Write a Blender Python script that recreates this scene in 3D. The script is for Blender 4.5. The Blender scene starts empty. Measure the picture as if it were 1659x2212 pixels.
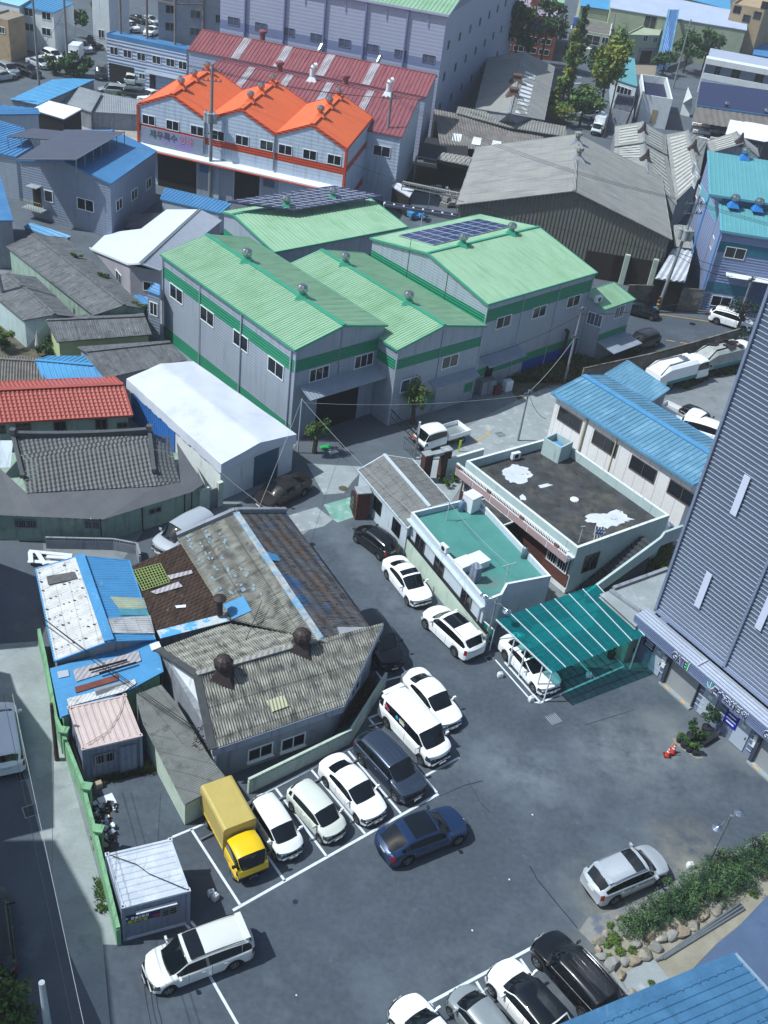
import bpy,math,random
from mathutils import Vector,Matrix
V=Vector
R=math.radians
rnd=random.Random(7)
SC=bpy.context.scene
COL=SC.collection
# ---------------------------------------------------------------- camera
CAM_H=45.0
FPX=2250.0
PITCH,ROLL=R(35.48),R(8.09)
_fw=V((0,math.cos(PITCH),-math.sin(PITCH)))
_rt0=V((1,0,0));_up0=_rt0.cross(_fw)
_rt=_rt0*math.cos(ROLL)+_up0*math.sin(ROLL)
_up=-_rt0*math.sin(ROLL)+_up0*math.cos(ROLL)
cd=bpy.data.cameras.new('camera');cam=bpy.data.objects.new('camera',cd);COL.objects.link(cam)
m=Matrix(((_rt.x,_up.x,-_fw.x,0),(_rt.y,_up.y,-_fw.y,0),(_rt.z,_up.z,-_fw.z,CAM_H),(0,0,0,1)))
cam.matrix_world=m
cd.sensor_fit='VERTICAL';cd.sensor_height=36.0;cd.sensor_width=27.0
cd.lens=FPX/2212*36.0;cd.clip_start=0.5;cd.clip_end=3000
SC.camera=cam
# ---------------------------------------------------------------- light
SUN_EL,SUN_AZ=55.0,193.0
w=bpy.data.worlds.new('World');SC.world=w;w.use_nodes=True
nt=w.node_tree;nt.nodes.clear()
sky=nt.nodes.new('ShaderNodeTexSky');sky.sky_type='NISHITA';sky.sun_disc=False
sky.sun_elevation=R(SUN_EL);sky.sun_rotation=R(90-SUN_AZ);sky.air_density=1.0;sky.dust_density=2.0;sky.ozone_density=1.0
bgn=nt.nodes.new('ShaderNodeBackground');bgn.inputs['Strength'].default_value=0.13
out=nt.nodes.new('ShaderNodeOutputWorld')
tnt=nt.nodes.new('ShaderNodeVectorMath');tnt.operation='MULTIPLY';tnt.inputs[1].default_value=(.92,1.0,.99);nt.links.new(sky.outputs[0],tnt.inputs[0]);nt.links.new(tnt.outputs[0],bgn.inputs[0])
nt.links.new(bgn.outputs[0],out.inputs[0])
sl=bpy.data.lights.new('sun','SUN');sl.energy=4.8;sl.angle=R(0.5);sl.color=(0.96,1.0,0.965)
so=bpy.data.objects.new('sun',sl);COL.objects.link(so)
sdir=V((math.cos(R(SUN_EL))*math.cos(R(SUN_AZ)),math.cos(R(SUN_EL))*math.sin(R(SUN_AZ)),math.sin(R(SUN_EL))))
so.rotation_euler=sdir.to_track_quat('Z','Y').to_euler();so.location=sdir*200
SC.view_settings.view_transform='Standard';SC.view_settings.look='None'
SC.view_settings.exposure=0.0;SC.view_settings.gamma=1.0
SC.cycles.max_bounces=6;SC.cycles.transparent_max_bounces=8;SC.cycles.use_denoising=True;SC.cycles.volume_bounces=0;SC.cycles.volume_step_rate=10
# ---------------------------------------------------------------- survey
_off={'R1':(0,0),'R2':(1000,0),'R3':(1988,0),'R4':(0,700),'R5':(1000,700),'R6':(1988,700),'S1':(0,1400),'S2':(1000,1400),'S3':(1988,1400),'S4':(0,2100),'S5':(1000,2100),'S6':(1988,2100),'T1':(0,2700),'T2':(1000,2700),'T3':(1988,2700),'T4':(0,3284),'T5':(1000,3284),'T6':(1988,3284)}
def px(t,x,y):
 o=_off[t];k=1659/2988
 return((o[0]+x/1.659)*k,(o[1]+y/1.659)*k)
def ray(p):
 return((p[0]-829.5)*_rt-(p[1]-1106)*_up+FPX*_fw).normalized()
def g(p,z=0.0):
 "surveyed point of height z"
 d=ray(p);t=(z-CAM_H)/d.z
 return V((0,0,CAM_H))+d*t
def gr(t,x,y,z=0.0):return g(px(t,x,y),z)
def gp(t,z,*pts):return[gr(t,a,b,z)for a,b in pts]
def onplane(p,pl):
 o,n=pl[0],pl[1];d=ray(p);c=V((0,0,CAM_H))
 return c+d*((o-c).dot(n)/d.dot(n))
def proj(wd):
 v=wd-V((0,0,CAM_H));return(829.5+FPX*v.dot(_rt)/v.dot(_fw),1106-FPX*v.dot(_up)/v.dot(_fw))
 # ---------------------------------------------------------------- materials
def lin(h):
 h=h.lstrip('#');c=[int(h[i:i+2],16)/255 for i in(0,2,4)]
 return[(x/12.92 if x<=.04045 else((x+.055)/1.055)**2.4)for x in c]
_mats={}
def M(name,col,rough=.6,var=.12,scale=1.5,metal=0.0,ribs=None,lines=None,coat=0.0,stain=None,spec=.4,obj=False,fine=.06,bumpn=0.0,streak=None,spots=None):
 """ribs=(axis 'u'/'v', spacing, strength) bump; lines=(axis, spacing, width, factor) tone lines at sheet seams and along ribs; stain=(hex, scale, lo, hi)"""
 if name in _mats:return _mats[name]
 mt=bpy.data.materials.new(name);mt.use_nodes=True;_mats[name]=mt
 n=mt.node_tree;N=n.nodes;Lk=n.links;b=N['Principled BSDF']
 b.inputs['Roughness'].default_value=rough;b.inputs['Metallic'].default_value=metal
 b.inputs['Specular IOR Level'].default_value=spec
 if coat:b.inputs['Coat Weight'].default_value=coat;b.inputs['Coat Roughness'].default_value=.05
 c=lin(col)
 tc=N.new('ShaderNodeTexCoord');geo=N.new('ShaderNodeNewGeometry')
 pos=tc.outputs['Object']if obj else geo.outputs['Position']
 def math_(op,a,b_=None,c_=None):
  q=N.new('ShaderNodeMath');q.operation=op
  for i,s in enumerate((a,b_,c_)):
   if s is None:continue
   if isinstance(s,(int,float)):q.inputs[i].default_value=s
   else:Lk.new(s,q.inputs[i])
  return q.outputs[0]
 def noise(sc,det=4,ro=.6):
  q=N.new('ShaderNodeTexNoise');q.inputs['Scale'].default_value=sc;q.inputs['Detail'].default_value=det;q.inputs['Roughness'].default_value=ro
  Lk.new(pos,q.inputs['Vector']);return q.outputs['Fac']
 def mixc(f,a,b_,mode='MIX'):
  q=N.new('ShaderNodeMix');q.data_type='RGBA';q.blend_type=mode
  if isinstance(f,(int,float)):q.inputs[0].default_value=f
  else:Lk.new(f,q.inputs[0])
  for i,s in((6,a),(7,b_)):
   if isinstance(s,(list,tuple)):q.inputs[i].default_value=(*s[:3],1)
   else:Lk.new(s,q.inputs[i])
  return q.outputs[2]
 def ramp(v,lo,hi):
  q=N.new('ShaderNodeMapRange');q.inputs[1].default_value=lo;q.inputs[2].default_value=hi;q.clamp=True
  Lk.new(v,q.inputs[0]);return q.outputs[0]
 cur=c
 if var:
  f=ramp(noise(scale),.3,.7)
  cur=mixc(f,[x*(1-var)for x in c],[min(1,x*(1+var))for x in c])
  if fine:
   f2=ramp(noise(scale*14,3),.3,.7)
   cur=mixc(f2,cur,mixc(1.0,cur,[1-fine*2.2]*3,'MULTIPLY'))
 for st in(stain or[]):
  h,sc,lo,hi=st
  cur=mixc(ramp(noise(sc,6,.65),lo,hi),cur,lin(h))
 for(sx_,sy_,r_,h,am)in(spots or[]):
  sb=N.new('ShaderNodeVectorMath');sb.operation='DISTANCE';cx=N.new('ShaderNodeVectorMath');cx.operation='MULTIPLY';Lk.new(pos,cx.inputs[0]);cx.inputs[1].default_value=(1,1,0);Lk.new(cx.outputs[0],sb.inputs[0]);sb.inputs[1].default_value=(sx_,sy_,0)
  f=math_('MULTIPLY',ramp(sb.outputs['Value'],r_,r_*.15),math_('MULTIPLY',ramp(noise(.55,6,.7),.38,.68),am));cur=mixc(f,cur,lin(h))
 uvs=None
 if ribs or lines or streak:
  uvn=N.new('ShaderNodeUVMap');sp=N.new('ShaderNodeSeparateXYZ');Lk.new(uvn.outputs[0],sp.inputs[0]);uvs={'u':sp.outputs[0],'v':sp.outputs[1]}
 for(h,su,sv,lo,hi)in(streak or[]):
  cb=N.new('ShaderNodeCombineXYZ');Lk.new(math_('MULTIPLY',uvs['u'],su),cb.inputs[0]);Lk.new(math_('MULTIPLY',uvs['v'],sv),cb.inputs[1]);q=N.new('ShaderNodeTexNoise');q.inputs['Scale'].default_value=1;q.inputs['Detail'].default_value=4;q.inputs['Roughness'].default_value=.6;Lk.new(cb.outputs[0],q.inputs['Vector']);cur=mixc(ramp(q.outputs['Fac'],lo,hi),cur,lin(h))
 hgt=None
 for ln in(lines or[]):
  ax,spc,wd,fac=ln
  q=math_('PINGPONG',math_('ADD',uvs[ax],spc*100.0),spc/2)
  f=ramp(q,wd*.5,wd*.5+.02)
  cur=mixc(f,mixc(1.0,cur,[fac]*3,'MULTIPLY'),cur)
 if not isinstance(cur,(list,tuple)):Lk.new(cur,b.inputs['Base Color'])
 else:b.inputs['Base Color'].default_value=(*cur,1)
 bm=None
 if ribs:
  ax,spc,stg=ribs
  hgt=math_('SINE',math_('MULTIPLY',uvs[ax],2*math.pi/spc))
  bm=N.new('ShaderNodeBump');bm.inputs['Strength'].default_value=stg;bm.inputs['Distance'].default_value=spc*.22
  Lk.new(hgt,bm.inputs['Height'])
 if bumpn:
  b2=N.new('ShaderNodeBump');b2.inputs['Strength'].default_value=bumpn;b2.inputs['Distance'].default_value=.03
  Lk.new(noise(scale*9,5),b2.inputs['Height'])
  if bm:Lk.new(bm.outputs[0],b2.inputs['Normal'])
  bm=b2
 if bm:Lk.new(bm.outputs[0],b.inputs['Normal'])
 return mt
def glassmat(name,col,rough=.08,metal=0.0):
 return M(name,col,rough=rough,var=.25,scale=.8,spec=.7,fine=0,metal=metal)
def tintmat(name,col,gl=.07):
 mt=bpy.data.materials.new(name);mt.use_nodes=True;_mats[name]=mt
 N=mt.node_tree.nodes;Lk=mt.node_tree.links;N.clear()
 o=N.new('ShaderNodeOutputMaterial');t=N.new('ShaderNodeBsdfTransparent');gsy=N.new('ShaderNodeBsdfGlossy');df=N.new('ShaderNodeBsdfDiffuse')
 t.inputs[0].default_value=(*lin(col),1);gsy.inputs['Roughness'].default_value=.12;gsy.inputs[0].default_value=(.7,.9,1,1)
 df.inputs[0].default_value=(.003,.17,.2,1)
 m1=N.new('ShaderNodeMixShader');m2=N.new('ShaderNodeMixShader');m1.inputs[0].default_value=gl;m2.inputs[0].default_value=.45
 Lk.new(t.outputs[0],m1.inputs[1]);Lk.new(gsy.outputs[0],m1.inputs[2]);Lk.new(m1.outputs[0],m2.inputs[1]);Lk.new(df.outputs[0],m2.inputs[2]);Lk.new(m2.outputs[0],o.inputs[0])
 return mt
 # ---------------------------------------------------------------- objects
def tag(o,label=None,cat=None,group=None,kind=None):
 if label:o['label']=label
 if cat:o['category']=cat
 if group:o['group']=group
 if kind:o['kind']=kind
 return o
def empty(name,loc,label,cat,group=None,rz=0.0):
 o=bpy.data.objects.new(name,None);COL.objects.link(o);o.location=loc;o.rotation_euler=(0,0,rz);o.empty_display_size=.3
 return tag(o,label,cat,group)
class MB:
 def __init__(s):s.v=[];s.f=[];s.m=[];s.un={}
 def face(s,pts,mi=0,un=None):
  if un is not None:s.un[len(s.f)]=un
  i=len(s.v);s.v+=[V(p)for p in pts];s.f.append(tuple(range(i,i+len(pts))));s.m.append(mi)
 def mesh(s,vs,fs,mi=0):
  i=len(s.v);s.v+=[V(p)for p in vs]
  for f in fs:s.f.append(tuple(i+k for k in f));s.m.append(mi)
 def box(s,c,size,mi=0,ux=V((1,0,0)),uz=V((0,0,1))):
  "centre, size along ux, uy, uz"
  ux=V(ux).normalized();uz=V(uz).normalized();uy=uz.cross(ux).normalized();c=V(c)
  P=[c+ux*(size[0]/2*a)+uy*(size[1]/2*b)+uz*(size[2]/2*d)for d in(-1,1)for a,b in((-1,-1),(1,-1),(1,1),(-1,1))]
  s.mesh(P,[(3,2,1,0),(4,5,6,7),(0,1,5,4),(1,2,6,5),(2,3,7,6),(3,0,4,7)],mi)
 def bar(s,a,b,w_=.1,h=.1,mi=0,up=V((0,0,1))):
  a,b=V(a),V(b);d=(b-a);L=d.length
  if L<1e-6:return
  d.normalize();sd=up.cross(d)
  if sd.length<1e-4:sd=V((1,0,0)).cross(d)
  sd.normalize();u=d.cross(sd)
  P=[p+sd*(w_/2*i)+u*(h/2*j)for p in(a,b)for i,j in((-1,-1),(1,-1),(1,1),(-1,1))]
  s.mesh(P,[(3,2,1,0),(4,5,6,7),(0,1,5,4),(1,2,6,5),(2,3,7,6),(3,0,4,7)][::1],mi)
 def prism(s,poly,z0,z1,mi=0,top=True,mt=None):
  "poly counter clockwise, vertical walls; z1 number or list"
  n=len(poly);zt=z1 if isinstance(z1,(list,tuple))else[z1]*n
  ar=sum(poly[i][0]*poly[(i+1)%n][1]-poly[(i+1)%n][0]*poly[i][1]for i in range(n))
  if ar<0:poly=poly[::-1];zt=list(zt)[::-1]
  lo=[V((p[0],p[1],z0))for p in poly];hi=[V((p[0],p[1],z))for p,z in zip(poly,zt)]
  for i in range(n):
   j=(i+1)%n;s.face([lo[i],lo[j],hi[j],hi[i]],mi)
  if top:s.face(hi,mi if mt is None else mt)
 def cyl(s,a,b,r0,r1=None,n=10,mi=0,caps=True):
  a,b=V(a),V(b);r1=r0 if r1 is None else r1;d=(b-a).normalized();x=d.orthogonal().normalized();y=d.cross(x)
  P=[p+x*(r*math.cos(2*math.pi*k/n))+y*(r*math.sin(2*math.pi*k/n))for p,r in((a,r0),(b,r1))for k in range(n)]
  F=[(k,(k+1)%n,n+(k+1)%n,n+k)for k in range(n)]
  if caps:F+=[tuple(range(n))[::-1],tuple(range(n,2*n))]
  s.mesh(P,F,mi)
 def tube(s,pts,r,n=5,mi=0):
  for a,b in zip(pts[:-1],pts[1:]):s.cyl(a,b,r,n=n,mi=mi,caps=False)
 def lathe(s,c,prof,n=14,mi=0,ax=V((0,0,1))):
  c=V(c);ax=V(ax).normalized();x=ax.orthogonal().normalized();y=ax.cross(x)
  P=[c+ax*z+x*(r*math.cos(2*math.pi*k/n))+y*(r*math.sin(2*math.pi*k/n))for r,z in prof for k in range(n)]
  F=[(i*n+k,i*n+(k+1)%n,(i+1)*n+(k+1)%n,(i+1)*n+k)for i in range(len(prof)-1)for k in range(n)]
  s.mesh(P,F,mi)
 def build(s,name,mats,parent=None,smooth=False,auto=None,matrix=None):
  if not isinstance(mats,(list,tuple)):mats=[mats]
  o0=parent.get('_o')if parent is not None and '_o' in parent.keys()else None
  org=V(o0)if o0 is not None else V((0,0,0))
  vs=[(v-org)[:]for v in s.v]
  me=bpy.data.meshes.new(name);me.from_pydata(vs,[],s.f)
  for mt in mats:me.materials.append(mt)
  me.polygons.foreach_set('material_index',s.m)
  uv=me.uv_layers.new(name='UVMap');data=[]
  for p in me.polygons:
   nn=s.un.get(p.index,p.normal);u=V((-nn.y,nn.x,0))
   u=V((1,0,0))if u.length<.02 else u.normalized()
   if abs(nn.x)+abs(nn.y)>.02 and(abs(u.x)<abs(u.y)*.999 and u.y<0 or u.x<0 and abs(u.x)>=abs(u.y)*.999):u=-u
   vv=nn.cross(u)
   for li in p.loop_indices:
    q=V(s.v[me.loops[li].vertex_index]);data+=[q.dot(u),q.dot(vv)]
  uv.data.foreach_set('uv',data)
  if smooth:me.polygons.foreach_set('use_smooth',[True]*len(me.polygons))
  me.update()
  ob=bpy.data.objects.new(name,me);COL.objects.link(ob)
  if parent is not None:ob.parent=parent
  if auto:
   me.polygons.foreach_set('use_smooth',[True]*len(me.polygons))
   me.set_sharp_from_angle(angle=R(auto))
  return ob
def root(name,c,label,cat,group=None):
 "thing standing at world point c whose parts are modelled in place"
 o=empty(name,c,label,cat,group);o['_o']=list(c);return o
def part(name,mb,mats,rt,parent=None,**k):
 "child of rt (or sub-part: child of parent)"
 ob=mb.build(name,mats,rt,**k)
 if parent is not None:ob.parent=parent
 return ob
def copy_tree(o,parent=None,label=None,remat=None):
 c=o.copy();COL.objects.link(c);c.parent=parent
 if label:c['label']=label
 for ch in list(o.children):
  d=copy_tree(ch,c)
  if remat and stem(ch.name)in remat:
   for i,sl_ in enumerate(d.material_slots):
    if i==0:sl_.link='OBJECT';sl_.material=remat[stem(ch.name)]
 return c
_ORD='first second third fourth fifth sixth seventh eighth ninth tenth eleventh twelfth thirteenth fourteenth fifteenth sixteenth seventeenth eighteenth nineteenth twentieth'.split()
def nth(i):return _ORD[i]if i<20 else('twenty-' if i<29 else 'thirty-')+_ORD[(i-20)%10 if i!=29 else 0]if i!=29 else 'thirtieth'
def stem(n):return n.split('.')[0]
def ground(name,poly,mt,z,kind='structure',thick=0,**k):
 mb=MB()
 if thick:mb.prism([(p.x,p.y)for p in poly],z-thick,z)
 else:
  ps=[V((p.x,p.y,z))for p in poly]
  if sum(ps[i].x*ps[(i+1)%len(ps)].y-ps[(i+1)%len(ps)].x*ps[i].y for i in range(len(ps)))<0:ps=ps[::-1]
  mb.face(ps)
 return tag(mb.build(name,mt),kind=kind)
 # ---------------------------------------------------------------- roofs
def clip(poly,a,lo,hi):
 def half(ps,sgn,lim):
  o=[]
  for i in range(len(ps)):
   p,q=ps[i],ps[(i+1)%len(ps)];dp,dq=sgn*(p.dot(a)-lim),sgn*(q.dot(a)-lim)
   if dp>=0:o.append(p)
   if dp*dq<0:o.append(p+(q-p)*(dp/(dp-dq)))
  return o
 p=half(poly,1,lo)
 return half(p,-1,hi)if len(p)>2 else[]
def ribsheet(mb,poly,ribdir,spacing=.5,amp=.04,kind='seam',mi=0,w_=.08,m2=None):
 "convex planar polygon made of sheet metal whose ribs run along ribdir"
 poly=[V(p)for p in poly];n=(poly[1]-poly[0]).cross(poly[2]-poly[1]);n.normalize()
 if n.z<0:n=-n;poly=poly[::-1]
 d=V(ribdir);d=(d-n*d.dot(n)).normalized();a=d.cross(n).normalized()
 s0=min(p.dot(a)for p in poly);s1=max(p.dot(a)for p in poly)
 br=[];s=math.floor(s0/spacing)*spacing
 while s<s1+spacing:
  if kind=='seam':br+=[(s,0),(s+spacing-w_*1.6,0),(s+spacing-w_,amp),(s+spacing-w_*.4,amp)]
  elif kind=='corr':br+=[(s,-amp),(s+spacing*.25,0),(s+spacing*.5,amp),(s+spacing*.75,0)]
  else:br+=[(s,0),(s+spacing*.45,0),(s+spacing*.55,amp),(s+spacing*.9,amp)]
  s+=spacing
 for(a0,h0),(a1,h1)in zip(br[:-1],br[1:]):
  if a1<s0 or a0>s1:continue
  c=clip(poly,a,max(a0,s0-1),min(a1,s1+1))
  if len(c)>2:
   q=[]
   for p in c:
    t=(p.dot(a)-a0)/(a1-a0);q.append(p+n*(h0+(h1-h0)*t))
    # drop duplicates
   r_=[q[0]]
   for p in q[1:]:
    if(p-r_[-1]).length>1e-4:r_.append(p)
   if(r_[0]-r_[-1]).length<1e-4:r_.pop()
   if len(r_)>2:mb.face(r_,mi if m2 is None or h0+h1<amp*1.2 else m2,n)
 return n
def slab_under(mb,poly,dz=.1,mi=0):
 "underside of a roof sheet"
 poly=[V(p)-V((0,0,dz))for p in poly];n=(poly[1]-poly[0]).cross(poly[2]-poly[1])
 mb.face(poly if n.z<0 else poly[::-1],mi)
def plane_of(a,b,inside):
 a,b=V(a),V(b);u=(b-a);u.z=0;u.normalize();n=V((u.y,-u.x,0))
 if(V(inside)-a).dot(n)>0:n=-n
 return(a,n,u)
def window(rt,pl,p,w_,h,mats,cat_name='window',mull=1,depth=.06,sill=False,world=None,bars=0,hb=0):
 "window let into a wall plane, centred where surveyed pixel p meets the wall"
 c=V(world)if world is not None else onplane(p,pl)
 n=pl[1];u=V((-n.y,n.x,0));f=.07;mb=MB();fc=c+n*(depth/2+.003)
 for sgn in(-1,1):
  mb.box(fc+u*sgn*(w_/2-f/2),(f,depth,h),0,ux=u)
  mb.box(fc+V((0,0,sgn*(h/2-f/2))),(w_-2*f,depth,f),0,ux=u)
 for k in range(mull):mb.box(fc+u*(w_*((k+1)/(mull+1)-.5)),(f*.8,depth*.8,h-2*f),0,ux=u)
 for k in range(bars):mb.box(fc+n*.04+u*(w_*((k+1)/(bars+1)-.5)),(.025,.02,h),0,ux=u)
 for k in range(hb):mb.box(fc+n*.04+V((0,0,h*((k+1)/(hb+1)-.5))),(w_,.02,.03),0,ux=u)
 if sill:mb.box(fc+n*.05+V((0,0,-h/2-.03)),(w_+.1,.16,.05),0,ux=u)
 fr=part(cat_name,mb,mats[0],rt);mb=MB();mb.box(c+n*.012,(w_-2*f-.01,.018,h-2*f-.01),0,ux=u)
 part('pane',mb,mats[1],rt,parent=fr);return fr
def panel(rt,pl,c,w_,h,mt,name,depth=.05,proud=0.003):
 n=pl[1];u=V((-n.y,n.x,0));mb=MB();mb.box(V(c)+n*(depth/2+proud),(w_,depth,h),0,ux=u)
 return part(name,mb,mt,rt)
def band(rt,pl,A,B,z0,z1,mt,name='wall_stripe',proud=.012):
 n=pl[1];a=V((A[0],A[1],0))+n*proud;b=V((B[0],B[1],0))+n*proud;mb=MB()
 mb.mesh([a+V((0,0,z0)),b+V((0,0,z0)),b+V((0,0,z1)),a+V((0,0,z1)),a-n*proud+V((0,0,z0)),b-n*proud+V((0,0,z0)),b-n*proud+V((0,0,z1)),a-n*proud+V((0,0,z1))],[(0,1,2,3)if(b-a).cross(V((0,0,1))).dot(n)>0 else(3,2,1,0),(0,4,5,1),(3,2,6,7),(0,3,7,4),(1,5,6,2)])
 return part(name,mb,mt,rt)
class Bd:pass
def gable(name,label,E0,E1,F0,Rg,wall,roof,trim,z0=0.,over=.3,ribs=(.5,.05,'seam',.08),F1=None,R1=None,gr_=None,cat='building',cap=True,capw=.35,trimh=.16,wallmats=None,roof2=None,walltop=.1,m2=None):
 """E0-E1 near eave, F0-F1 far eave, Rg-R1 ridge; world points. Parts: wall, roof (two slopes in one), ridge_cap, fascia"""
 E0,E1,F0,Rg=map(V,(E0,E1,F0,Rg));U=E1-E0
 F1=V(F1)if F1 is not None else F0+U;R1=V(R1)if R1 is not None else Rg+U
 c=(E0+E1+F0+F1)/4;c.z=z0
 rt=root(name,c,label,cat,gr_);B=Bd();B.rt=rt
 mb=MB()
 ribsheet(mb,[E0,E1,R1,Rg],Rg-E0,*ribs[:3],w_=ribs[3],m2=m2);ribsheet(mb,[F0,F1,R1,Rg],Rg-F0,*ribs[:3],w_=ribs[3],mi=1 if roof2 else 0)
 slab_under(mb,[E0,E1,R1,Rg]);slab_under(mb,[F0,F1,R1,Rg])
 B.roof=part('roof',mb,[roof]+([roof2]if roof2 else[])+([m2]if 0 else[]),rt)
 mb=MB()
 if cap:mb.bar(Rg+V((0,0,.05)),R1+V((0,0,.05)),capw,.09)
 if cap:part('ridge_cap',mb,trim,rt)
 mb=MB();dn=V((0,0,-trimh*.3))
 for a,b in((E0,E1),(F0,F1),(E0,Rg),(Rg,F0),(E1,R1),(R1,F1)):mb.bar(a+dn,b+dn,.09,trimh)
 part('fascia',mb,trim,rt)
 # walls
 u=U.normalized();vv=(F0-E0);vl=vv.length;v=vv.normalized();L=U.length;uu=V((u.x,u.y,0)).normalized();ov=V((v.x,v.y,0)).normalized()
 def ins(P,su,sv):return P+uu*(over*su)+ov*(over*sv)
 e0,e1,f0,f1=ins(E0,1,1),ins(E1,-1,1),ins(F0,1,-1),ins(F1,-1,-1);r0=Rg+uu*over;r1=R1-uu*over
 sl1=(Rg.z-E0.z)/max(.3,(V((Rg.x,Rg.y))-V((E0.x,E0.y))).length);sl2=(Rg.z-F0.z)/max(.3,(V((Rg.x,Rg.y))-V((F0.x,F0.y))).length)
 for p,s_ in((e0,sl1),(e1,sl1),(f0,sl2),(f1,sl2)):p.z+=s_*over-walltop
 r0.z-=walltop;r1.z-=walltop
 Z=lambda p:V((p.x,p.y,z0))
 mb=MB();W=[[Z(e0),Z(e1),e1,e0],[Z(f1),Z(f0),f0,f1],[Z(f0),Z(e0),e0,r0,f0],[Z(e1),Z(f1),f1,r1,e1]]
 ctr=(e0+f1)/2
 for i,q in enumerate(W):
  nn=(q[1]-q[0]).cross(q[2]-q[1])
  if nn.dot(q[0]-ctr)<0:q=q[::-1]
  mb.face(q,i if wallmats else 0)
 B.wall=part('wall',mb,wallmats or wall,rt)
 B.E=plane_of(e0,e1,ctr);B.F=plane_of(f0,f1,ctr);B.G=plane_of(e0,f0,ctr);B.H=plane_of(e1,f1,ctr)
 B.e0,B.e1,B.f0,B.f1,B.E0,B.E1,B.F0,B.F1,B.Rg,B.R1=e0,e1,f0,f1,E0,E1,F0,F1,Rg,R1
 B.he=E0.z
 return B
def ridge_hit(E0,F0,p):
 "point of the gable plane through E0,F0 seen at pixel p"
 n=V((F0.y-E0.y,E0.x-F0.x,0)).normalized();return onplane(p,(E0,n))
def shed(name,label,poly,zbase,wall,roof,trim,ribs=(.4,.04,'corr',.08),ribdir=None,over=.15,cat='building',gr_=None,th=.1,rt=None):
 "single-slope roof over walls; poly world points of roof corners (convex)"
 poly=[V(p)for p in poly];c=sum(poly,V())/len(poly);c.z=zbase
 ar=sum(poly[i].x*poly[(i+1)%len(poly)].y-poly[(i+1)%len(poly)].x*poly[i].y for i in range(len(poly)))
 if ar<0:poly=poly[::-1]
 rt=rt or root(name,c,label,cat,gr_)
 rd=ribdir if ribdir is not None else poly[1]-poly[0]
 mb=MB();ribsheet(mb,poly,rd,*ribs[:3],w_=ribs[3]);slab_under(mb,poly,th)
 B=Bd();B.rt=rt;B.roof=part('roof',mb,roof,rt)
 if trim:
  mb=MB()
  for i in range(len(poly)):mb.bar(poly[i]-V((0,0,.04)),poly[(i+1)%len(poly)]-V((0,0,.04)),.08,th+.04)
  part('fascia',mb,trim,rt)
 if wall:
  cc=sum(poly,V())/len(poly);q=[]
  for p in poly:
   d=V((cc.x-p.x,cc.y-p.y,0));q.append(p+d.normalized()*over*1.4-V((0,0,th+.02)))
  mb=MB();mb.prism([(p.x,p.y)for p in q],zbase,[p.z for p in q]);part('wall',mb,wall,rt)
  B.q=q;B.pl=[plane_of(q[i],q[(i+1)%len(q)],cc)for i in range(len(q))]
 B.poly=poly
 return B
def flat(name,label,poly,z1,wall,top,trim=None,ph=.5,pt=.18,z0=0.,cat='building',gr_=None,drop=0):
 "flat roofed building with a parapet; poly world points at z1 (parapet top)"
 ar=sum(poly[i].x*poly[(i+1)%len(poly)].y-poly[(i+1)%len(poly)].x*poly[i].y for i in range(len(poly)))
 if ar<0:poly=poly[::-1]
 n=len(poly);c=sum(poly,V())/n;c.z=z0;rt=root(name,c,label,cat,gr_)
 inn=[]
 for i in range(n):
  a,b,d=poly[i-1],poly[i],poly[(i+1)%n];e1=V((b.x-a.x,b.y-a.y)).normalized();e2=V((d.x-b.x,d.y-b.y)).normalized()
  n1=V((-e1.y,e1.x));n2=V((-e2.y,e2.x));bis=(n1+n2);k=pt/max(.25,bis.normalized().dot(n1));q=bis.normalized()*k
  inn.append(V((b.x+q.x,b.y+q.y,z1)))
 P=[V((p.x,p.y,z1))for p in poly];Z0=[V((p.x,p.y,z0))for p in poly]
 mb=MB()
 for i in range(n):
  j=(i+1)%n;mb.face([Z0[i],Z0[j],P[j],P[i]])
  mb.face([inn[j],V((inn[j].x,inn[j].y,z1-ph)),V((inn[i].x,inn[i].y,z1-ph)),inn[i]])
 part('wall',mb,wall,rt);mb=MB()
 for i in range(n):
  j=(i+1)%n;mb.face([P[i]+V((0,0,.002)),P[j]+V((0,0,.002)),inn[j]+V((0,0,.002)),inn[i]+V((0,0,.002))])
 part('parapet_cap',mb,trim or wall,rt)
 mb=MB();mb.face([V((p.x,p.y,z1-ph+.001))for p in inn]);part('roof',mb,top,rt)
 B=Bd();B.rt=rt;B.poly=P;cc=sum(P,V())/n;B.pl=[plane_of(P[i],P[(i+1)%n],cc)for i in range(n)];B.zr=z1-ph
 return B
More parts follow.
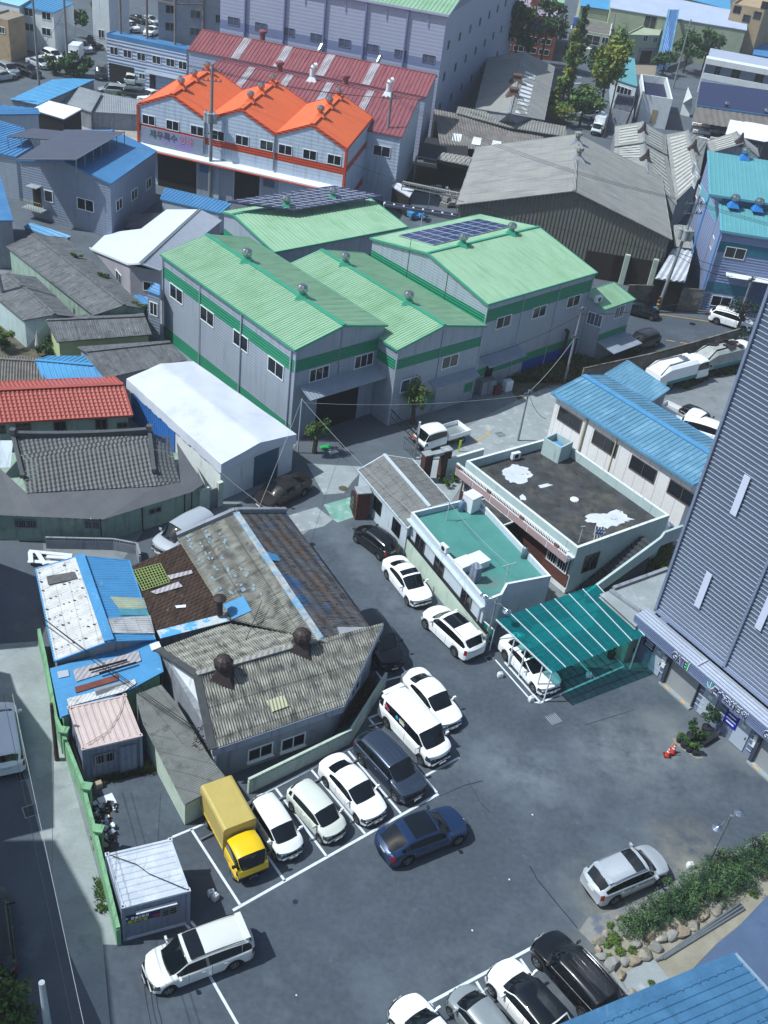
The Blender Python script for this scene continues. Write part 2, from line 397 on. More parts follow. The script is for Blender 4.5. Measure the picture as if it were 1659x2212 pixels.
def vent(rt,base,s=1.0,mats=None,name='roof_vent'):
 "turbine ventilator on a flared base"
 b=V(base);mb=MB();a=.55*s;t=.28*s
 P=[b+V((x*a,y*a,-.12*s))for x,y in((-1,-1),(1,-1),(1,1),(-1,1))]+[b+V((x*t,y*t,.35*s))for x,y in((-1,-1),(1,-1),(1,1),(-1,1))]
 mb.mesh(P,[(0,1,5,4),(1,2,6,5),(2,3,7,6),(3,0,4,7),(4,5,6,7)]);mb.cyl(b+V((0,0,.3*s)),b+V((0,0,.55*s)),.27*s,n=12)
 bs=part(name,mb,mats[0],rt)
 mb=MB();pr=[(.25,.5),(.38,.56),(.46,.72),(.47,.88),(.40,1.02),(.26,1.1),(.1,1.13),(0.01,1.135)]
 n=20;P=[];F=[]
 for i,(r,z)in enumerate(pr):
  for k in range(n):
   rr=r*s*(1.0 if k%2 else.9);th=2*math.pi*(k/n)+i*.07;P.append(b+V((rr*math.cos(th),rr*math.sin(th),z*s)))
 for i in range(len(pr)-1):
  for k in range(n):F.append((i*n+k,i*n+(k+1)%n,(i+1)*n+(k+1)%n,(i+1)*n+k))
 mb.mesh(P,F);part('turbine',mb,mats[1],rt,parent=bs);return bs
def textmesh(rt,s,origin,udir,vdir,size,mt,name='lettering',depth=.02,parent=None,xs=1.,off=.015):
 cu=bpy.data.curves.new('t','FONT');cu.body=s;cu.size=size;cu.extrude=depth/2;cu.offset=size*off;cu.align_x='LEFT'
 to=bpy.data.objects.new('t',cu);COL.objects.link(to);bpy.context.view_layer.update()
 me=bpy.data.meshes.new_from_object(to.evaluated_get(bpy.context.evaluated_depsgraph_get()));bpy.data.objects.remove(to)
 u=V(udir).normalized();v=V(vdir).normalized();n=u.cross(v);vs=[V(origin)+u*q.co.x*xs+v*q.co.y+n*q.co.z for q in me.vertices]
 mb=MB();mb.mesh(vs,[tuple(p.vertices)for p in me.polygons]);ob=part(name,mb,mt,rt,parent=parent);bpy.data.meshes.remove(me);return ob
 # ================================================================ vehicles
def paint(name,col,metal=.0,rough=.32):return M('paint_'+name,col,rough=rough,var=.03,scale=.7,metal=metal,coat=.8,obj=True,fine=0)
P_WHITE=paint('white','#e9edf2');P_PEARL=paint('pearl','#dfe4e6');P_CREAM=paint('cream','#c9d0ca');P_SILVER=paint('silver','#b4bcc6',.3);P_GREY=paint('grey','#39465a',.5)
P_BLACK=paint('black','#0c0e13',.1,.25);P_BLUE=paint('blue','#1a3358',.35,.28);P_YELLOW=paint('yellow','#e0bd0c');P_BROWN=paint('brown','#2a2422',.3);P_DGREY=paint('dark_grey','#3c3f44',.4);P_RED=paint('red','#5a1220',.2);P_VSILVER=paint('van_silver','#d6dada',.12);P_LGREY=paint('light_grey','#9aa3a8',.4)
GL=glassmat('car_glass','#0b1219',.06);RUB=M('tyre_rubber','#131417',.8,var=.1,scale=6,obj=True);DRK=M('black_plastic','#0e1013',.5,var=.1,scale=4,obj=True)
RIM=M('alloy','#9ba2a8',.3,var=.05,metal=.9,scale=3,obj=True,fine=0);LAMP=M('headlamp','#4e5a66',.08,var=.4,scale=14,metal=.5,obj=True,spec=.8,fine=0);TAIL=M('tail_lamp','#8e1016',.15,var=.1,scale=9,obj=True,coat=.5,fine=0)
PLATE=M('licence_plate','#d4d8d8',.5,var=.06,scale=9,obj=True);CHROME=M('chrome','#c9ced2',.15,var=0,metal=1.0);SEAM=M('panel_gap','#2a2d31',.6,var=0)
KIND={'sedan':(4.6,1.80,1.45,.27,.43,.70,.87,.66,.88,.95,1.0,.32,.2),'hatch':(3.65,1.60,1.48,.20,.38,.90,.985,.70,.92,.98,1.02,.29,.2),'suv':(4.75,1.90,1.72,.24,.385,.88,.98,.84,1.04,1.12,1.15,.37,.26),'coupe_suv':(4.9,1.96,1.66,.27,.42,.78,.97,.82,1.02,1.08,1.12,.39,.25),'minivan':(4.9,1.92,1.76,.21,.37,.93,.985,.78,1.0,1.06,1.08,.34,.24),'van':(5.1,1.92,1.92,.15,.29,.955,.99,.86,1.08,1.14,1.15,.34,.25)}
def wheelset(rt,spots,Rw,wd=.2,dual=False):
 for(x,y)in spots:
  s=1 if y>0 else-1;mb=MB();c=V((x,y,Rw))
  mb.lathe(c,[(Rw*.62,-wd/2),(Rw*.95,-wd/2),(Rw,-wd*.3),(Rw,wd*.3),(Rw*.95,wd/2),(Rw*.64,wd/2),(Rw*.62,wd*.3)],n=20,ax=V((0,s,0)))
  wh=part('wheel',mb,RUB,rt,auto=40);mb=MB()
  mb.lathe(c,[(Rw*.66,wd*.46),(Rw*.6,wd*.5),(Rw*.57,wd*.3)],n=20,ax=V((0,s,0)))
  for k in range(5):
   a=2*math.pi*k/5+.3;d=V((math.cos(a),0,math.sin(a)));mb.bar(c+V((0,s*wd*.42,0)),c+V((0,s*wd*.42,0))+d*Rw*.62,Rw*.2,.03,up=V((0,1,0)))
  mb.cyl(c+V((0,s*wd*.36,0)),c+V((0,s*wd*.47,0)),Rw*.16,n=10)
  part('rim',mb,RIM,rt,parent=wh)
  mb=MB();mb.cyl(c+V((0,s*wd*.2,0)),c+V((0,s*wd*.28,0)),Rw*.6,n=16);part('brake',mb,DRK,rt,parent=wh)
def loft(rt,kind,pm,seats=None,sunroof=None,rails=None,spoiler=False,blackroof=False,detail=True,doors=(.40,.60),quarter=True,plate=True,override=None,x0=None,wheels=True,tallcab=False,roofribs=0,trimline=False):
 L,W,H,xc,rs,re,rd,zh,zc,zb,zt,Rw,zbot=override or KIND[kind]
 X0=L/2 if x0 is None else x0
 wf,wr=(.175,.80)if kind not in('hatch',)else(.17,.83)
 if kind=='van':wf,wr=.16,.79
 def sm(t):t=min(1,max(0,t));return t*t*(3-2*t)
 def belt(t):
  if t<xc:return zh-.13*(1-min(1,t/.06))**2+(zc-zh)*sm(t/xc)*.9+(zc-zh)*.1*(t/xc)
  if t<re:return zc+(zb-zc)*((t-xc)/(re-xc))
  return zb+(zt-zb)*sm((t-re)/(rd-re))-(.10 if t>rd else 0)*((t-rd)/(1-rd))
 def top(t):
  b=belt(t)+.035
  if t<xc:return b
  if t<rs:q=(t-xc)/(rs-xc);return b+(H-.03-b)*(1-(1-q)**1.35)
  if t<re:q=(t-rs)/(re-rs);return H-.03+.05*math.sin(math.pi*q)*.9-(.03*q)
  if t<rd:q=(t-re)/(rd-re);return(H-.06)+(b-H+.06)*(q**1.25)
  return b
 def hw(t):
  a=1.0;nf=.15 if not tallcab else.2
  if t<nf:a=1-.24*(1-t/nf)**2.2 if not tallcab else 1-.06*(1-t/nf)**2
  if t>.93:a=1-.16*((t-.93)/.07)**2.2 if not tallcab else 1
  return W/2*a
 ks=sorted(set([0,.004,.012,.03,.05,.08,xc,xc+.012,rs-.012,rs,re,re+.012,rd-.012,rd,.97,.988,.997,1.0]+[i/30 for i in range(1,30)]+[wf-.07,wf+.07,wr-.07,wr+.07]))
 for d in doors:
  ks+=[d,d+.004]
 if sunroof:ks+=list(sunroof)
 ks=sorted(set(round(k,4)for k in ks))
 rings=[]
 for t in ks:
  zl=zbot+(.10 if t<.01 or t>.99 else 0)
  for wc in(wf,wr):
   dx=(t-wc)*L;Ra=Rw*1.14
   if wheels and abs(dx)<Ra:zl=max(zl,Rw+math.sqrt(Ra*Ra-dx*dx)-.02)
  w_=hw(t);b=belt(t);z=top(t);q=max(0,min(1,(z-b-.035)/(H-b-.035+1e-6)))
  mid=zl+(b-zl)*.55
  f=lambda a,c:a+(c-a)*q
  wr_=.79 if kind!='van' and not tallcab else.86
  pts=[(0,zl),(w_*.9,zl),(w_*.985,zl+min(.08,(b-zl)*.3)),(w_*1.0,mid),(w_*.985,b-.06),(w_*.95,b),(w_*.925,b+.012+.004*q),(w_*f(.74,wr_+.03),f(b+.022,z-.13)),(w_*f(.70,wr_),f(b+.026,z-.07)),(w_*f(.60,wr_-.09),f(b+.03,z-.02)),(w_*.32,z+.01*q+.004),(0,z+.012)]
  nb_=max(0,1-t/.05)*.16*(0 if tallcab else 1);bw=(.24*(1-t/.5)**1.1 if t<.5 else-.13*((t-.5)/.5))*(.35 if tallcab else 1);rings.append([V((X0-.16*(0 if tallcab else 1)*max(0,1-t/.25)-t*L-nb_*max(0,(zz-.42)/(b-.42))+bw*(1-min(1,y/w_)**2),y,zz))for y,zz in pts])
 NP=12
 parts_={}
 def put(key,q):parts_.setdefault(key,MB()).face(q)
 for i in range(len(ks)-1):
  t=(ks[i]+ks[i+1])/2;dt=ks[i+1]-ks[i]
  for j in range(NP-1):
   key='body';gh=top(t)-belt(t)
   if j==6 and gh>.16:
    lo_=xc+(rs-xc)*.35;hi_=rd-(rd-re)*.55
    if lo_<t<hi_:key='side_window'
    if quarter and hi_-.09<t<hi_-.075:key='body'
   if j==8 and xc<t<rs:pass
   if key=='side_window' and any(abs(t-d)<.008 for d in doors):key='dark'
   if j in(7,8)and False:pass
   if j>=8 and xc<t<rs:key='windshield' if xc+.012<t else 'dark'
   if j>=9 and re+.012<=t<=rd-.012:key='rear_window'
   if j in(3,4)and t<.075 and not tallcab:key='headlight'
   if tallcab and j==3 and t<.13:key='headlight'
   if j in(3,4)and t>.955 and not tallcab:key='tail_light'
   if j in(1,2,3,4)and any(abs(t-d-.002)<.0021 for d in doors+((xc+.02,)if 0 else())):key='gap'
   if j in(0,1):key='dark' if j==0 else('body' if t<.96 and t>.04 else 'dark')
   if sunroof and j>=9 and sunroof[0]<=t<=sunroof[1]:key='sunroof'
   if blackroof and j>=8 and rs<=t<=re:key='sunroof'
   a,b2,c,d=rings[i][j],rings[i+1][j],rings[i+1][j+1],rings[i][j+1]
   put(key+'_l' if key in('headlight','tail_light','side_window')else key,[a,b2,c,d])
   mm=[V((p.x,-p.y,p.z))for p in(a,d,c,b2)]
   put(key+'_r' if key in('headlight','tail_light','side_window')else key,mm)
 for e,s in((0,1),(-1,-1)):
  r_=rings[e]
  for j in range(0,NP-1):
   q=[r_[j],V((r_[j].x,-r_[j].y,r_[j].z)),V((r_[j+1].x,-r_[j+1].y,r_[j+1].z)),r_[j+1]]
   if j==0:q=None
   if j==NP-2:q=[r_[j],V((r_[j].x,-r_[j].y,r_[j].z)),r_[NP-1]]
   if q is None:continue
   if s<0:q=q[::-1]
   key='body'
   if e==0 and j==2 and not tallcab:key='dark' if detail else 'body'
   if e==0 and j==3 and not tallcab:
    a_,d_=r_[j],r_[j+1];f_=lambda k,y:V((k.x+.004,y,k.z))
    put('grille',[f_(a_,.5*a_.y),f_(a_,-.5*a_.y),f_(d_,-.5*d_.y),f_(d_,.5*d_.y)]);put('headlight_l',[f_(a_,a_.y),f_(a_,.56*a_.y),f_(d_,.56*d_.y),f_(d_,d_.y)]);put('headlight_r',[f_(a_,-.56*a_.y),f_(a_,-a_.y),f_(d_,-d_.y),f_(d_,-.56*d_.y)])
   if e==0 and tallcab and j in(1,2):key='dark'
   put(key,q)
 nm={'body':pm,'windshield':GL,'rear_window':GL,'side_window_l':GL,'side_window_r':GL,'headlight_l':LAMP,'headlight_r':LAMP,'tail_light_l':TAIL,'tail_light_r':TAIL,'dark':DRK,'gap':SEAM,'sunroof':GL,'grille':DRK}
 alias={'dark':'lower_trim','gap':'door_seam','side_window_l':'side_window','side_window_r':'side_window','headlight_l':'headlight','headlight_r':'headlight','tail_light_l':'tail_light','tail_light_r':'tail_light'}
 for k in nm:
  if k in parts_:
   mbx=parts_[k];bm_merge(mbx)
   part(alias.get(k,k),mbx,nm[k],rt,auto=35)
 if wheels:
  yy=W/2-.11
  wheelset(rt,[(X0-wf*L,yy),(X0-wf*L,-yy),(X0-wr*L,yy),(X0-wr*L,-yy)],Rw)
 for s in(1,-1):
  mb=MB();x=X0-(xc+.065 if not tallcab else.14)*L;z=zc+.09+(.25 if tallcab else 0);mb.bar(V((x,s*(W/2-.1),z-.06)),V((x,s*(W/2+.06),z)),.06,.04);mb.box(V((x,s*(W/2+.11),z+.03)),(.1,.2,.15))
  part('mirror',mb,pm if not tallcab else DRK,rt,auto=60)
 if plate:
  mb=MB();mb.box(V((X0+.012,0,.42)),(.02,.45,.12));part('licence_plate',mb,PLATE,rt)
  if not tallcab:mb=MB();mb.box(V((X0-L-.012,0,.78 if kind not in('sedan',)else.6)),(.02,.45,.12));part('licence_plate',mb,PLATE,rt)
 if not tallcab:
  for s in(1,-1):
   mb=MB()
   for d in(doors[0]-.03 if 0 else doors[0]+.14 if doors[0]+.14<doors[1]-.02 else doors[1]-.04,doors[1]+.13):mb.box(V((X0-d*L,s*(W/2+.006),belt(d)-.16)),(.16,.03,.03))
   part('door_handle',mb,CHROME if trimline else pm,rt)
  mb=MB();mb.bar(V((X0+.004,-.34,zh-.24)),V((X0+.004,.34,zh-.24)),.03,.03)
  mb.lathe(V((X0-.0,0,zh-.19)),[(.07,.0),(.055,.014),(.0,.02)],n=12,ax=V((1,0,0)));part('grille_trim',mb,CHROME,rt)
  for s in(1,):
   mb=MB();mb.bar(V((X0-(xc+.02)*L,-.05,belt(xc)+.07)),V((X0-(xc+.03)*L,W*.33,belt(xc)+.10)),.03,.02);mb.bar(V((X0-(xc+.02)*L,-.65,belt(xc)+.07)),V((X0-(xc+.03)*L,-.1,belt(xc)+.10)),.03,.02)
   part('wiper',mb,DRK,rt)
 if rails:
  for s in(1,-1):
   y=s*(W/2*.74);mb=MB();pp=[V((X0-(rs+.03+k*(re-rs-.06)/8)*L,y,top(rs+.03+k*(re-rs-.06)/8)-.005+(.03 if 0<k<8 else 0)))for k in range(9)]
   mb.tube(pp,.022,n=6);part('roof_rail',mb,rails,rt)
 if roofribs:
  mb=MB()
  for k in range(roofribs):
   y=(k-(roofribs-1)/2)*W*.13
   pp=[V((X0-(rs+.04+q*(re-rs-.08)/6)*L,y,top(rs+.04+q*(re-rs-.08)/6)+.012))for q in range(7)]
   for a,b in zip(pp[:-1],pp[1:]):mb.bar(a,b,.035,.02)
  part('roof_rib',mb,pm,rt)
 if spoiler:
  mb=MB();mb.box(V((X0-re*L-.03,0,H-.03)),(.28,W*.72,.05));part('spoiler',mb,pm,rt,auto=60)
 return top
def bm_merge(mb):
 key={};nv=[];mp=[]
 for v in mb.v:
  k=(round(v.x,4),round(v.y,4),round(v.z,4))
  if k not in key:key[k]=len(nv);nv.append(v)
  mp.append(key[k])
 fs=[];ms=[]
 for f,m_ in zip(mb.f,mb.m):
  q=[]
  for i in f:
   if mp[i]not in q:q.append(mp[i])
  if len(q)>2:fs.append(tuple(q));ms.append(m_)
 mb.v,mb.f,mb.m=nv,fs,ms
def pose(nose,tail,z=.7,g2=None):
 a,b=g(nose,z),g(tail,z);c=(a+b)/2;d=a-b;return V((c.x,c.y,0)),math.atan2(d.y,d.x),d.length
CARS={}
def car(name,kind,pm,nose,tail,label,cat='car',group=None,z0=0.0,at=None,ang=None,**k):
 if at is None:c,a,_=pose(nose,tail,.7+z0)
 else:c,a=at,ang
 if ang is not None:a=ang
 c=V((c.x,c.y,z0+.012));o=empty(name,c,label,cat,group,rz=a)
 loft(o,kind,pm,**k);return o
def truckbody(o,Lb,Wb,x1,zb,pm,side_h=.38,bedmat=None,box=None,boxmat=None,R_=.3):
 "load bed from x1 backwards"
 mb=MB()
 for s in(1,-1):mb.bar(V((x1+1.0,s*.38,.5)),V((x1-Lb,s*.38,.5)),.08,.16)
 for k in range(4):mb.bar(V((x1-Lb*(k+.5)/4,-.4,.52)),V((x1-Lb*(k+.5)/4,.4,.52)),.08,.08)
 mb.box(V((x1-.5,.62,.45)),(.7,.3,.3));part('chassis',mb,DRK,o)
 if box is None:
  mb=MB();mb.box(V((x1-Lb/2,0,zb-.04)),(Lb,Wb,.08));part('bed_floor',mb,bedmat or pm,o)
  mb=MB()
  for s in(1,-1):mb.box(V((x1-Lb/2,s*(Wb/2-.02),zb+side_h/2+.002)),(Lb,.04,side_h))
  mb.box(V((x1-Lb+.02,0,zb+side_h/2+.002)),(.04,Wb-.09,side_h));mb.box(V((x1-.02,0,zb+.32)),(.05,Wb-.09,.64))
  part('drop_side',mb,pm,o)
 else:
  mb=MB();hb=box;rr=.16;pf=[(-Wb/2,zb),(Wb/2,zb),(Wb/2,zb+hb-rr),(Wb/2-.05,zb+hb-.04),(Wb/2-rr,zb+hb),(-Wb/2+rr,zb+hb),(-Wb/2+.05,zb+hb-.04),(-Wb/2,zb+hb-rr)]
  A=[V((x1,y,z))for y,z in pf];B_=[V((x1-Lb,y,z))for y,z in pf];n=len(pf)
  for i in range(n):mb.face([A[i],B_[i],B_[(i+1)%n],A[(i+1)%n]][::-1])
  mb.face(A[::1]);mb.face(B_[::-1]);part('cargo_box',mb,boxmat or pm,o,auto=50)
  mb=MB()
  for s in(1,-1):mb.bar(V((x1,s*(Wb/2+.012),zb+.12)),V((x1-Lb,s*(Wb/2+.012),zb+.12)),.02,.1)
  for s in(1,-1):
   for k in range(7):mb.bar(V((x1-Lb*k/6-(.05 if k==0 else-.05 if k==6 else 0),s*(Wb/2+.01),zb+.02)),V((x1-Lb*k/6-(.05 if k==0 else-.05 if k==6 else 0),s*(Wb/2+.01),zb+.22)),.03,.03,up=V((1,0,0)))
  part('box_trim',mb,pm,o)
def cabtruck(name,pm,nose,tail,label,box=None,Lb=2.8,dbl=False,boxmat=None,cat='truck',group=None,at=None,ang=None,load=False,z0=0):
 if at is None:c,a,_=pose(nose,tail,.8)
 else:c,a=at,ang
 Lc=2.35 if dbl else 1.65;T=Lc+Lb+.1;o=empty(name,V((c.x,c.y,z0+.012)),label,cat,group,rz=a)
 ov=(Lc,1.70,1.92,.045,.22 if not dbl else.16,.96,.985,.95,1.12,1.18,1.2,.3,.42)
 loft(o,'suv',pm,override=ov,x0=T/2,wheels=False,tallcab=True,doors=(.40,.86)if not dbl else(.30,.60),quarter=False)
 truckbody(o,Lb,1.75,T/2-Lc-.1,.80,pm,box=box,boxmat=boxmat,bedmat=P_LGREY)
 wheelset(o,[(T/2-.62,.74),(T/2-.62,-.74),(-T/2+.75,.74),(-T/2+.75,-.74)],.31)
 mb=MB();mb.box(V((T/2-.62,.80,.62)),(.9,.14,.22));mb.box(V((T/2-.62,-.80,.62)),(.9,.14,.22));part('wheel_arch',mb,pm,o)
 mb=MB();mb.box(V((-T/2,.6,.62)),(.06,.3,.12));mb.box(V((-T/2,-.6,.62)),(.06,.3,.12));part('tail_light',mb,TAIL,o)
 return o
 # ================================================================ materials of the place
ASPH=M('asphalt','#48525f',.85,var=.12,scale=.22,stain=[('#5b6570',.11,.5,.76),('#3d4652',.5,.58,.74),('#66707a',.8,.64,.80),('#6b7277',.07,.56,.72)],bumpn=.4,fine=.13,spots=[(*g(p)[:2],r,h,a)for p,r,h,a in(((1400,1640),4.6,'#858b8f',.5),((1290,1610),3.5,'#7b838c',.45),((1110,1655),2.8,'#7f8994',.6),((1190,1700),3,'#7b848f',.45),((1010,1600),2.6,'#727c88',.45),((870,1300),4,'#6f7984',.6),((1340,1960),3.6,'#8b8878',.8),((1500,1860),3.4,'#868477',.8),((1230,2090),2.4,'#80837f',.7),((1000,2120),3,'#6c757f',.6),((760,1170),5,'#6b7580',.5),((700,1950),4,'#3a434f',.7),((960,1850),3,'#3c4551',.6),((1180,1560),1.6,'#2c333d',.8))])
ASPH2=M('road_asphalt','#525b66',.85,var=.15,scale=.3,stain=[('#606a74',.4,.56,.72)],bumpn=.25)
CONC=M('concrete','#7a8187',.85,var=.16,scale=.5,stain=[('#5c646d',.7,.55,.72)],bumpn=.2)
CONC2=M('pale_concrete','#8f989e',.8,var=.12,scale=.6,stain=[('#a1a9ae',1.1,.54,.66),('#7f878e',.5,.6,.7)],bumpn=.15)
PAVE=M('lane_pavement','#8f979b',.85,var=.14,scale=.5,stain=[('#757d81',.8,.55,.72),('#a5acae',.4,.56,.72)],bumpn=.2)
SAND=M('sand','#8d8a7e',.95,var=.14,scale=.8,stain=[('#7b7970',.6,.5,.7)],bumpn=.3)
DUST=M('dusty_asphalt','#7d7f80',.9,var=.2,scale=.9,stain=[('#5a6374',.8,.5,.62)],bumpn=.2)
LINE=M('road_paint','#cfd8e2',.6,var=.12,scale=3,stain=[('#8f99a8',5,.62,.7)])
LINEY=M('yellow_road_paint','#c9a23c',.6,var=.15,scale=3,stain=[('#7b7f88',5,.6,.7)])
GRNP=M('worn_green_paint','#6d9d92',.75,var=.2,scale=1.5,stain=[('#8fa8a6',1.3,.5,.62)])
BLUEP=M('slate_blue_overlay','#4c6080',.7,var=.12,scale=.6,stain=[('#435676',.7,.6,.7)])
DIRT=M('bare_soil','#5c574c',.95,var=.3,scale=1.2,stain=[('#3d3f33',1.5,.5,.65)],bumpn=.5)
SIDE=M('silver_siding','#97a1b0',.45,var=.05,scale=.4,metal=.15,ribs=('v',.25,.18),fine=0,streak=[('#87919f',2.5,.2,.5,.7),('#7c8489',6,.3,.66,.76)])
SIDEV=M('silver_siding_panel','#9eabc4',.45,var=.05,scale=.4,ribs=('v',.5,.4),fine=0)
SIDED=M('slate_siding','#7d889c',.45,var=.05,scale=.4,ribs=('v',.28,.22),fine=0,streak=[('#707b90',2.5,.2,.5,.7)])
SIDEB=M('orange_house_siding','#b3c1d4',.5,var=.05,scale=.4,ribs=('v',.42,.08),fine=0,streak=[('#9aa6b4',2.5,.2,.5,.7)])
SIDEL=M('lilac_siding','#a4aac2',.5,var=.04,scale=.3,ribs=('v',.5,.06),fine=0)
G_ROOF=M('green_roof','#8bb094',.5,var=.05,scale=.5,fine=.03,stain=[('#789f7e',.3,.5,.7)],streak=[('#6f9a78',3,.25,.5,.72),('#9cc0a0',5,.4,.6,.75)])
G_TRIM=M('green_trim','#38957a',.4,var=.06,scale=1);G_BAND=M('green_stripe','#1f7f60',.5,var=.05,scale=1,ribs=('v',.25,.4),fine=0)
O_ROOF=M('orange_roof','#dd6a3c',.5,var=.05,scale=.5,fine=.03,stain=[('#cf6136',.25,.5,.7)],streak=[('#c75c36',2.5,.2,.5,.7)]);O_TRIM=M('orange_trim','#b63f1f',.5,var=.06,scale=1,ribs=('v',.3,.3),fine=0)
RB_ROOF=M('maroon_roof','#8b5259',.5,var=.08,scale=.6,streak=[('#6f3542',3,.25,.5,.7),('#9a6a74',5,.3,.64,.76)]);SKYL=M('fibreglass_sheet','#a8a5ad',.5,var=.15,scale=2,ribs=('u',.25,.4))
B_ROOF=M('blue_roof','#427bae',.45,var=.07,scale=.5,stain=[('#4e84b2',.4,.5,.7)]);B_ROOF2=M('sky_blue_roof','#4c93c4',.5,var=.08,scale=.6)
B_ROOF3=M('pale_blue_roof','#5c8ba8',.45,var=.08,scale=.6,stain=[('#729db8',.6,.5,.7)],streak=[('#47718f',3,.3,.52,.72)]);NEARB=M('near_blue_roof','#3c6990',.4,var=.06,scale=.8,stain=[('#447399',.9,.45,.7)],streak=[('#35607f',2,.3,.5,.7),('#557f9e',5,.4,.62,.76)])
AQUA=M('aqua_roof','#5b9ba6',.45,var=.06,scale=.5);AQUA_T=M('aqua_trim','#62a5b8',.4,var=.05,scale=1)
GREYC=M('slate_canopy','#484e62',.6,var=.06,scale=.5);WSHEET=M('white_sheet','#dde5f5',.6,var=.04,scale=.6);WROOF=M('white_roof','#c8d2e2',.45,var=.05,scale=.6,ribs=('u',.5,.4),fine=0)
TENT=M('tarpaulin','#c2c8d6',.6,var=.04,scale=.5,bumpn=.05,fine=0,stain=[('#b6bccb',.45,.5,.65)])
SLATE=M('weathered_cement_roof','#66696f',.9,var=.2,scale=.8,stain=[('#4b4e52',1.2,.52,.66),('#80858a',2.5,.6,.7)],lines=[('u',.95,.04,.6),('v',1.6,.03,.7)],ribs=('u',.19,.4),streak=[('#45484c',4,.5,.52,.7),('#8c8f91',6,.7,.62,.74)])
SLATE2=M('grey_cement_roof','#878d96',.8,var=.08,scale=.4,stain=[('#777d87',.5,.5,.65)],lines=[('v',1.8,.03,.8)],ribs=('u',.3,.4))
SLATE3=M('pale_cement_roof','#919290',.8,var=.09,scale=.4,stain=[('#818382',.3,.5,.65)],lines=[('v',1.8,.03,.85)],ribs=('u',.3,.35),streak=[('#6c727b',2.5,.2,.5,.7),('#989da5',4,.3,.64,.76)])
OLDC=M('old_corrugated_roof','#8e8f89',.9,var=.28,scale=1.3,stain=[('#4c4e52',1.6,.5,.68),('#a4a5a4',3.4,.6,.7),('#5d5b59',.7,.64,.74)],lines=[('v',1.75,.05,.55),('u',.15,.035,.42)],streak=[('#46463f',5,.5,.52,.7),('#bab8ab',7,.8,.6,.74)])
OLDC2=M('old_corrugated_roof_blue_washed','#73747a',.9,var=.35,scale=1.3,stain=[('#7a665c',.7,.5,.62),('#3d4046',2.2,.55,.66),('#a3a29c',4,.62,.7),('#3c72a8',.33,.60,.66)],lines=[('v',1.75,.05,.6),('u',.15,.035,.42)],streak=[('#3f4144',5,.5,.52,.7),('#a7a19c',7,.8,.6,.74)])
BRNR=M('brown_corrugated_roof','#4d3c34',.85,var=.3,scale=1.3,stain=[('#3a2b25',1.1,.5,.65),('#8a8686',2.6,.66,.7)],lines=[('u',.27,.05,.5)],streak=[('#2f2320',4,.4,.5,.7),('#77706c',6,.6,.66,.76)])
PATCHW=M('whitewashed_roof','#c6c8cc',.9,var=.12,scale=1.5,stain=[('#85878a',3.2,.6,.68),('#9a9c9c',1,.6,.7)],lines=[('v',.8,.04,.75),('u',.95,.04,.8)],ribs=('u',.19,.3))
BLUEM=M('blue_waterproof_roof','#498fc4',.6,var=.08,scale=1,stain=[('#3f7fb4',1.2,.55,.7),('#9fb6c6',.9,.64,.72)],lines=[('u',1.3,.02,.8)])
BLK_T=M('black_tile','#505459',.55,var=.15,scale=1.5);RED_T=M('red_tile','#a3524b',.5,var=.1,scale=2);MEMB=M('dark_membrane','#5a5d64',.6,var=.12,scale=.8,bumpn=.5)
PGREEN=M('pale_green_render','#8fa79c',.85,var=.12,scale=.8,stain=[('#71877e',.9,.55,.7)],bumpn=.2,streak=[('#6f8077',3,.3,.52,.7)])
FGREEN=M('green_block_wall','#77a883',.85,var=.12,scale=1.2,stain=[('#54705c',2.5,.6,.7)],streak=[('#4e6b57',4,.5,.52,.72),('#8fb797',3,.6,.6,.72)]);LGREEN=M('fence_render','#b7c8bd',.8,var=.08,scale=.8,stain=[('#9db3ab',1.3,.56,.7)],streak=[('#8d9f98',3,.4,.55,.72)])
WWALL=M('white_render','#d6dce0',.75,var=.06,scale=.8,stain=[('#b5bcc0',1,.62,.72)],streak=[('#9da4a8',3,.35,.58,.74)]);WPANEL=M('white_wall_panel','#dcdcdf',.6,var=.04,scale=.6,lines=[('u',1.0,.03,.62)],stain=[('#cbc7bd',1.2,.62,.74)],streak=[('#b0a996',4,.25,.63,.76)])
LBLUE=M('light_blue_render','#b7c4d0',.75,var=.06,scale=.8,stain=[('#9fb2c2',1.3,.6,.7)],streak=[('#929fac',3,.35,.57,.74)]);GREYW=M('grey_render','#868d98',.85,var=.12,scale=.8,stain=[('#666c75',1.2,.56,.7)],streak=[('#5d636b',2.5,.3,.53,.72)])
LTEAL=M('pale_teal_render','#a9bcbf',.8,var=.07,scale=.8,stain=[('#9bb5b8',1.2,.6,.7)],streak=[('#879a9d',3,.35,.56,.74)]);TEALR=M('teal_waterproof_roof','#4a8884',.6,var=.1,scale=.6,stain=[('#3f7c7b',.9,.5,.7)],spots=[(*g(px('S5',*p),3)[:2],r,'#6b6d69',.95)for p,r in(((1240,200),2.2),((1470,300),2.0),((1330,250),1.5))])
BLKR=M('blackened_roof','#3b3e42',.9,var=.4,scale=.9,stain=[('#50504b',.8,.5,.66),('#26292d',1.4,.55,.68),('#d2d8ea',.145,.665,.675)])
BRICK=M('brick','#6a4039',.85,var=.25,scale=4,lines=[('v',.09,.02,.6),('u',.22,.018,.6)]);PINKP=M('pink_panel','#a58d92',.8,var=.08,scale=1.2)
WIN=M('white_window_frame','#dfe5ea',.45,var=.03,scale=3);WIND=M('dark_window_frame','#5b4f4c',.5,var=.08,scale=3);PANE=glassmat('window_glass','#171d28',.08);PANE2=glassmat('pale_window_glass','#4d5670',.12)
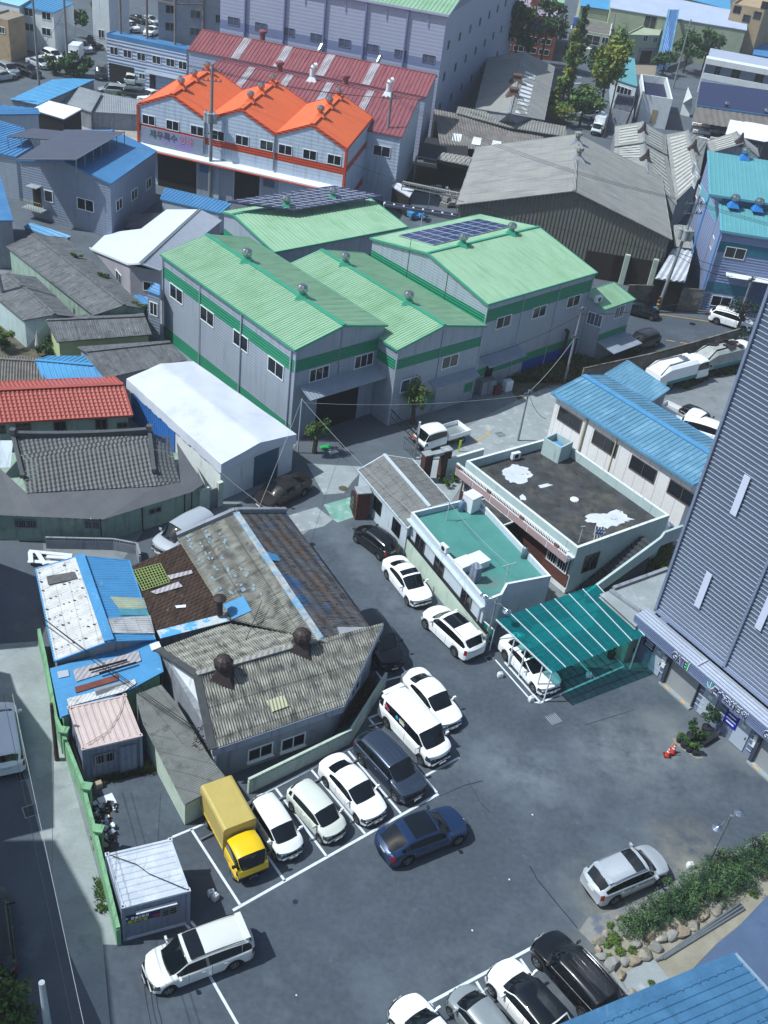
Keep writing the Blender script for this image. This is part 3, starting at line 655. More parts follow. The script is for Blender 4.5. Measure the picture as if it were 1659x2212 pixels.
DARK=M('dark_interior','#14161b',.9,var=.3,scale=.5);STEEL=M('galvanised_steel','#8e979e',.4,var=.1,scale=2,metal=.6);TURB=M('turbine_metal','#a9adb0',.22,var=.1,scale=6,metal=.9);POLEM=M('concrete_pole','#7f8489',.8,var=.12,scale=1.5,stain=[('#64696e',1.5,.55,.68)])
PVC=M('downpipe','#aab4c2',.5,var=.06,scale=2);WIRE=M('cable','#20242b',.7,var=0);WIREL=M('pale_cable','#9aa0a4',.7,var=0);RUSTD=M('dark_ventilator','#33292b',.6,var=.25,scale=3)
TEALT=tintmat('teal_polycarbonate','#18b8ae');WHITEM=M('white_metal','#d8dee6',.5,var=.05,scale=1.5);AWN=M('grey_awning','#8b95a6',.5,var=.08,scale=1,ribs=('u',.3,.3))
TWR=M('tower_louvre','#65738c',.38,var=.05,scale=.25,metal=.35,fine=0);TWRF=M('tower_frame','#8592ae',.4,var=.04,scale=.5,metal=.3);TWRB=M('tower_back_sheet','#606d86',.45,var=.05,scale=.5);TWRL=M('tower_metal_and_highlight','#b9c2d2',.4,var=.05,scale=.5,metal=.3)
SOLAR=M('solar_cell','#1b2c5c',.15,var=.12,scale=.6,lines=[('u',1.65,.05,2.6),('v',1.0,.05,2.6)],spec=.6);SOLAR2=M('solar_cell_hazy','#3a3a58',.2,var=.2,scale=.25,lines=[('u',1.65,.05,2.2),('v',1.0,.05,2.2)],spec=.6)
CONT1=M('white_container','#b7c1cf',.6,var=.08,scale=1,stain=[('#a28770',2.4,.70,.76),('#c5ccd6',.8,.5,.65)],streak=[('#9a948c',4,.5,.62,.76)]);CONT2=M('pink_container','#c2b2b1',.7,var=.08,scale=1,stain=[('#9c6d58',2.0,.66,.72)],streak=[('#9b7a70',5,.6,.6,.74)]);CONTW=M('container_wall','#7a869c',.6,var=.1,scale=1,ribs=('u',.3,.5),stain=[('#5c6578',1.2,.58,.7)])
NAVY=M('navy_sign','#141c52',.5,var=.05,scale=2);SGNB=M('blue_sign','#1a1f9e',.5,var=.05,scale=2);TXW=M('white_lettering','#dfe6f2',.5,var=0);TXY=M('yellow_green_lettering','#b5c23a',.5,var=0);TXR=M('red_mark','#b53a48',.5,var=0);TXN=M('navy_lettering','#2b3560',.45,var=0);TXG=M('green_mark','#1f9a55',.5,var=0)
ORG=M('cone_orange','#cf3018',.5,var=.06,scale=3,obj=True);JUG=M('white_plastic','#d3dae2',.35,var=.04,scale=3,obj=True);POT=M('dark_pot','#272a33',.6,var=.15,scale=3);ROCK=M('boulder','#8e8b83',.9,var=.3,scale=1.5,stain=[('#7c756b',1.2,.5,.6),('#b0aca4',3,.58,.66)],bumpn=.8)
BARK=M('bark','#4a4136',.95,var=.3,scale=4)
def leafm(n,c,v=.35):return M(n,c,.7,var=v,scale=1.1,fine=.2,stain=None,spec=.25)
LEAF=leafm('leaf_dark','#34522d');LEAF2=leafm('leaf_mid','#3d6130');LEAF3=leafm('leaf_yellow','#808b38',.25);LEAF4=leafm('leaf_bluegreen','#34503a');LEAF5=leafm('leaf_weed','#55703a');LEAFL=leafm('leaf_light','#637f3f',.25);DRYL=leafm('dry_grass','#6d6246')
BEIGE=M('beige_render','#a89478',.85,var=.1,scale=.6,stain=[('#8b7a62',.8,.56,.7)]);SAGE=M('sage_render','#a0ab95',.85,var=.1,scale=.5,stain=[('#858f78',.6,.58,.72)]);REDB=M('red_brown_brick','#8d4f3c',.85,var=.15,scale=1);COURT=M('court_sand','#a19b99',.95,var=.12,scale=.4,stain=[('#8c8785',.3,.5,.65)])
GLR=M('pale_flat_roof','#a9b6cf',.6,var=.06,scale=.3);LILR=M('lilac_flat_roof','#9c93a8',.7,var=.08,scale=.5)
# ================================================================ ground
ground('ground',[V((-700,-150,0)),V((900,-150,0)),V((900,1500,0)),V((-700,1500,0))],CONC,-0.02)
def P2(*pts):return[g(p)for p in pts]
ground('road',[V((-260,95,0))]+[V((60,95,0)),V((180,420,0)),V((-260,420,0))],ASPH2,-0.012)
ground('road',P2((-60,1150),(90,1150),(130,1600),(180,2010),(235,2300),(-300,2400),(-200,1500)),ASPH2,-0.008)
ground('pavement',P2((-60,1395),(84,1385),(125,1560),(160,1700),(256,2041),(222,2040),(242,2260),(150,2060),(100,1850),(60,1700)),PAVE,0.0)
ground('parking_lot',P2((236,2330),(222,2040),(256,2041),(200,1700),(330,1400),(690,1128),(775,1098),(870,1150),(1100,1430),(1407,1450),(1900,1880),(1659,1800),(1290,2010),(1345,2110),(1240,2330)),ASPH,-0.004)
ground('courtyard',gp('T1',0,(560,560),(1010,520),(1190,850),(1105,930),(700,1040),(640,1100),(600,800)),ASPH,0.0)
ground('alley',P2((250,1230),(330,1120),(480,1110),(560,1060),(640,960),(700,900),(860,850),(960,1000),(850,1100),(760,1105),(600,1130),(430,1210)),ASPH2,-0.010)
ground('alley_concrete',gp('S2',0,(200,1005),(385,950),(490,1030),(430,1075),(275,1110)),CONC2,0.0)
ground('green_painted_pavement',gp('S2',0,(430,935),(630,878),(640,1010),(520,1050),(490,1030)),GRNP,0.0)
ground('alley_concrete',gp('S2',0,(1050,620),(1480,360),(1800,200),(2300,120),(2000,700),(1700,800),(1430,640),(1250,920),(1000,640)),CONC2,-0.004)
ground('alley_concrete',gp('S2',0,(320,668),(700,690),(620,780),(560,860),(430,870)),CONC2,0.0)
ground('road',gp('R6',0,(640,900),(780,860),(1000,870),(1290,905),(1800,960),(1800,1300),(1330,1010),(850,1160),(700,1230),(350,1300),(300,1150)),ASPH,-0.002)
ground('yard',gp('S3',0,(1000,240),(1230,100),(1500,60),(1500,700),(1200,450)),CONC,0.002)
ground('court',gp('R1',0,(300,860),(470,840),(600,730),(880,700),(890,940),(420,990)),COURT,0.0)
ground('weedy_soil',gp('S6',0,(440,330),(700,60),(860,-60),(1050,40),(1000,200),(620,330)),DIRT,0.0)
ground('weedy_soil',gp('R6',0,(-60,1300),(60,1180),(430,1110),(640,1060),(720,1200),(520,1300),(250,1327),(50,1420)),DIRT,0.0)
ground('weedy_soil',P2((0,640),(130,700),(240,700),(330,760),(320,800),(0,800)),DIRT,0.0)
ground('soil_bed',gp('T1',0,(600,1010),(740,1010),(720,760),(640,640),(560,600),(590,860)),DIRT,0.004)
ground('soil_bed',gp('T2',0,(-50,440),(260,330),(560,200),(720,20),(760,-120),(560,100),(250,290),(-80,330)),DIRT,0.0)
# planting strip, sandy path and slate blue overlay, lower right
ground('dusty_ground',gp('T6',0,(440,560),(500,470),(760,400),(1150,190),(1400,80),(1659,-80),(1900,-200),(1900,-60),(1500,250),(960,560),(640,660),(520,640)),DUST,0.0)
ground('sandy_path',gp('T6',0,(560,640),(900,520),(1400,300),(1800,40),(1800,260),(1330,640),(1150,830),(900,960),(700,1000),(620,780)),SAND,0.003)
ground('concrete_slab',gp('T6',0,(720,850),(905,725),(1030,880),(860,1010),(760,990)),CONC2,0.007)
ground('blue_ground_overlay',gp('T6',0,(1050,960),(1200,780),(1330,645),(1460,540),(1659,330),(1900,100),(2000,700),(1700,1100)),BLUEP,0.008)  # flat slate blue overlay on the ground
mb=MB();A=gr('T6',620,790);B_=gr('T6',745,985);mb.bar(A+V((0,0,.09)),B_+V((0,0,.09)),.2,.18);tag(mb.build('kerb',CONC2),kind='structure')
# ---- painted lines
def stripe(p,q,w_=.13,mt=None,z=0.007,name='parking_line'):
 a,b=g(p,z),g(q,z);d=(b-a).normalized();s=V((-d.y,d.x,0))*(w_/2);mb=MB();mb.face([a-s,b-s,b+s,a+s]);return tag(mb.build(name,mt or LINE),kind='structure')
front0,front1=(503,1966.5),(947,1715)
stripe(front0,front1,.15);stripe((372,1808),(428,1785));stripe((413,1791),(519,1955));stripe((428,1785),(560,1722),.12,z=.0071)
stripe((505,1745),(615.4,1903));stripe((595,1702),(705.8,1850));stripe((672,1662),(789.5,1802));stripe((752,1622),(866,1757));stripe((835,1585),(944,1712))
stripe((555,1721),(773,1609),.12);stripe((916,1677),(992,1636));stripe((795,1552),(835,1535));stripe((796,1551),(850,1612));stripe((829.7,1470.5),(866,1461));stripe((826,1468),(812,1450));stripe((868,1440),(884,1462))
stripe((445,2094),(540,2260));stripe((400,1995),(440,2040));stripe((412,1990),(450,2035))
stripe((800,2235),(1160,2041),.15);stripe((1029,2120),(1100,2240));stripe((1124,2071),(1240,2240));stripe((930,2168),(980,2250));stripe((1300,2150),(1340,2230))
stripe((1090,1430),(1168,1518));stripe((1070,1425),(1150,1516),.1);stripe((1167,1518),(1349,1438.5));stripe((1349,1438.5),(1305,1396));stripe((1250,1428),(1286,1466));stripe((1150,1516),(1168,1518))
stripe(px('R6',700,1000)[:2],px('R6',955,1028)[:2],.1,LINEY,name='road_line')
for a,b in(((1000,1033),(1060,1043)),((1090,1048),(1140,1056))):stripe(px('R6',*a),px('R6',*b),.12,LINEY,name='road_line')
stripe(px('R6',930,862),px('R6',1290,915),.12,LINEY,name='road_line');stripe(px('R6',760,850),px('R6',915,873),.12,name='road_line');stripe(px('R6',905,858),px('R6',915,876),.12,name='road_line')
stripe(px('S2',1385,540),px('S2',1480,488),.12,LINEY,name='road_line');stripe(px('S2',1480,488),px('S2',1500,455),.12,LINEY,name='road_line')
for k,(a,b)in enumerate((((1060,560),(1140,540)),((470,830),(500,810)),((660,740),(715,740)))):stripe((a[0]*.2008*1.8,a[1]*.2008*1.8)if 0 else((a[0])*.2168,(a[1])*.2168),(b[0]*.2168,b[1]*.2168),.15,LINEY if k else LINE,name='road_line')
# drain covers and stains
def cover(t,x,y,s=.5,mt=None,label='',round_=False,rz=.6):
 c=gr(t,x,y);o=root('manhole_cover' if round_ else 'drain_cover',c,label,'drain cover');mb=MB()
 if round_:mb.cyl(c+V((0,0,.002)),c+V((0,0,.014)),s/2,n=18);part('lid',mb,mt or STEEL,o)
 else:
  u=V((math.cos(rz),math.sin(rz),0));v=V((-u.y,u.x,0));h=s/2
  for k in range(2):mb.box(c+u*(h*(2*k-1))+V((0,0,.012)),(.06,s+.06,.02),0,ux=u);mb.box(c+v*(h*(2*k-1))+V((0,0,.012)),(s-.06,.06,.02),0,ux=u)
  part('frame',mb,STEEL,o);mb=MB()
  for k in range(7):mb.box(c+u*(s*(k/6-.5)*.86)+V((0,0,.012)),(.025,s-.08,.014),0,ux=u)
  part('grate',mb,mt or STEEL,o)
cover('S6',275,1158,.75,PVC,'square steel drain cover with damp rim in the middle of the lot')
cover('S5',1500,770,.45,DRK,'dark drain grate beside the back bumper of the large white SUV')
cover('S2',632,1095,.45,DRK,'dark drain grate beside the black hatchback')
cover('S2',1570,482,.6,STEEL,'grey square cover in the concrete alley behind the white truck')
cover('S2',555,830,.7,DIRT,'round rusty manhole cover in the alley under the tree shadow',True)
cover('R6',1172,930,.7,DRK,'round dark manhole cover in the upper road',True)
cover('T1',200,755,.7,DRK,'dark square drain cover in the shaded lane on the left');cover('T1',150,530,.6,DRK,'dark square drain cover behind the parked white van in the lane')
mb=MB()
for(x,y,s)in((247,372,.14),(1315,0,.08)):
 c=gr('T5',x,y,.004);mb.cyl(c,c+V((0,0,.001)),s,n=12)
tag(mb.build('oil_stain',M('oil','#242b3a',.4,var=0)),kind='structure')
mb=MB()
for p,s in(((455,2105),.1),((940,1790),.06),((1020,2010),.05),((640,2150),.04),((1100,1900),.05),((1150,1760),.05)):
 c=g(p,.004);mb.cyl(c,c+V((0,0,.02)),s,n=6)
tag(mb.build('litter',JUG),kind='stuff')
# asphalt crack
mb=MB()
def crack(ps,w_=.03):
 for a,b in zip(ps[:-1],ps[1:]):
  A,B=g(a,.003),g(b,.003);d=(B-A).normalized();s=V((-d.y,d.x,0))*w_;mb.face([A-s*rnd.uniform(.3,1),B-s*rnd.uniform(.3,1),B+s,A+s])
crack([px('T6',x,y)for x,y in((120,140),(170,230),(245,320),(300,390),(360,460),(430,545))],.035)
crack([px('T2',x,y)for x,y in((1180,660),(1340,590),(1460,560))]);crack([px('T2',x,y)for x,y in((1360,560),(1440,700),(1500,760))],.02)
crack([px('T3',x,y)for x,y in((480,200),(640,150),(800,100))],.02)
for a in range(3):crack([(310+a*12+rnd.uniform(-2,2)+k*4,2120+k*22+a*5)for k in range(6)],.02)
tag(mb.build('asphalt_crack',M('crack_tar','#1b2230',.8,var=0)),kind='structure')
# ================================================================ buildings
def wins(B,pl,t,pts,w_,h,mats=(WIN,PANE),**k):
 for(x,y)in pts:window(B.rt,pl,px(t,x,y),w_,h,mats,**k)
def pipe(rt,pts,r=.06,mt=None,name='downpipe'):
 mb=MB();mb.tube([V(p)for p in pts],r,n=6);return part(name,mb,mt or PVC,rt)
def vp(B,t,x,y):
 "point of the ridge nearest to a surveyed pixel"
 best=None
 for k in range(201):
  q=B.Rg+(B.R1-B.Rg)*(k/200);p=proj(q);d=(p[0]-px(t,x,y)[0])**2+(p[1]-px(t,x,y)[1])**2
  if best is None or d<best[0]:best=(d,q)
 return best[1]
def awning(rt,pl,A,B_,z,d,drop,mt,name='awning',th=.06):
 "sloping sheet fixed to a wall"
 n=pl[1];a,b=V((A.x,A.y,z)),V((B_.x,B_.y,z));o=n*d-V((0,0,drop));mb=MB()
 q=[a,b,b+o,a+o];dn=V((0,0,-th));mb.mesh(q+[p+dn for p in q],[(0,1,2,3),(7,6,5,4),(0,4,5,1),(1,5,6,2),(2,6,7,3),(3,7,4,0)])
 return part(name,mb,mt,rt)
def at_z(p,pl,z):
 q=onplane(p,pl);return V((q.x,q.y,z))
GT=(G_TRIM,TURB)
# --- green warehouse in front (two windows on the gable)
E0,E1,F0=g((637,757),8.2),g((346,549),8.2),g((838,703),8.2)
B1=gable('green_warehouse','green roofed silver warehouse with the big open doorway, beside the white tarpaulin tent',E0,E1,F0,ridge_hit(E0,F0,(744,703)),SIDE,G_ROOF,G_TRIM,ribs=(.27,.045,'trap',.1),gr_='green roofed warehouses',over=.2,capw=.4)
for pl,a,b in((B1.E,B1.e0,B1.e1),(B1.G,B1.e0,B1.f0),(B1.F,B1.f0,B1.f1)):
 band(B1.rt,pl,a,b,6.1,7.15,G_BAND)
 if pl is not B1.G:band(B1.rt,pl,a,b,.2,1.4,G_BAND)
wins(B1,B1.E,'R4',[(1140,735),(1338,880),(1555,1040)],2.15,1.35);wins(B1,B1.E,'R5',[(122,1215)],2.15,1.35)
wins(B1,B1.G,'R5',[(400,1250),(688,1165)],2.0,1.2,mull=2)
for t,x,y in(('R4',1580,545),('R5',285,765)):vent(B1.rt,vp(B1,t,x,y),1.0,GT)
gA,gB=at_z(px('S2',400,330),B1.G,0),at_z(px('S2',640,260),B1.G,0)
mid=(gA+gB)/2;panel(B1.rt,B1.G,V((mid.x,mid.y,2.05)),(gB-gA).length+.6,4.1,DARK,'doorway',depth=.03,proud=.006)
gC=gB+(gB-gA).normalized()*.9;panel(B1.rt,B1.G,V((gC.x,gC.y,2.0)),1.6,4.0,SIDE,'door_leaf',depth=.06)
aw0=at_z(px('S2',262,260),B1.G,0);aw1=B1.f0;awning(B1.rt,B1.G,aw0,aw1,4.85,1.6,.55,AWN)
for k,t_ in enumerate((.02,.37,.69,1.0)):
 q=B1.e0+(B1.e1-B1.e0)*t_;pipe(B1.rt,[V((q.x,q.y,8.1))+B1.E[1]*.1,V((q.x,q.y,.1))+B1.E[1]*.1],.07 if k!=2 else.05)
pipe(B1.rt,[V((B1.e0.x,B1.e0.y,8.1))+B1.G[1]*.1,V((B1.e0.x,B1.e0.y,.2))+B1.G[1]*.1]);q=(B1.e0+B1.f0)/2;pipe(B1.rt,[V((q.x,q.y,8.9))+B1.G[1]*.03,V((q.x,q.y,4.8))+B1.G[1]*.03],.03,STEEL,'panel_joint')
# --- green warehouse in the middle
E0,F0=g((858,757),7.2),g((1052,704),7.2);F1=g((784.5,546),7.2);E1=E0+(F1-F0)
B2=gable('green_warehouse','green roofed silver warehouse squeezed between the two larger green roofed ones',E0,E1,F0,ridge_hit(E0,F0,(961,703)),SIDE,G_ROOF,G_TRIM,ribs=(.27,.045,'trap',.1),gr_='green roofed warehouses',over=.15)
for pl,a,b in((B2.G,B2.e0,B2.f0),(B2.E,B2.e0,B2.e1)):band(B2.rt,pl,a,b,5.3,6.2,G_BAND)
wins(B2,B2.G,'R5',[(1245,1170)],1.9,1.2);wins(B2,B2.G,'S2',[(983,158)],2.0,1.2,mats=(WIN,PANE2))
for x,y in((565,545),(972,795)):vent(B2.rt,vp(B2,'R5',x,y),.95,GT)
a,b=at_z(px('S2',1112,120),B2.G,0),at_z(px('S2',1395,70),B2.G,0);awning(B2.rt,B2.G,a,b,3.3,.9,.4,AWN)
a,b=at_z(px('S2',1135,300),B2.G,0),at_z(px('S2',1320,250),B2.G,0);band(B2.rt,B2.G,B2.e0+(B2.f0-B2.e0)*.44,B2.f0,.9,1.8,G_BAND)
m_=(a+b)/2;panel(B2.rt,B2.G,V((m_.x,m_.y,1.3)),(b-a).length,2.6,SIDE,'roller_door',.08)
q=B2.e0;pipe(B2.rt,[V((q.x,q.y,7.1))+B2.G[1]*.1,V((q.x,q.y,.1))+B2.G[1]*.1]);q=B2.f0-V((.1,0,0));pipe(B2.rt,[V((q.x,q.y,7.1))+B2.G[1]*.1,V((q.x,q.y,.1))+B2.G[1]*.1])
q=(B2.e0+B2.f0)/2;pipe(B2.rt,[V((q.x,q.y,7.8))+B2.G[1]*.03,V((q.x,q.y,.1))+B2.G[1]*.03],.03,STEEL,'panel_joint')
# --- large green warehouse on the right
E0,E1,F0=g((1054,658),8.8),g((1291,589),8.8),g((799,514),8.8)
B3=gable('green_warehouse','largest green roofed silver warehouse, blue solar panels lying flat on its back slope',E0,E1,F0,ridge_hit(E0,F0,(925,547)),SIDE,G_ROOF,G_TRIM,ribs=(.27,.018,'trap',.1),gr_='green roofed warehouses',over=.2,capw=.25)
for pl,a,b in((B3.E,B3.e0,B3.e1),(B3.G,B3.e0,B3.f0)):band(B3.rt,pl,a,b,6.9 if pl is B3.E else 6.7,8.1 if pl is B3.E else 7.7,G_BAND)
band(B3.rt,B3.E,B3.e0,B3.e1,1.5,2.3,G_BAND);band(B3.rt,B3.E,B3.e0+(B3.e1-B3.e0)*.45,B3.e1,.15,1.49,M('blue_base_paint','#1b3f96',.6))
wins(B3,B3.E,'R5',[(1590,915)],1.9,1.15);wins(B3,B3.E,'R6',[(182,850),(402,783)],1.9,1.15)
for t,x,y in(('R5',1330,430),('R5',1640,350)):vent(B3.rt,vp(B3,t,x,y),.95,GT)
nB=(B3.F0-B3.Rg).cross(B3.R1-B3.Rg).normalized();nB=nB if nB.z>0 else-nB;plB=(B3.Rg+nB*.12,nB)
def slopepanel(rt,pts,pl,mt,name,th=.05,solidframe=True):
 q=[onplane(p,pl)for p in pts];n=pl[1];mb=MB();mb.face(q if(q[1]-q[0]).cross(q[2]-q[1]).z>0 else q[::-1])
 o=part(name,mb,mt,rt)
 mb=MB()
 for i in range(len(q)):mb.bar(q[i]-n*.03,q[(i+1)%len(q)]-n*.03,.07,.06,up=n)
 for k in range(1,8):mb.bar(q[0].lerp(q[1],k/8)+n*.01,q[3].lerp(q[2],k/8)+n*.01,.06,.03,up=n)
 for k in range(1,4):mb.bar(q[0].lerp(q[3],k/4)+n*.01,q[1].lerp(q[2],k/4)+n*.01,.06,.03,up=n)
 part(name+'_frame',mb,PVC,rt,parent=o);return o
slopepanel(B3.rt,[px('R5',*p)for p in((915,356),(1430,250),(1640,297),(1140,418))],plB,SOLAR,'solar_panel')
a=at_z(px('S2',1435,40),B3.E,0);b=at_z(px('S2',1659,-10),B3.E,0);awning(B3.rt,B3.E,B3.e0+(B3.e1-B3.e0)*.02,B3.e0+(B3.e1-B3.e0)*.36,3.6,1.3,.5,AWN)
for k in range(4):q=B3.e0+(B3.e1-B3.e0)*(k/3.0);pipe(B3.rt,[V((q.x,q.y,8.6))+B3.E[1]*.05,V((q.x,q.y,.1))+B3.E[1]*.05],.035 if 0<k<3 else.07)
for k in range(1,3):q=B3.e0+(B3.f0-B3.e0)*(k/3.0);pipe(B3.rt,[V((q.x,q.y,8.9+.9*k))+B3.G[1]*.03,V((q.x,q.y,.1))+B3.G[1]*.03],.035,STEEL,'panel_joint')
q=onplane(px('R6',330,1060),B3.E)+B3.E[1]*.35;mb=MB();mb.tube([V((q.x,q.y,.8)),V((q.x,q.y,3.4)),V((q.x,q.y,3.5))-B3.E[1]*.3],.16,n=8);part('exhaust_duct',mb,RUSTD,B3.rt)
a=B3.e0+(B3.e1-B3.e0)*.13;panel(B3.rt,B3.E,V((a.x,a.y,1.2)),1.0,2.4,DARK,'door',.04)
# --- green annex, lower
z=5.6;A,B_,C_=g(px('R6',608,838),z),g(px('R6',806,770),z),g(px('R6',665,660),z+1.0);D_=A+(C_-B_)
B4=shed('green_annex','small green roofed annex with an air conditioner on its roof, beside the upper road',[A,B_,C_,D_],0,SIDE,G_ROOF,G_TRIM,ribs=(.45,.03,'trap',.1),ribdir=C_-B_)
for t,x,y in(('R6',540,900),('R6',699,850)):
 pl=min(B4.pl,key=lambda pl:abs((onplane(px(t,x,y),pl)-pl[0]).z-(-1.2))+(0 if pl[1].dot(ray(px(t,x,y)))<0 else 99)+(0 if(pl[1].x<0)==(x<600)else 50));window(B4.rt,pl,px(t,x,y),1.5,1.3,(WIN,PANE2),bars=3)
fp=[pl for pl in B4.pl if pl[1].dot(V((.7,-.7,0)))>.6][0];q0=B4.q[0]
band(B4.rt,fp,*((lambda s:(s[0],s[1]))(sorted(B4.q,key=lambda p:p.dot(fp[1]))[-2:])),2.2,2.9,G_BAND)
s2=sorted(B4.q,key=lambda p:p.dot(fp[1]))[-2:];awning(B4.rt,fp,s2[0]-(s2[1]-s2[0])*.25*0,s2[1],2.15,2.2,.3,AWN)
def ac_unit(c,label,az=0.,s=1.,z=None,name='air_conditioner',group=None):
 c=V(c);o=root(name,c,label,'air conditioner',group);u=V((math.cos(az),math.sin(az),0));n=V((u.y,-u.x,0));mb=MB();mb.box(c+V((0,0,.36*s)),(.82*s,.32*s,.6*s),0,ux=u);part('casing',mb,WHITEM,o)
 mb=MB();mb.cyl(c+n*.16*s+V((0,0,.36*s)),c+n*.175*s+V((0,0,.36*s)),.22*s,n=14);part('fan_grille',mb,DRK,o)
 mb=MB()
 for k in(-1,1):mb.box(c+u*.3*k*s+V((0,0,.03)),(.06,.4*s,.06),0,ux=u)
 part('foot',mb,STEEL,o)
ac_unit(onplane(px('R6',558,790),((A+D_)/2,(B_-A).cross(C_-B_).normalized())),'white air conditioner sitting on the green annex roof',.8)
ac_unit(g(px('R6',232,1125),.3),'white air conditioner low on the blue painted base of the large green warehouse',.78)
# --- green building behind, carrying the raised solar array
E0,E1,F0=g((592,545),7.6),g((881.5,490),7.6),g((478.6,457.3),7.6)
B5=gable('green_warehouse','green roofed warehouse at the back under a raised deck of purple grey solar panels',E0,E1,F0,ridge_hit(E0,F0,(503,463)),SIDE,G_ROOF,G_TRIM,ribs=(.4,.03,'trap',.08),gr_='green roofed warehouses',over=.2)
band(B5.rt,B5.E,B5.e0,B5.e1,3.8,5.4,G_BAND);band(B5.rt,B5.G,B5.e0,B5.f0,5.0,6.0,G_BAND)
zr=B5.Rg.z+.9;q=[g(px('R5',*p),z_)for p,z_ in(((240,192),zr-.3),((805,100),zr-.3),((495,35),zr+.2),((-190,135),zr+.2))]
mb=MB();mb.face(q if(q[1]-q[0]).cross(q[2]-q[1]).z>0 else q[::-1]);so_=part('solar_array',mb,SOLAR2,B5.rt);mb=MB()
for i in range(4):mb.bar(q[i]-V((0,0,.06)),q[(i+1)%4]-V((0,0,.06)),.08,.1)
mg=MB()
for k in range(1,12):mg.bar(q[0].lerp(q[1],k/12)+V((0,0,.01)),q[3].lerp(q[2],k/12)+V((0,0,.01)),.08,.03)
for k in range(1,6):mg.bar(q[0].lerp(q[3],k/6)+V((0,0,.01)),q[1].lerp(q[2],k/6)+V((0,0,.01)),.08,.03)
part('panel_grid',mg,PVC,B5.rt,parent=so_)
for k in range(6):
 p=q[0]+(q[1]-q[0])*(k/5.0);mb.bar(p,V((p.x,p.y,p.z-1.9)),.09,.09,up=V((1,0,0)))
for k in range(6):p,p2=q[0]+(q[1]-q[0])*(k/5.0),q[3]+(q[2]-q[3])*(k/5.0);mb.bar(p-V((0,0,.12)),p2-V((0,0,.12)),.06,.1)
part('array_frame',mb,GREYC,B5.rt,parent=so_)
for x,y in((188,170),(487,115)):vent(B5.rt,g(px('R5',x,y),zr-.25),.95,GT)
# --- white tarpaulin tent
zt=3.4;tp=[g(p,zt)for p in((273,818),(478,1003),(641,938),(418,780))]
rt=root('tarpaulin_tent',(tp[0]+tp[1]+tp[2]+tp[3])/4-V((0,0,zt)),'long storage tent under a white tarpaulin, against the green warehouse','tent')
def tentpt(s,t_):
 a=tp[0].lerp(tp[1],s);b=tp[3].lerp(tp[2],s);p=a.lerp(b,t_);e=1-abs(2*t_-1)
 p.z=zt+.55*e-.05*abs(math.sin(s*math.pi*5))*min(1,e*4);p.z+=.012*math.sin(t_*17+s*19);return p
mb=MB();NS,NT=46,24;gridp=[[tentpt(i/NS,j/NT)for j in range(NT+1)]for i in range(NS+1)]
for i in range(NS):
 for j in range(NT):mb.face([gridp[i][j],gridp[i+1][j],gridp[i+1][j+1],gridp[i][j+1]])
cc=sum(tp,V())/4
def skirt(pts,drop):
 for i in range(len(pts)-1):
  a,b=pts[i],pts[i+1]
  o=lambda p,k:V((p.x,p.y,0))+(V((p.x-cc.x,p.y-cc.y,0)).normalized()*(.05+.025*math.sin(k*2.3)))
  d0,d1=drop+.05*math.sin(i*.9)+.03*math.sin(i*2.7),drop+.05*math.sin((i+1)*.9)+.03*math.sin((i+1)*2.7)
  a2,b2=o(a,i),o(b,i+1);a2.z=a.z-d0;b2.z=b.z-d1;mb.face([a,a2,b2,b])
skirt([gridp[i][0]for i in range(NS+1)],.8);skirt([gridp[i][NT]for i in range(NS+1)],.4);skirt([gridp[NS][j]for j in range(NT+1)],.75);skirt([gridp[0][j]for j in range(NT+1)],.4)
bm_merge(mb);part('tarpaulin',mb,TENT,rt,auto=28)
mb=MB();q=[p.lerp(cc,.03)for p in tp];mb.prism([(p.x,p.y)for p in q],0,zt-.1,top=False);part('wall',mb,WWALL,rt)
plF=plane_of(q[1],q[2],cc);plL=plane_of(q[0],q[1],cc)
u=(q[2]-q[1]);m_=q[1]+u*.62;panel(rt,plF,V((m_.x,m_.y,1.35)),u.length*.34,2.7,M('teal_door','#3f6277',.6),'door',.05);m_=q[1]+u*.87;panel(rt,plF,V((m_.x,m_.y,1.35)),u.length*.2,2.7,WHITEM,'door',.05)
u=(q[1]-q[0]);m_=q[0]+u*.28;panel(rt,plL,V((m_.x,m_.y,1.5)),u.length*.5,3.0,M('blue_siding','#2b66b0',.5,ribs=('u',.3,.4),fine=0),'side_panel',.05)
# --- big white building with blue roof
E0,E1,F1=g((1194,846),4.9),g((1502,1045),4.9),g((1539,946),4.9);F0=g((1311,811),4.9);
B6=gable('white_building','white panelled building with blue ribbed roof behind the flat blackened roof',E0,E1,F0,ridge_hit(E0,F0,(1261,811)),WPANEL,B_ROOF3,M('blue_gutter','#4f8fc0',.5),ribs=(.42,.05,'seam',.07),over=.3,capw=.5,walltop=.15)
for c in((380,385),(607,540),(853,705),(1104,866)):window(B6.rt,B6.E,px('S3',*c),2.6,1.25,(WIND,PANE),mull=1)
for c in((470,480),):q=onplane(px('S3',*c),B6.E);pipe(B6.rt,[V((q.x,q.y,4.7))+B6.E[1]*.1,V((q.x,q.y,.1))+B6.E[1]*.1],.09,M('beige_pipe','#b3a994',.6))
q=onplane(px('S3',650,640),B6.E);pipe(B6.rt,[V((q.x,q.y,4.7))+B6.E[1]*.08,V((q.x,q.y,.1))+B6.E[1]*.08],.05,M('cream_pipe','#d0c8a8',.6))
mb=MB();mb.bar(B6.E0+V((0,0,-.12))+B6.E[1]*.08,B6.E1+V((0,0,-.12))+B6.E[1]*.08,.2,.2);part('gutter',mb,B_ROOF3,B6.rt)
k6=.3347;z3=lambda x,y,z:g((1103.8+k6*x,610.7+k6*y),z)
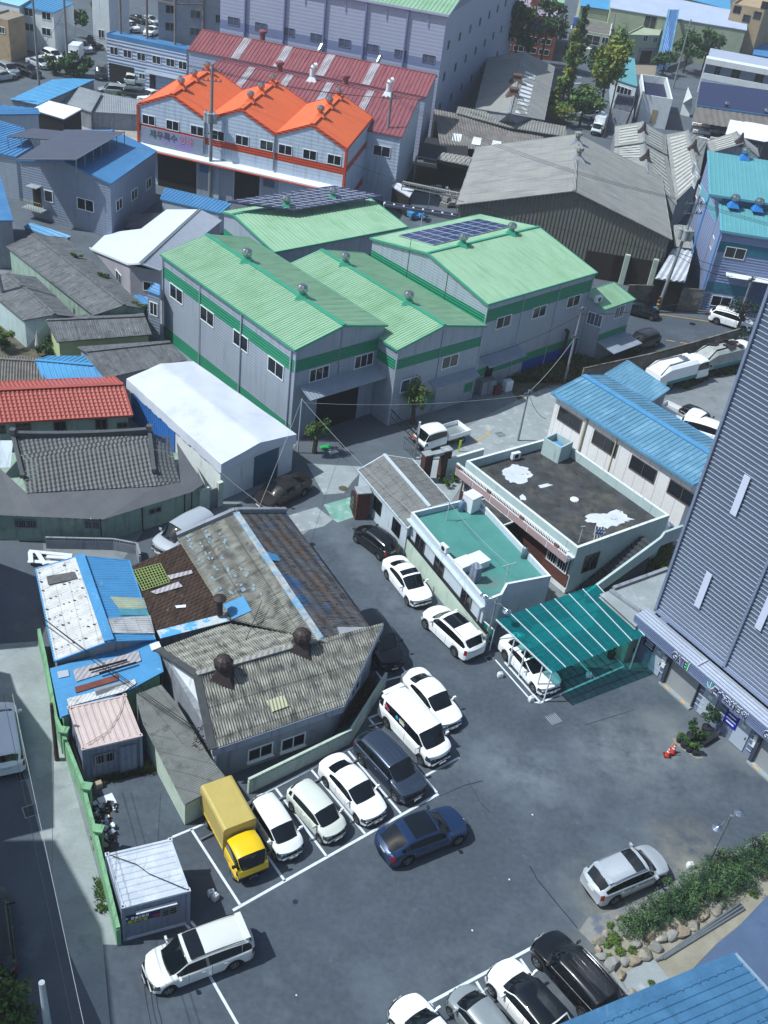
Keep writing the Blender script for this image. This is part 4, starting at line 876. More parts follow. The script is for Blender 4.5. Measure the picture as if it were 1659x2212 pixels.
shed('blue_shed','blue roofed shed behind the white panelled building, beside the garbage trucks',[z3(755,500,3.8),z3(1025,685,3.6),z3(912,765,3.0),z3(605,590,3.2)],0,GREYW,B_ROOF3,B_ROOF3,ribs=(.35,.03,'corr',.06),ribdir=z3(1025,685,3.6)-z3(912,765,3.0))
# --- old grey house with the corrugated roof beside the lot
ze,zr=2.8,4.3
p_=dict(nwl=g((383,1160),ze),nap=g((508,1106),zr),nwr=g((617,1105),ze),hip=g((692,1381),zr),re=g((822,1385),ze),fe=g((742,1524),ze),fw=g((459,1618),ze),wr=g((425,1457),zr),bw=g((342,1402),ze),vl=g((492,1337),ze))
rt=root('old_house',V((-5.5,45,0)),'old house with patched grey corrugated roofs and a white gable, beside parked cars','house')
def sheet(nm,pts,rd,mt,ribs=(.15,.028,'corr',.06)):
 mb=MB()
 n0=(pts[1]-pts[0]).cross(pts[2]-pts[1])
 ribsheet(mb,pts,rd,*ribs[:3],w_=ribs[3]);slab_under(mb,pts,.08);return part(nm,mb,mt,rt)
L_=p_
def plproj(pt,a,b,c):
 "drop pt vertically on the plane a,b,c"
 n=(b-a).cross(c-a);return V((pt.x,pt.y,a.z-(n.x*(pt.x-a.x)+n.y*(pt.y-a.y))/n.z))
rd1=L_['nap']-L_['nwl'];vl=plproj(L_['vl'],L_['nap'],L_['hip'],L_['nwl'])
sheet('roof',[L_['nwl'],vl,L_['hip'],L_['nap']],rd1,OLDC)
re_=plproj(L_['re'],L_['nap'],L_['hip'],L_['nwr']);sheet('roof',[L_['nap'],L_['hip'],re_,L_['nwr']],L_['nwr']-L_['nap'],OLDC2)
fe=plproj(L_['fe'],L_['wr'],L_['hip'],L_['fw']);re2=plproj(L_['re'],L_['wr'],L_['hip'],L_['fw']);sheet('roof',[L_['wr'],L_['fw'],fe,re2,L_['hip']],L_['fw']-L_['wr'],OLDC)
vl2=plproj(L_['vl'],L_['wr'],L_['hip'],L_['bw']);sheet('roof',[L_['wr'],L_['hip'],vl2,L_['bw']],L_['wr']-L_['bw'],OLDC)
mb=MB();mb.bar(L_['nap']+V((0,0,.06)),L_['hip']+V((0,0,.06)),.42,.1);part('ridge_cap',mb,M('blue_white_ridge','#a0a7ac',.9,var=.3,scale=2,stain=[('#5f93b8',.7,.48,.62),('#6b6f72',3,.54,.66)]),rt)
mb=MB();mb.bar(L_['wr']+V((0,0,.06)),L_['hip']+V((0,0,.06)),.3,.1);mb.bar(L_['hip']+V((0,0,.05)),g((787,1414),3.1)+V((0,0,.12)),.4,.08);part('ridge_cap',mb,SLATE3,rt)
mb=MB()
for a,b in((L_['nwl'],L_['nap']),(L_['nap'],L_['nwr'])):mb.bar(a+V((0,0,.12)),b+V((0,0,.12)),.3,.34)
part('gable_coping',mb,GREYW,rt)
mb=MB()
for a,b in((L_['wr'],L_['fw']),(L_['wr'],L_['bw'])):mb.bar(a+V((0,0,-.02)),b+V((0,0,-.02)),.42,.14)
part('gable_coping',mb,M('dark_coping','#43464a',.9,var=.2,scale=2),rt)
def wl(pts,z0,tops,mt,nm='wall'):
 mb=MB();mb.prism([(p.x,p.y)for p in pts],z0,tops);return part(nm,mb,mt,rt)
def inset(p,c,d):q=V((c.x-p.x,c.y-p.y,0)).normalized()*d;return V((p.x+q.x,p.y+q.y,p.z))
c2=(L_['fw']+fe+L_['hip']+L_['bw'])/4
wpoly=[inset(L_['bw'],c2,.25),inset(L_['fw'],c2,.35),inset(fe,c2,.5),inset(re2,c2,.5),inset(vl2,c2,.2)]
wt=[p.z-.12 for p in wpoly];wl(wpoly,0,wt,GREYW)
mb=MB();a,b,r_=inset(L_['bw'],c2,.18),inset(L_['fw'],c2,.18),inset(L_['wr'],c2,.18)
mb.mesh([V((a.x,a.y,0)),V((b.x,b.y,0)),V((b.x,b.y,b.z-.1)),V((r_.x,r_.y,r_.z-.1)),V((a.x,a.y,a.z-.1))]+[V((p.x,p.y,z_))+V((.12,.02,0))for p,z_ in((a,0),(b,0),(b,b.z-.1),(r_,r_.z-.1),(a,a.z-.1))],[(4,3,2,1,0),(5,6,7,8,9),(0,1,6,5),(1,2,7,6),(2,3,8,7),(3,4,9,8),(4,0,5,9)]);part('gable_wall',mb,WWALL,rt)
c1=(L_['nwl']+L_['nwr']+re_+vl)/4;wpoly1=[inset(L_['nwl'],c1,.3),inset(L_['nwr'],c1,.35),inset(re_,c1,.7),inset(vl,c1,.3)];wl(wpoly1,0,[p.z-.12 for p in wpoly1],GREYW)
plf=plane_of(wpoly[1],wpoly[2],c2)
for x,y in((232,308),(20,372)):window(rt,plf,px('T2',x,y),1.5,1.0,(WIN,PANE),sill=True)
plr=plane_of(wpoly[2],wpoly[3],c2);window(rt,plr,px('S5',632,960),1.3,.8,(WIN,PANE))
mb=MB();e_=.04
for x0,y0,dx,dy in((1440,330,150,190),):
 pass
mb=MB()
for a,b in((L_['fw'],fe),(fe,re2)):mb.bar(a-V((0,0,.3)),b-V((0,0,.3)),.1,.5)
part('eave_board',mb,M('painted_eave','#8992a6',.7,var=.1,streak=[('#5d6470',3,.5,.55,.72)]),rt)
nS=(L_['nap']-L_['nwl']).cross(L_['hip']-L_['nwl']).normalized();nS=nS if nS.z>0 else-nS
def patch(pts,o,n,mt,nm='roof_patch',h=.07,rd=None):
 q=[onplane(p,(o+n*h,n))for p in pts];mb=MB();q=q if(q[1]-q[0]).cross(q[2]-q[1]).dot(n)>0 else q[::-1]
 if rd is not None:ribsheet(mb,q,rd,.2,.03,'corr')
 else:mb.face(q);mb.face([p-n*.02 for p in q][::-1])
 return part(nm,mb,mt,rt)
patch([px('S4',*p)for p in((1440,418),(1570,362),(1625,458),(1500,512))],L_['nap'],nS,B_ROOF2,rd=rd1)
nR=(re_-L_['nap']).cross(L_['hip']-L_['nap']).normalized();nR=nR if nR.z>0 else-nR
patch([px('S5',*p)for p in((38,65),(130,98),(155,135),(90,132))],L_['nap'],nR,B_ROOF2,rd=L_['nwr']-L_['nap'])
patch([px('S5',*p)for p in((60,1040),(170,1002),(212,1070),(95,1112))],L_['wr'],((L_['hip']-L_['wr']).cross(L_['fw']-L_['wr']).normalized()*-1 if(L_['hip']-L_['wr']).cross(L_['fw']-L_['wr']).z<0 else(L_['hip']-L_['wr']).cross(L_['fw']-L_['wr']).normalized()),M('yellowed_sheet','#a6aa90',.7,var=.1),rd=L_['fw']-L_['wr'])
# blue paint dabs on the back slope
mb=MB();rr=random.Random(3)
for k in range(58):
 s_,t_=rr.uniform(.03,.7),rr.choice((.12,.27,.42,.6))+rr.uniform(-.03,.03);base=L_['nwl'].lerp(vl,s_).lerp(L_['nap'].lerp(L_['hip'],s_),t_)+nS*.045
 u_=(vl-L_['nwl']).normalized();v_=nS.cross(u_)
 n_=7;pts=[base+u_*(rr.uniform(.06,.22)*math.cos(2*math.pi*i/n_))+v_*(rr.uniform(.04,.12)*math.sin(2*math.pi*i/n_))for i in range(n_)];mb.face(pts)
dab=part('paint_dabs',mb,M('blue_dab','#7391a6',.9,var=.3,scale=5,stain=[('#85867f',7,.48,.6)]),rt);dab['kind']='stuff'
def turret(t,x,y,z,s=1.):
 b=gr(t,x,y,z);mb=MB();a=.75*s;h_=.3*s
 P=[b+V((i*a,j*a,-.45))for i,j in((-1,-1),(1,-1),(1,1),(-1,1))]+[b+V((i*h_,j*h_,.35*s))for i,j in((-1,-1),(1,-1),(1,1),(-1,1))]
 mb.mesh(P,[(0,1,5,4),(1,2,6,5),(2,3,7,6),(3,0,4,7),(4,5,6,7)]);bs=part('roof_vent',mb,RUSTD,rt)
 mb=MB();n=18;pr=[(.28,.3),(.5,.45),(.58,.7),(.56,.9),(.42,1.1),(.2,1.2),(.01,1.22)];P=[b+V((r*s*(1 if k%2 else.9)*math.cos(2*math.pi*k/n),r*s*(1 if k%2 else.9)*math.sin(2*math.pi*k/n),q_*s))for r,q_ in pr for k in range(n)]
 mb.mesh(P,[(i*n+k,i*n+(k+1)%n,(i+1)*n+(k+1)%n,(i+1)*n+k)for i in range(len(pr)-1)for k in range(n)]);part('turbine',mb,RUSTD,rt,parent=bs)
turret('S5',285,680,4.35,.95);turret('S4',1440,855,4.3,.95)
b=gr('S4',1415,480,2.9);mb=MB();mb.cyl(b,b+V((0,0,1.2)),.2,n=12);mb.lathe(b+V((0,0,1.2)),[(.42,.0),(.4,.08),(.05,.2),(0.01,.2)],n=16);part('flue',mb,RUSTD,rt)
# --- brown roof and the lean-to behind
def wgable(name,label,pts,zs,wall,roof,ribdir,z0=0.,ribs=(.25,.035,'corr',.06),trim=None,**k):
 return shed(name,label,[g(p,z_)for p,z_ in zip(pts,zs)],z0,wall,roof,trim,ribs=ribs,ribdir=ribdir,**k)
q=[g(p,z_)for p,z_ in(((281,1224),2.5),((396,1172),2.55),((492,1336),2.6),((343,1374),2.55))]
BR=shed('brown_roof_house','low house with rusty brown corrugated roof beside the blue and white roof',q,0,GREYW,BRNR,None,ribs=(.27,.045,'corr',.06),ribdir=q[1]-q[0]);rt=BR.rt
nn=(q[1]-q[0]).cross(q[3]-q[0]).normalized();nn=nn if nn.z>0 else-nn
q2=[onplane(px('S4',*p),(q[0]+nn*.1,nn))for p in((852,200),(1035,152),(1095,272),(920,328))];mb=MB()
for k in range(11):mb.bar(q2[0].lerp(q2[1],k/10),q2[3].lerp(q2[2],k/10),.05,.03)
for k in range(9):mb.bar(q2[0].lerp(q2[3],k/8),q2[1].lerp(q2[2],k/8),.05,.03)
part('green_lattice',mb,M('lime_lattice','#7f9455',.7),rt)
for i,(pts,mt)in enumerate((([(1080,230),(1235,195),(1245,215),(1100,255)],SKYL),([(970,335),(1150,270),(1180,300),(1010,350)],SKYL),([(1130,425),(1200,418),(1200,435),(1140,440)],WSHEET))):
 patch([px('S4',*p)for p in pts],q[0],nn,mt)
mb=MB();a,b=q[3]+V((0,0,.1)),q[2]+V((0,0,.1));mb.bar(a,b,.7,.06);part('eave_strip',mb,M('blue_white_strip','#b9c4cc',.9,stain=[('#4f9bd4',1.0,.5,.56)],scale=2),rt)
# --- blue and white house
zL,zR,zt=2.6,2.6,3.5
E0,E1=g((118,1428),zL),g((77,1229),zL);F0,F1=g((335,1381),zR),g((279,1211),zR);Rg,R1=g((236,1385),zt),g((172,1200),zt)
B7=gable('blue_white_house','low house whose roof is half whitewashed and half bright blue, by the green wall',E0,E1,F0,Rg,GREYW,PATCHW,BLUEM,ribs=(.24,.02,'corr',.06),F1=F1,R1=R1,over=.12,capw=.55,trimh=.1,roof2=BLUEM)
rt=B7.rt;nb=(F0-Rg).cross(R1-Rg).normalized();nb=nb if nb.z>0 else-nb;nw=(E0-Rg).cross(R1-Rg).normalized();nw=nw if nw.z>0 else-nw
patch([px('S4',*p)for p in((708,368),(925,372),(950,445),(765,442))],Rg,nb,M('pale_patch','#b5bfa9',.8,var=.15),rd=F0-Rg);patch([px('S4',*p)for p in((765,443),(948,447),(965,488),(780,488))],Rg,nb,M('teal_patch','#4f92a6',.7,var=.15))
patch([px('S4',*p)for p in((655,505),(970,490),(1000,605),(680,600))],Rg,nb,PATCHW,rd=F0-Rg);patch([px('S4',*p)for p in((300,235),(480,205),(500,250),(310,290))],Rg,nw,M('dark_patch','#55565a',.9,var=.3,scale=3),h=.05)
mb=MB();rr=random.Random(5)
for i in range(8):
 for j in range(9):
  if rr.random()<.35:continue
  p=(E1.lerp(E0,(j+.6)/9.6)).lerp(R1.lerp(Rg,(j+.6)/9.6),(i+.6)/9)+nw*.04;s_=rr.uniform(.04,.1);mb.mesh([p+V((-s_,-s_*.5,0)),p+V((s_,-s_*.5,0)),p+V((s_,s_*.5,.0)),p+V((-s_,s_*.5,0))],[(0,1,2,3)])
o=part('fixing_stains',mb,M('dark_stain','#3a3b3e',.9,var=.2),rt);o['kind']='stuff'
# lean-to with the blue flat roof
q=[gr('S4',x,y,z_)for x,y,z_ in((322,830,2.35),(1010,645,2.5),(1056,850,2.4),(850,962,2.35),(388,1147,2.25))]
LT=shed('blue_lean_to','flat bright blue roof with grey and rusty patches above the pink container',q,0,FGREEN,BLUEM,None,ribs=(5,.005,'trap',.1));rt=LT.rt;nn=V((0,0,1));oz=V((0,0,2.4))
mzz=(q[1]-q[0]).cross(q[4]-q[0]).normalized();mzz=mzz if mzz.z>0 else-mzz
for pts,mt in((((470,840),(893,715),(912,780),(492,915)),SKYL),(((482,950),(762,868),(765,905),(490,988)),M('rust_sheet','#6e3f36',.85,var=.25,scale=2)),(((608,960),(830,903),(845,935),(622,1008)),GREYW),(((368,850),(440,838),(446,878),(378,893)),PVC),(((430,1025),(590,985),(870,900),(880,925),(800,980),(445,1075)),PATCHW)):
 patch([px('S4',*p)for p in pts],q[0],mzz,mt,h=.06)
for pts in(((965,675),(1025,655),(1040,690),(980,715)),):patch([px('S4',*p)for p in pts],q[0],mzz,WSHEET,h=.12)
mb=MB();mb.bar(gr('S4',575,842,2.62),gr('S4',820,775,2.62),.1,.08);mb.bar(gr('S4',640,862,2.62),gr('S4',880,792,2.62),.1,.08);part('roof_batten',mb,DRK,rt)
# --- narrow shed with the grey corrugated roof beside the white gable
q=[gr('T1',x,y,z_)for x,y,z_ in((925,190,2.1),(1190,715,1.9),(1475,560,2.0),(1360,415,2.25),(1140,60,2.3),(1040,-60,2.3),(880,0,2.2))]
SH=shed('narrow_shed','narrow pale green shed with weathered cement sheet roof behind the yellow truck',[q[0],q[1],q[2],q[3]],0,LGREEN,M('shed_cement_roof','#777b7a',.9,var=.2,scale=1,stain=[('#5b5e5c',1.4,.52,.66)],lines=[('v',.9,.04,.7)]),None,ribs=(.12,.02,'corr',.05),ribdir=q[2]-q[1])
rt=SH.rt;mb=MB();ribsheet(mb,[q[0],q[3],q[4],q[5],q[6]],q[2]-q[1],.12,.02,'corr');slab_under(mb,[q[0],q[3],q[4],q[5],q[6]],.08);part('roof',mb,_mats['shed_cement_roof'],rt)
mb=MB();mb.prism([(p.x,p.y)for p in[q[0],q[3],q[4],q[6]]],0,2.0);part('wall',mb,GREYW,rt)
# --- containers
def container(name,q,label,roofm,h=2.6,ribx=True,group=None):
 q=[V(p)for p in q];cc=(q[0]+q[1]+q[2]+q[3])/4;rt=root(name,V((cc.x,cc.y,0)),label,'container',group)
 mb=MB();mb.prism([(p.x,p.y)for p in[x.lerp(cc,.012)for x in q]],.12,h-.07,top=False);part('wall',mb,CONTW,rt)
 mb=MB();ribsheet(mb,[p.lerp(cc,.04)-V((0,0,.05))for p in q],(q[1]-q[0])if ribx else(q[2]-q[1]),.34,.035,'trap');part('roof',mb,roofm,rt)
 mb=MB()
 for zz_ in(h-.06,.06):
  mb=MB()
  for i in range(4):a,b=q[i],q[(i+1)%4];d=(b-a).normalized()*.06;mb.bar(V((a.x,a.y,zz_))+d,V((b.x,b.y,zz_))-d,.12,.12)
  part('frame_rail',mb,CONT1 if roofm is CONT1 else CONT2,rt)
 for p in q:
  mb=MB();mb.box(V((p.x,p.y,h/2-.0)),(.17,.17,h+.02),0,ux=(q[1]-q[0]));cp_=part('corner_post',mb,CONTW,rt);mb=MB();mb.box(V((p.x,p.y,h+.012)),(.2,.2,.06),0,ux=(q[1]-q[0]));mb.cyl(V((p.x,p.y,h+.03)),V((p.x,p.y,h+.046)),.05,n=8,mi=1)
  part('corner_casting',mb,[roofm,DRK],rt,parent=cp_)
 mb=MB();mb.box(V((cc.x,cc.y,.07)),((q[1]-q[0]).length*.98,(q[2]-q[1]).length*.98,.1),0,ux=(q[1]-q[0]));part('floor',mb,DRK,rt)
 return rt,q,cc
zc=2.6
q=[gr('T4',x,y,zc)for x,y in((793,405),(1215,297),(1105,-25),(692,68))];q[2]=q[1]+(q[3]-q[0])
rt,q,cc=container('office_container',q,'white ribbed container office with blue banner, at the end of the green wall',CONT1)
pl=plane_of(q[0],q[1],cc);pl=(pl[0]+pl[1]*.02,pl[1],pl[2])
window(rt,pl,px('T4',1092,430),.8,.62,(STEEL,DARK),mull=1,bars=0,hb=3)
ban=[onplane(px('T4',*p),(pl[0]+pl[1]*.05,pl[1]))for p in((795,528),(1050,455),(1050,412),(795,480))];u=V((-pl[1].y,pl[1].x,0));c_=(onplane(px('T4',922,470),pl));bw=1.95
panel(rt,pl,V((c_.x,c_.y,1.52)),bw,.56,NAVY,'banner',.02,.01);o_=V((c_.x,c_.y,1.52))+pl[1]*.045-u*bw/2
textmesh(rt,'큰솔2병원',o_+u*.42+V((0,0,.04)),u,V((0,0,1)),.2,TXW);textmesh(rt,'유료주차장',o_+u*.05+V((0,0,-.22)),u,V((0,0,1)),.25,TXY)
mb=MB();a=o_+u*1.42+V((0,0,-.1));mb.mesh([a+u*x+V((0,0,y))for x,y in((0,-.05),(.3,-.05),(.3,-.1),(.46,0),(.3,.1),(.3,.05),(0,.05))],[(0,1,2,3,4,5,6)]);part('arrow',mb,TXR,rt)
mb=MB();a=o_+u*.2+V((0,0,.12));
for k in range(5):th=R(30+k*30);mb.bar(a,a+u*math.cos(th)*.13+V((0,0,math.sin(th)*.13)),.035,.012,up=pl[1])
part('emblem',mb,TXW,rt)
a,b=onplane(px('T4',878,448),(pl[0]+pl[1]*.1,pl[1])),onplane(px('T4',1143,377),(pl[0]+pl[1]*.1,pl[1]));a.z=b.z=(a.z+b.z)/2;mb=MB();mb.bar(a,b,.16,.05);part('awning',mb,WHITEM,rt)
q=[gr('T1',x,y,zc)for x,y in((537,355),(907,267),(803,8),(447,88))];q[2]=q[1]+(q[3]-q[0])
rt,q,cc=container('storage_container',q,'container with rust streaked pink roof and barred window, below the blue lean-to',CONT2,ribx=False)
pl=plane_of(q[0],q[1],cc);pl=(pl[0]+pl[1]*.02,pl[1],pl[2]);window(rt,pl,px('T1',678,410),1.05,.75,(STEEL,DARK),mull=1,bars=6)
mb=MB();d0=onplane(px('T1',800,420),pl);panel(rt,pl,V((d0.x+.2,d0.y+.1,1.1)),.9,2.0,CONTW,'door',.05)
# ================================================================ houses right of the lot
# small house with cement roof
q=[px('S2',650,712),px('S2',972,1088),px('S2',1250,915),px('S2',1003,640)]
E0,E1,F0,F1=g(q[1],2.6),g(q[0],2.6),g(q[2],2.6),g(q[3],2.6);Rg,R1=g(px('S2',1115,950),3.2),g(px('S2',820,612),3.2)
HS=gable('small_house','small light blue house with a cement sheet roof beside the teal roofed one',E0,E1,F0,Rg,LBLUE,M('small_house_roof','#77797a',.9,var=.12,scale=1.2,stain=[('#62656a',1,.52,.66)],lines=[('u',.95,.04,.7),('v',.8,.04,.7)],ribs=('u',.15,.5)),LBLUE,ribs=(.95,.02,'seam',.06),F1=F1,R1=R1,over=.15,cap=True,capw=.25,trimh=.06)
for x,y in((780,942),(900,1082)):
 window(HS.rt,HS.E,px('S2',x,y),1.1,1.15,(DRK,PANE),bars=5)
 # teal flat roof house
q=[g(p,3.5)for p in((888,1106),(1030,1072),(1191,1244),(1097,1262),(1085,1284),(1050,1298))]
TH=flat('teal_roof_house','single storey white house with a flat teal painted roof and low parapet, beside the lot',q,3.5,LBLUE,TEALR,WWALL,ph=.45,pt=.16)
plw=[p for p in TH.pl if p[1].x<-.5 and p[1].y<-.2][0]
for x,y,h_ in((1052,40,1.6),(1176,172,1.6),(1352,378,1.7)):window(TH.rt,plw,px('S5',x,y),1.25,h_,(WIND,PANE))
mb=MB();a,b=plw[0],q[5];n=plw[1];a0=V((q[0].x,q[0].y,2.95));b0=V((q[5].x,q[5].y,2.95));mb.bar(a0+n*.14,b0+n*.14,.3,.1);part('eave_ledge',mb,LBLUE,TH.rt)
for k in(0.02,.97):p=q[0].lerp(q[5],k)+n*.1;pipe(TH.rt,[V((p.x,p.y,2.9)),V((p.x,p.y,.1))],.06,PVC)
zr=TH.zr
def tank(name,t,x,y,size,mt,label,cat,z=zr,az=.65,lid=True):
 c=gr(t,x,y,z);o=root(name,c,label,cat);u=V((math.cos(az),math.sin(az),0));mb=MB();mb.box(c+V((0,0,size[2]/2+.06)),size,0,ux=u);part('casing',mb,mt,o,auto=30)
 mb=MB();mb.box(c+V((0,0,size[2]+.085)),(size[0]+.06,size[1]+.06,.05),0,ux=u);part('lid',mb,mt,o);mb=MB()
 for k in(-1,1):mb.box(c+u*(size[0]*.35*k)+V((0,0,.03)),(.12,size[1]*.9,.06),0,ux=u)
 part('foot',mb,STEEL,o);return o
tank('water_tank','S2',1375,965,(.95,.95,1.2),WHITEM,'tall white box tank in the far corner of the teal roof','tank',az=-.75)
tank('water_tank','S5',1330,185,(.95,1.1,.5),WHITEM,'low white box on the teal roof, nearest the lot edge','box',az=-.85)
tank('water_tank','S5',1420,165,(1.1,1.1,.55),WHITEM,'wider low white box on the teal roof, beside the grey cabinet','box',az=-.85)
tank('roof_cabinet','S5',1400,262,(.62,.5,1.1),CONTW,'grey metal cabinet standing between the white boxes on the teal roof','cabinet',az=-.85)
c=gr('S2',1315,975,zr);o=root('gas_cylinder',c,'grey blue gas cylinder beside the tall white tank on the teal roof','gas cylinder');mb=MB();mb.lathe(c,[(.0,0),(.2,0),(.2,.75),(.14,.88),(.08,.92)],n=14);part('bottle',mb,M('gas_grey','#6e86a8',.4),o,smooth=True);mb=MB();mb.cyl(c+V((0,0,.9)),c+V((0,0,1.02)),.09,n=10);part('valve',mb,STEEL,o)
c=gr('S6',80,115,zr);o=root('gas_cylinder',c,'dark grey gas cylinder near the inner parapet of the teal roof','gas cylinder');mb=MB();mb.lathe(c,[(.0,0),(.2,0),(.2,.75),(.14,.88),(.08,.92)],n=14);part('bottle',mb,STEEL,o,smooth=True);mb=MB();mb.cyl(c+V((0,0,.9)),c+V((0,0,1.02)),.09,n=10);part('valve',mb,DRK,o)
def tpole(t,x,y,z,h,wd,label,az=.0):
 c=gr(t,x,y,z);o=root('clothes_line_post',c,label,'washing line post','washing line posts on the roofs');u=V((math.cos(az),math.sin(az),0));mb=MB();mb.cyl(c,c+V((0,0,h)),.03,n=6);part('post',mb,LTEAL,o);mb=MB();mb.bar(c+u*-wd/2+V((0,0,h)),c+u*wd/2+V((0,0,h)),.05,.04);part('crossbar',mb,LTEAL,o);return c+V((0,0,h))
t1=tpole('S2',1222,1035,zr,1.5,.9,'thin T shaped washing line post at the alley end of the teal roof',.6);t2=tpole('S5',1598,285,zr,1.6,1.1,'thin T shaped washing line post at the canopy end of the teal roof',.6)
def wire(name,pts,r=.012,sag=.0,mt=None,label='',cat='cable',group=None):
 P=[]
 for a,b in zip(pts[:-1],pts[1:]):
  a,b=V(a),V(b);n_=14
  for k in range(n_+(b is pts[-1]or 1)):t_=k/n_;P.append(a.lerp(b,t_)-V((0,0,sag*4*t_*(1-t_))))
 mb=MB();mb.tube(P,r,n=4);ob=mb.build(name,mt or WIRE);return tag(ob,label,cat,group)
wire('clothes_line',[t1,t2],.012,.25,WIREL,'thin washing line stretched between the two posts over the teal roof','washing line')
ac_unit(gr('S5',1205,75,3.45),'white air conditioner on the outer parapet of the teal roof',-.87,.8)
# terrace house with the blackened roof
q=[g(p,4.0)for p in((1007,995),(1201,941),(1447,1113),(1389,1150),(1384,1146),(1249,1184))]
q=[g((1007,995),4.0),g((1201,941),4.0),g((1447,1113),4.0),g((1248,1184),4.0)]
TR=flat('terrace_house','brick and render house with a flat blackened roof and an outside stair',q,4.0,LTEAL,BLKR,WWALL,ph=.75,pt=.2)
plr=[p for p in TR.pl if p[1].x<-.5 and p[1].y<0][0];a,b=V((q[3].x,q[3].y,0)),V((q[0].x,q[0].y,0));n=plr[1];mb=MB();L=(a-b).length;u=(a-b).normalized()
mb.bar(b+n*.45+V((0,0,3.15)),a+n*.45+V((0,0,3.15)),.9,.14);part('balcony_slab',mb,WWALL,TR.rt)
mb=MB();mb.bar(b+n*.86+V((0,0,4.02)),a+n*.86+V((0,0,4.02)),.16,.09);mb.bar(b+n*.86+V((0,0,3.66)),a+n*.86+V((0,0,3.66)),.14,.05);part('balcony_rail',mb,WWALL,TR.rt)
mb=MB()
for k in range(int(L/.16)):
 if(k%22)in(0,1):mb.box(b+u*(k*.16+.08)+n*.86+V((0,0,3.83)),(.2,.16,.3),0,ux=u)
 else:mb.lathe(b+u*(k*.16+.08)+n*.86+V((0,0,3.68)),[(.03,0),(.05,.1),(.025,.2),(.04,.3)],n=6)
o=part('baluster_row',mb,M('maroon_baluster','#7d5656',.6,var=.1),TR.rt)
mb=MB()
for k in range(6):p0,p1=b+u*(L*k/6+.05),b+u*(L*(k+1)/6-.05);mb.bar(p0+n*.905+V((0,0,3.34)),p1+n*.905+V((0,0,3.34)),.05,.5)
part('pink_panel',mb,PINKP,TR.rt)
mb=MB();mb.bar(b+n*.88+V((0,0,3.35)),a+n*.88+V((0,0,3.35)),.03,.62);part('parapet_face',mb,WWALL,TR.rt)
for pts,lb_ in((((-12,690),(20,672),(60,680),(110,700),(145,728),(120,770),(60,800),(10,802),(-40,780),(-60,740),(-50,705)),'a'),(((470,1010),(540,985),(620,990),(680,965),(740,985),(785,1030),(750,1045),(700,1065),(640,1085),(590,1085),(540,1055),(480,1050)),'b'),(((55,880),(75,868),(100,890),(95,905),(60,905)),'c'),(((170,810),(240,795),(268,808),(190,830)),'d')):
 mb=MB();rr=random.Random(len(pts));P_=[gr('S3',x,y,TR.zr+.006)for x,y in pts];cc_=sum(P_,V())/len(P_);rim=[]
 for i in range(len(P_)):
  for f in(0,.33,.66):p=P_[i].lerp(P_[(i+1)%len(P_)],f);rim.append(cc_+(p-cc_)*rr.uniform(.82,1.12))
 for i in range(len(rim)):mb.face([cc_,rim[i],rim[(i+1)%len(rim)]])
 part('white_patch',mb,M('chalky_patch','#c3cad8',.8,var=.1,scale=1,stain=[('#70757a',1.6,.60,.68)]),TR.rt)
 # front brickwork, windows, canopy
band(TR.rt,plr,b+u*L*.0,b+u*L*.98,.05,3.05,M('dark_brick','#4c2f2b',.85,var=.25,scale=3),'front_wall',.02)
band(TR.rt,plr,a-u*2.6,a-u*.1,.45,1.5,BRICK,'brick_dado',.05);band(TR.rt,plr,a-u*2.7,a-u*.0,.04,.44,WWALL,'plinth',.08)
for s_,w_,bb in((1.1,1.6,8),(3.1,1.2,6),(5.6,2.2,0),(L-1.3,2.0,8)):window(TR.rt,plr,None,w_,1.4,(WWALL if bb==8 else WIND,PANE),world=V(((b+u*s_).x,(b+u*s_).y,2.2))+n*.06,bars=bb)
mb=MB();c0=b+u*L*.42;mb.box(c0+n*1.5+V((0,0,2.95)),(3.2,1.3,.12),0,ux=u);mb.bar(c0+n*2.13-u*1.6+V((0,0,3.03)),c0+n*2.13+u*1.6+V((0,0,3.03)),.08,.3);part('porch_roof',mb,WWALL,TR.rt);mb=MB();mb.box(c0+n*1.5+V((0,0,3.02)),(3.0,1.1,.02),0,ux=u);part('porch_top',mb,BLKR,TR.rt)
mb=MB();mb.cyl(c0+n*2.0+u*1.3,c0+n*2.0+u*1.3+V((0,0,2.9)),.07,n=10);part('porch_column',mb,WWALL,TR.rt)
plb=[p for p in TR.pl if p[1].y<-.5][0];window(TR.rt,plb,px('S6',512,145),1.4,1.5,(WIND,PANE))
# side stair with sloping parapet
n2=plb[1];sA=V((q[3].x,q[3].y,0));sB=V((q[2].x,q[2].y,0));us=(sB-sA).normalized();Ls=(sB-sA).length;mb=MB();Nst=16
for k in range(Nst):
 z_=.2+3.0*k/Nst;c=sA+us*(Ls*.12+Ls*.62*k/Nst)+n2*.65;mb.box(V((c.x,c.y,z_/2)),(Ls*.62/Nst+.02,1.1,z_),0,ux=us)
part('stair',mb,M('dark_stair','#3c4248',.9,var=.2),TR.rt);mb=MB()
p0=sA+us*Ls*.06+n2*1.3;p1=sA+us*Ls*.76+n2*1.3;p2=sA+us*Ls*1.0+n2*1.3;w2=n2*.09
for(a_,za,b_,zb_)in((p0,.9,p1,3.6),(p1,3.6,p1+us*.25,4.0),(p1+us*.25,4.0,p2,4.0)):
 la,lb_=V((0,0,max(0,za-1.15))),V((0,0,max(0,zb_-1.15)));mb.mesh([a_-w2+la,b_-w2+lb_,b_-w2+V((0,0,zb_)),a_-w2+V((0,0,za)),a_+w2+la,b_+w2+lb_,b_+w2+V((0,0,zb_)),a_+w2+V((0,0,za))],[(3,2,1,0),(4,5,6,7),(3,7,6,2),(0,4,7,3),(1,2,6,5)])
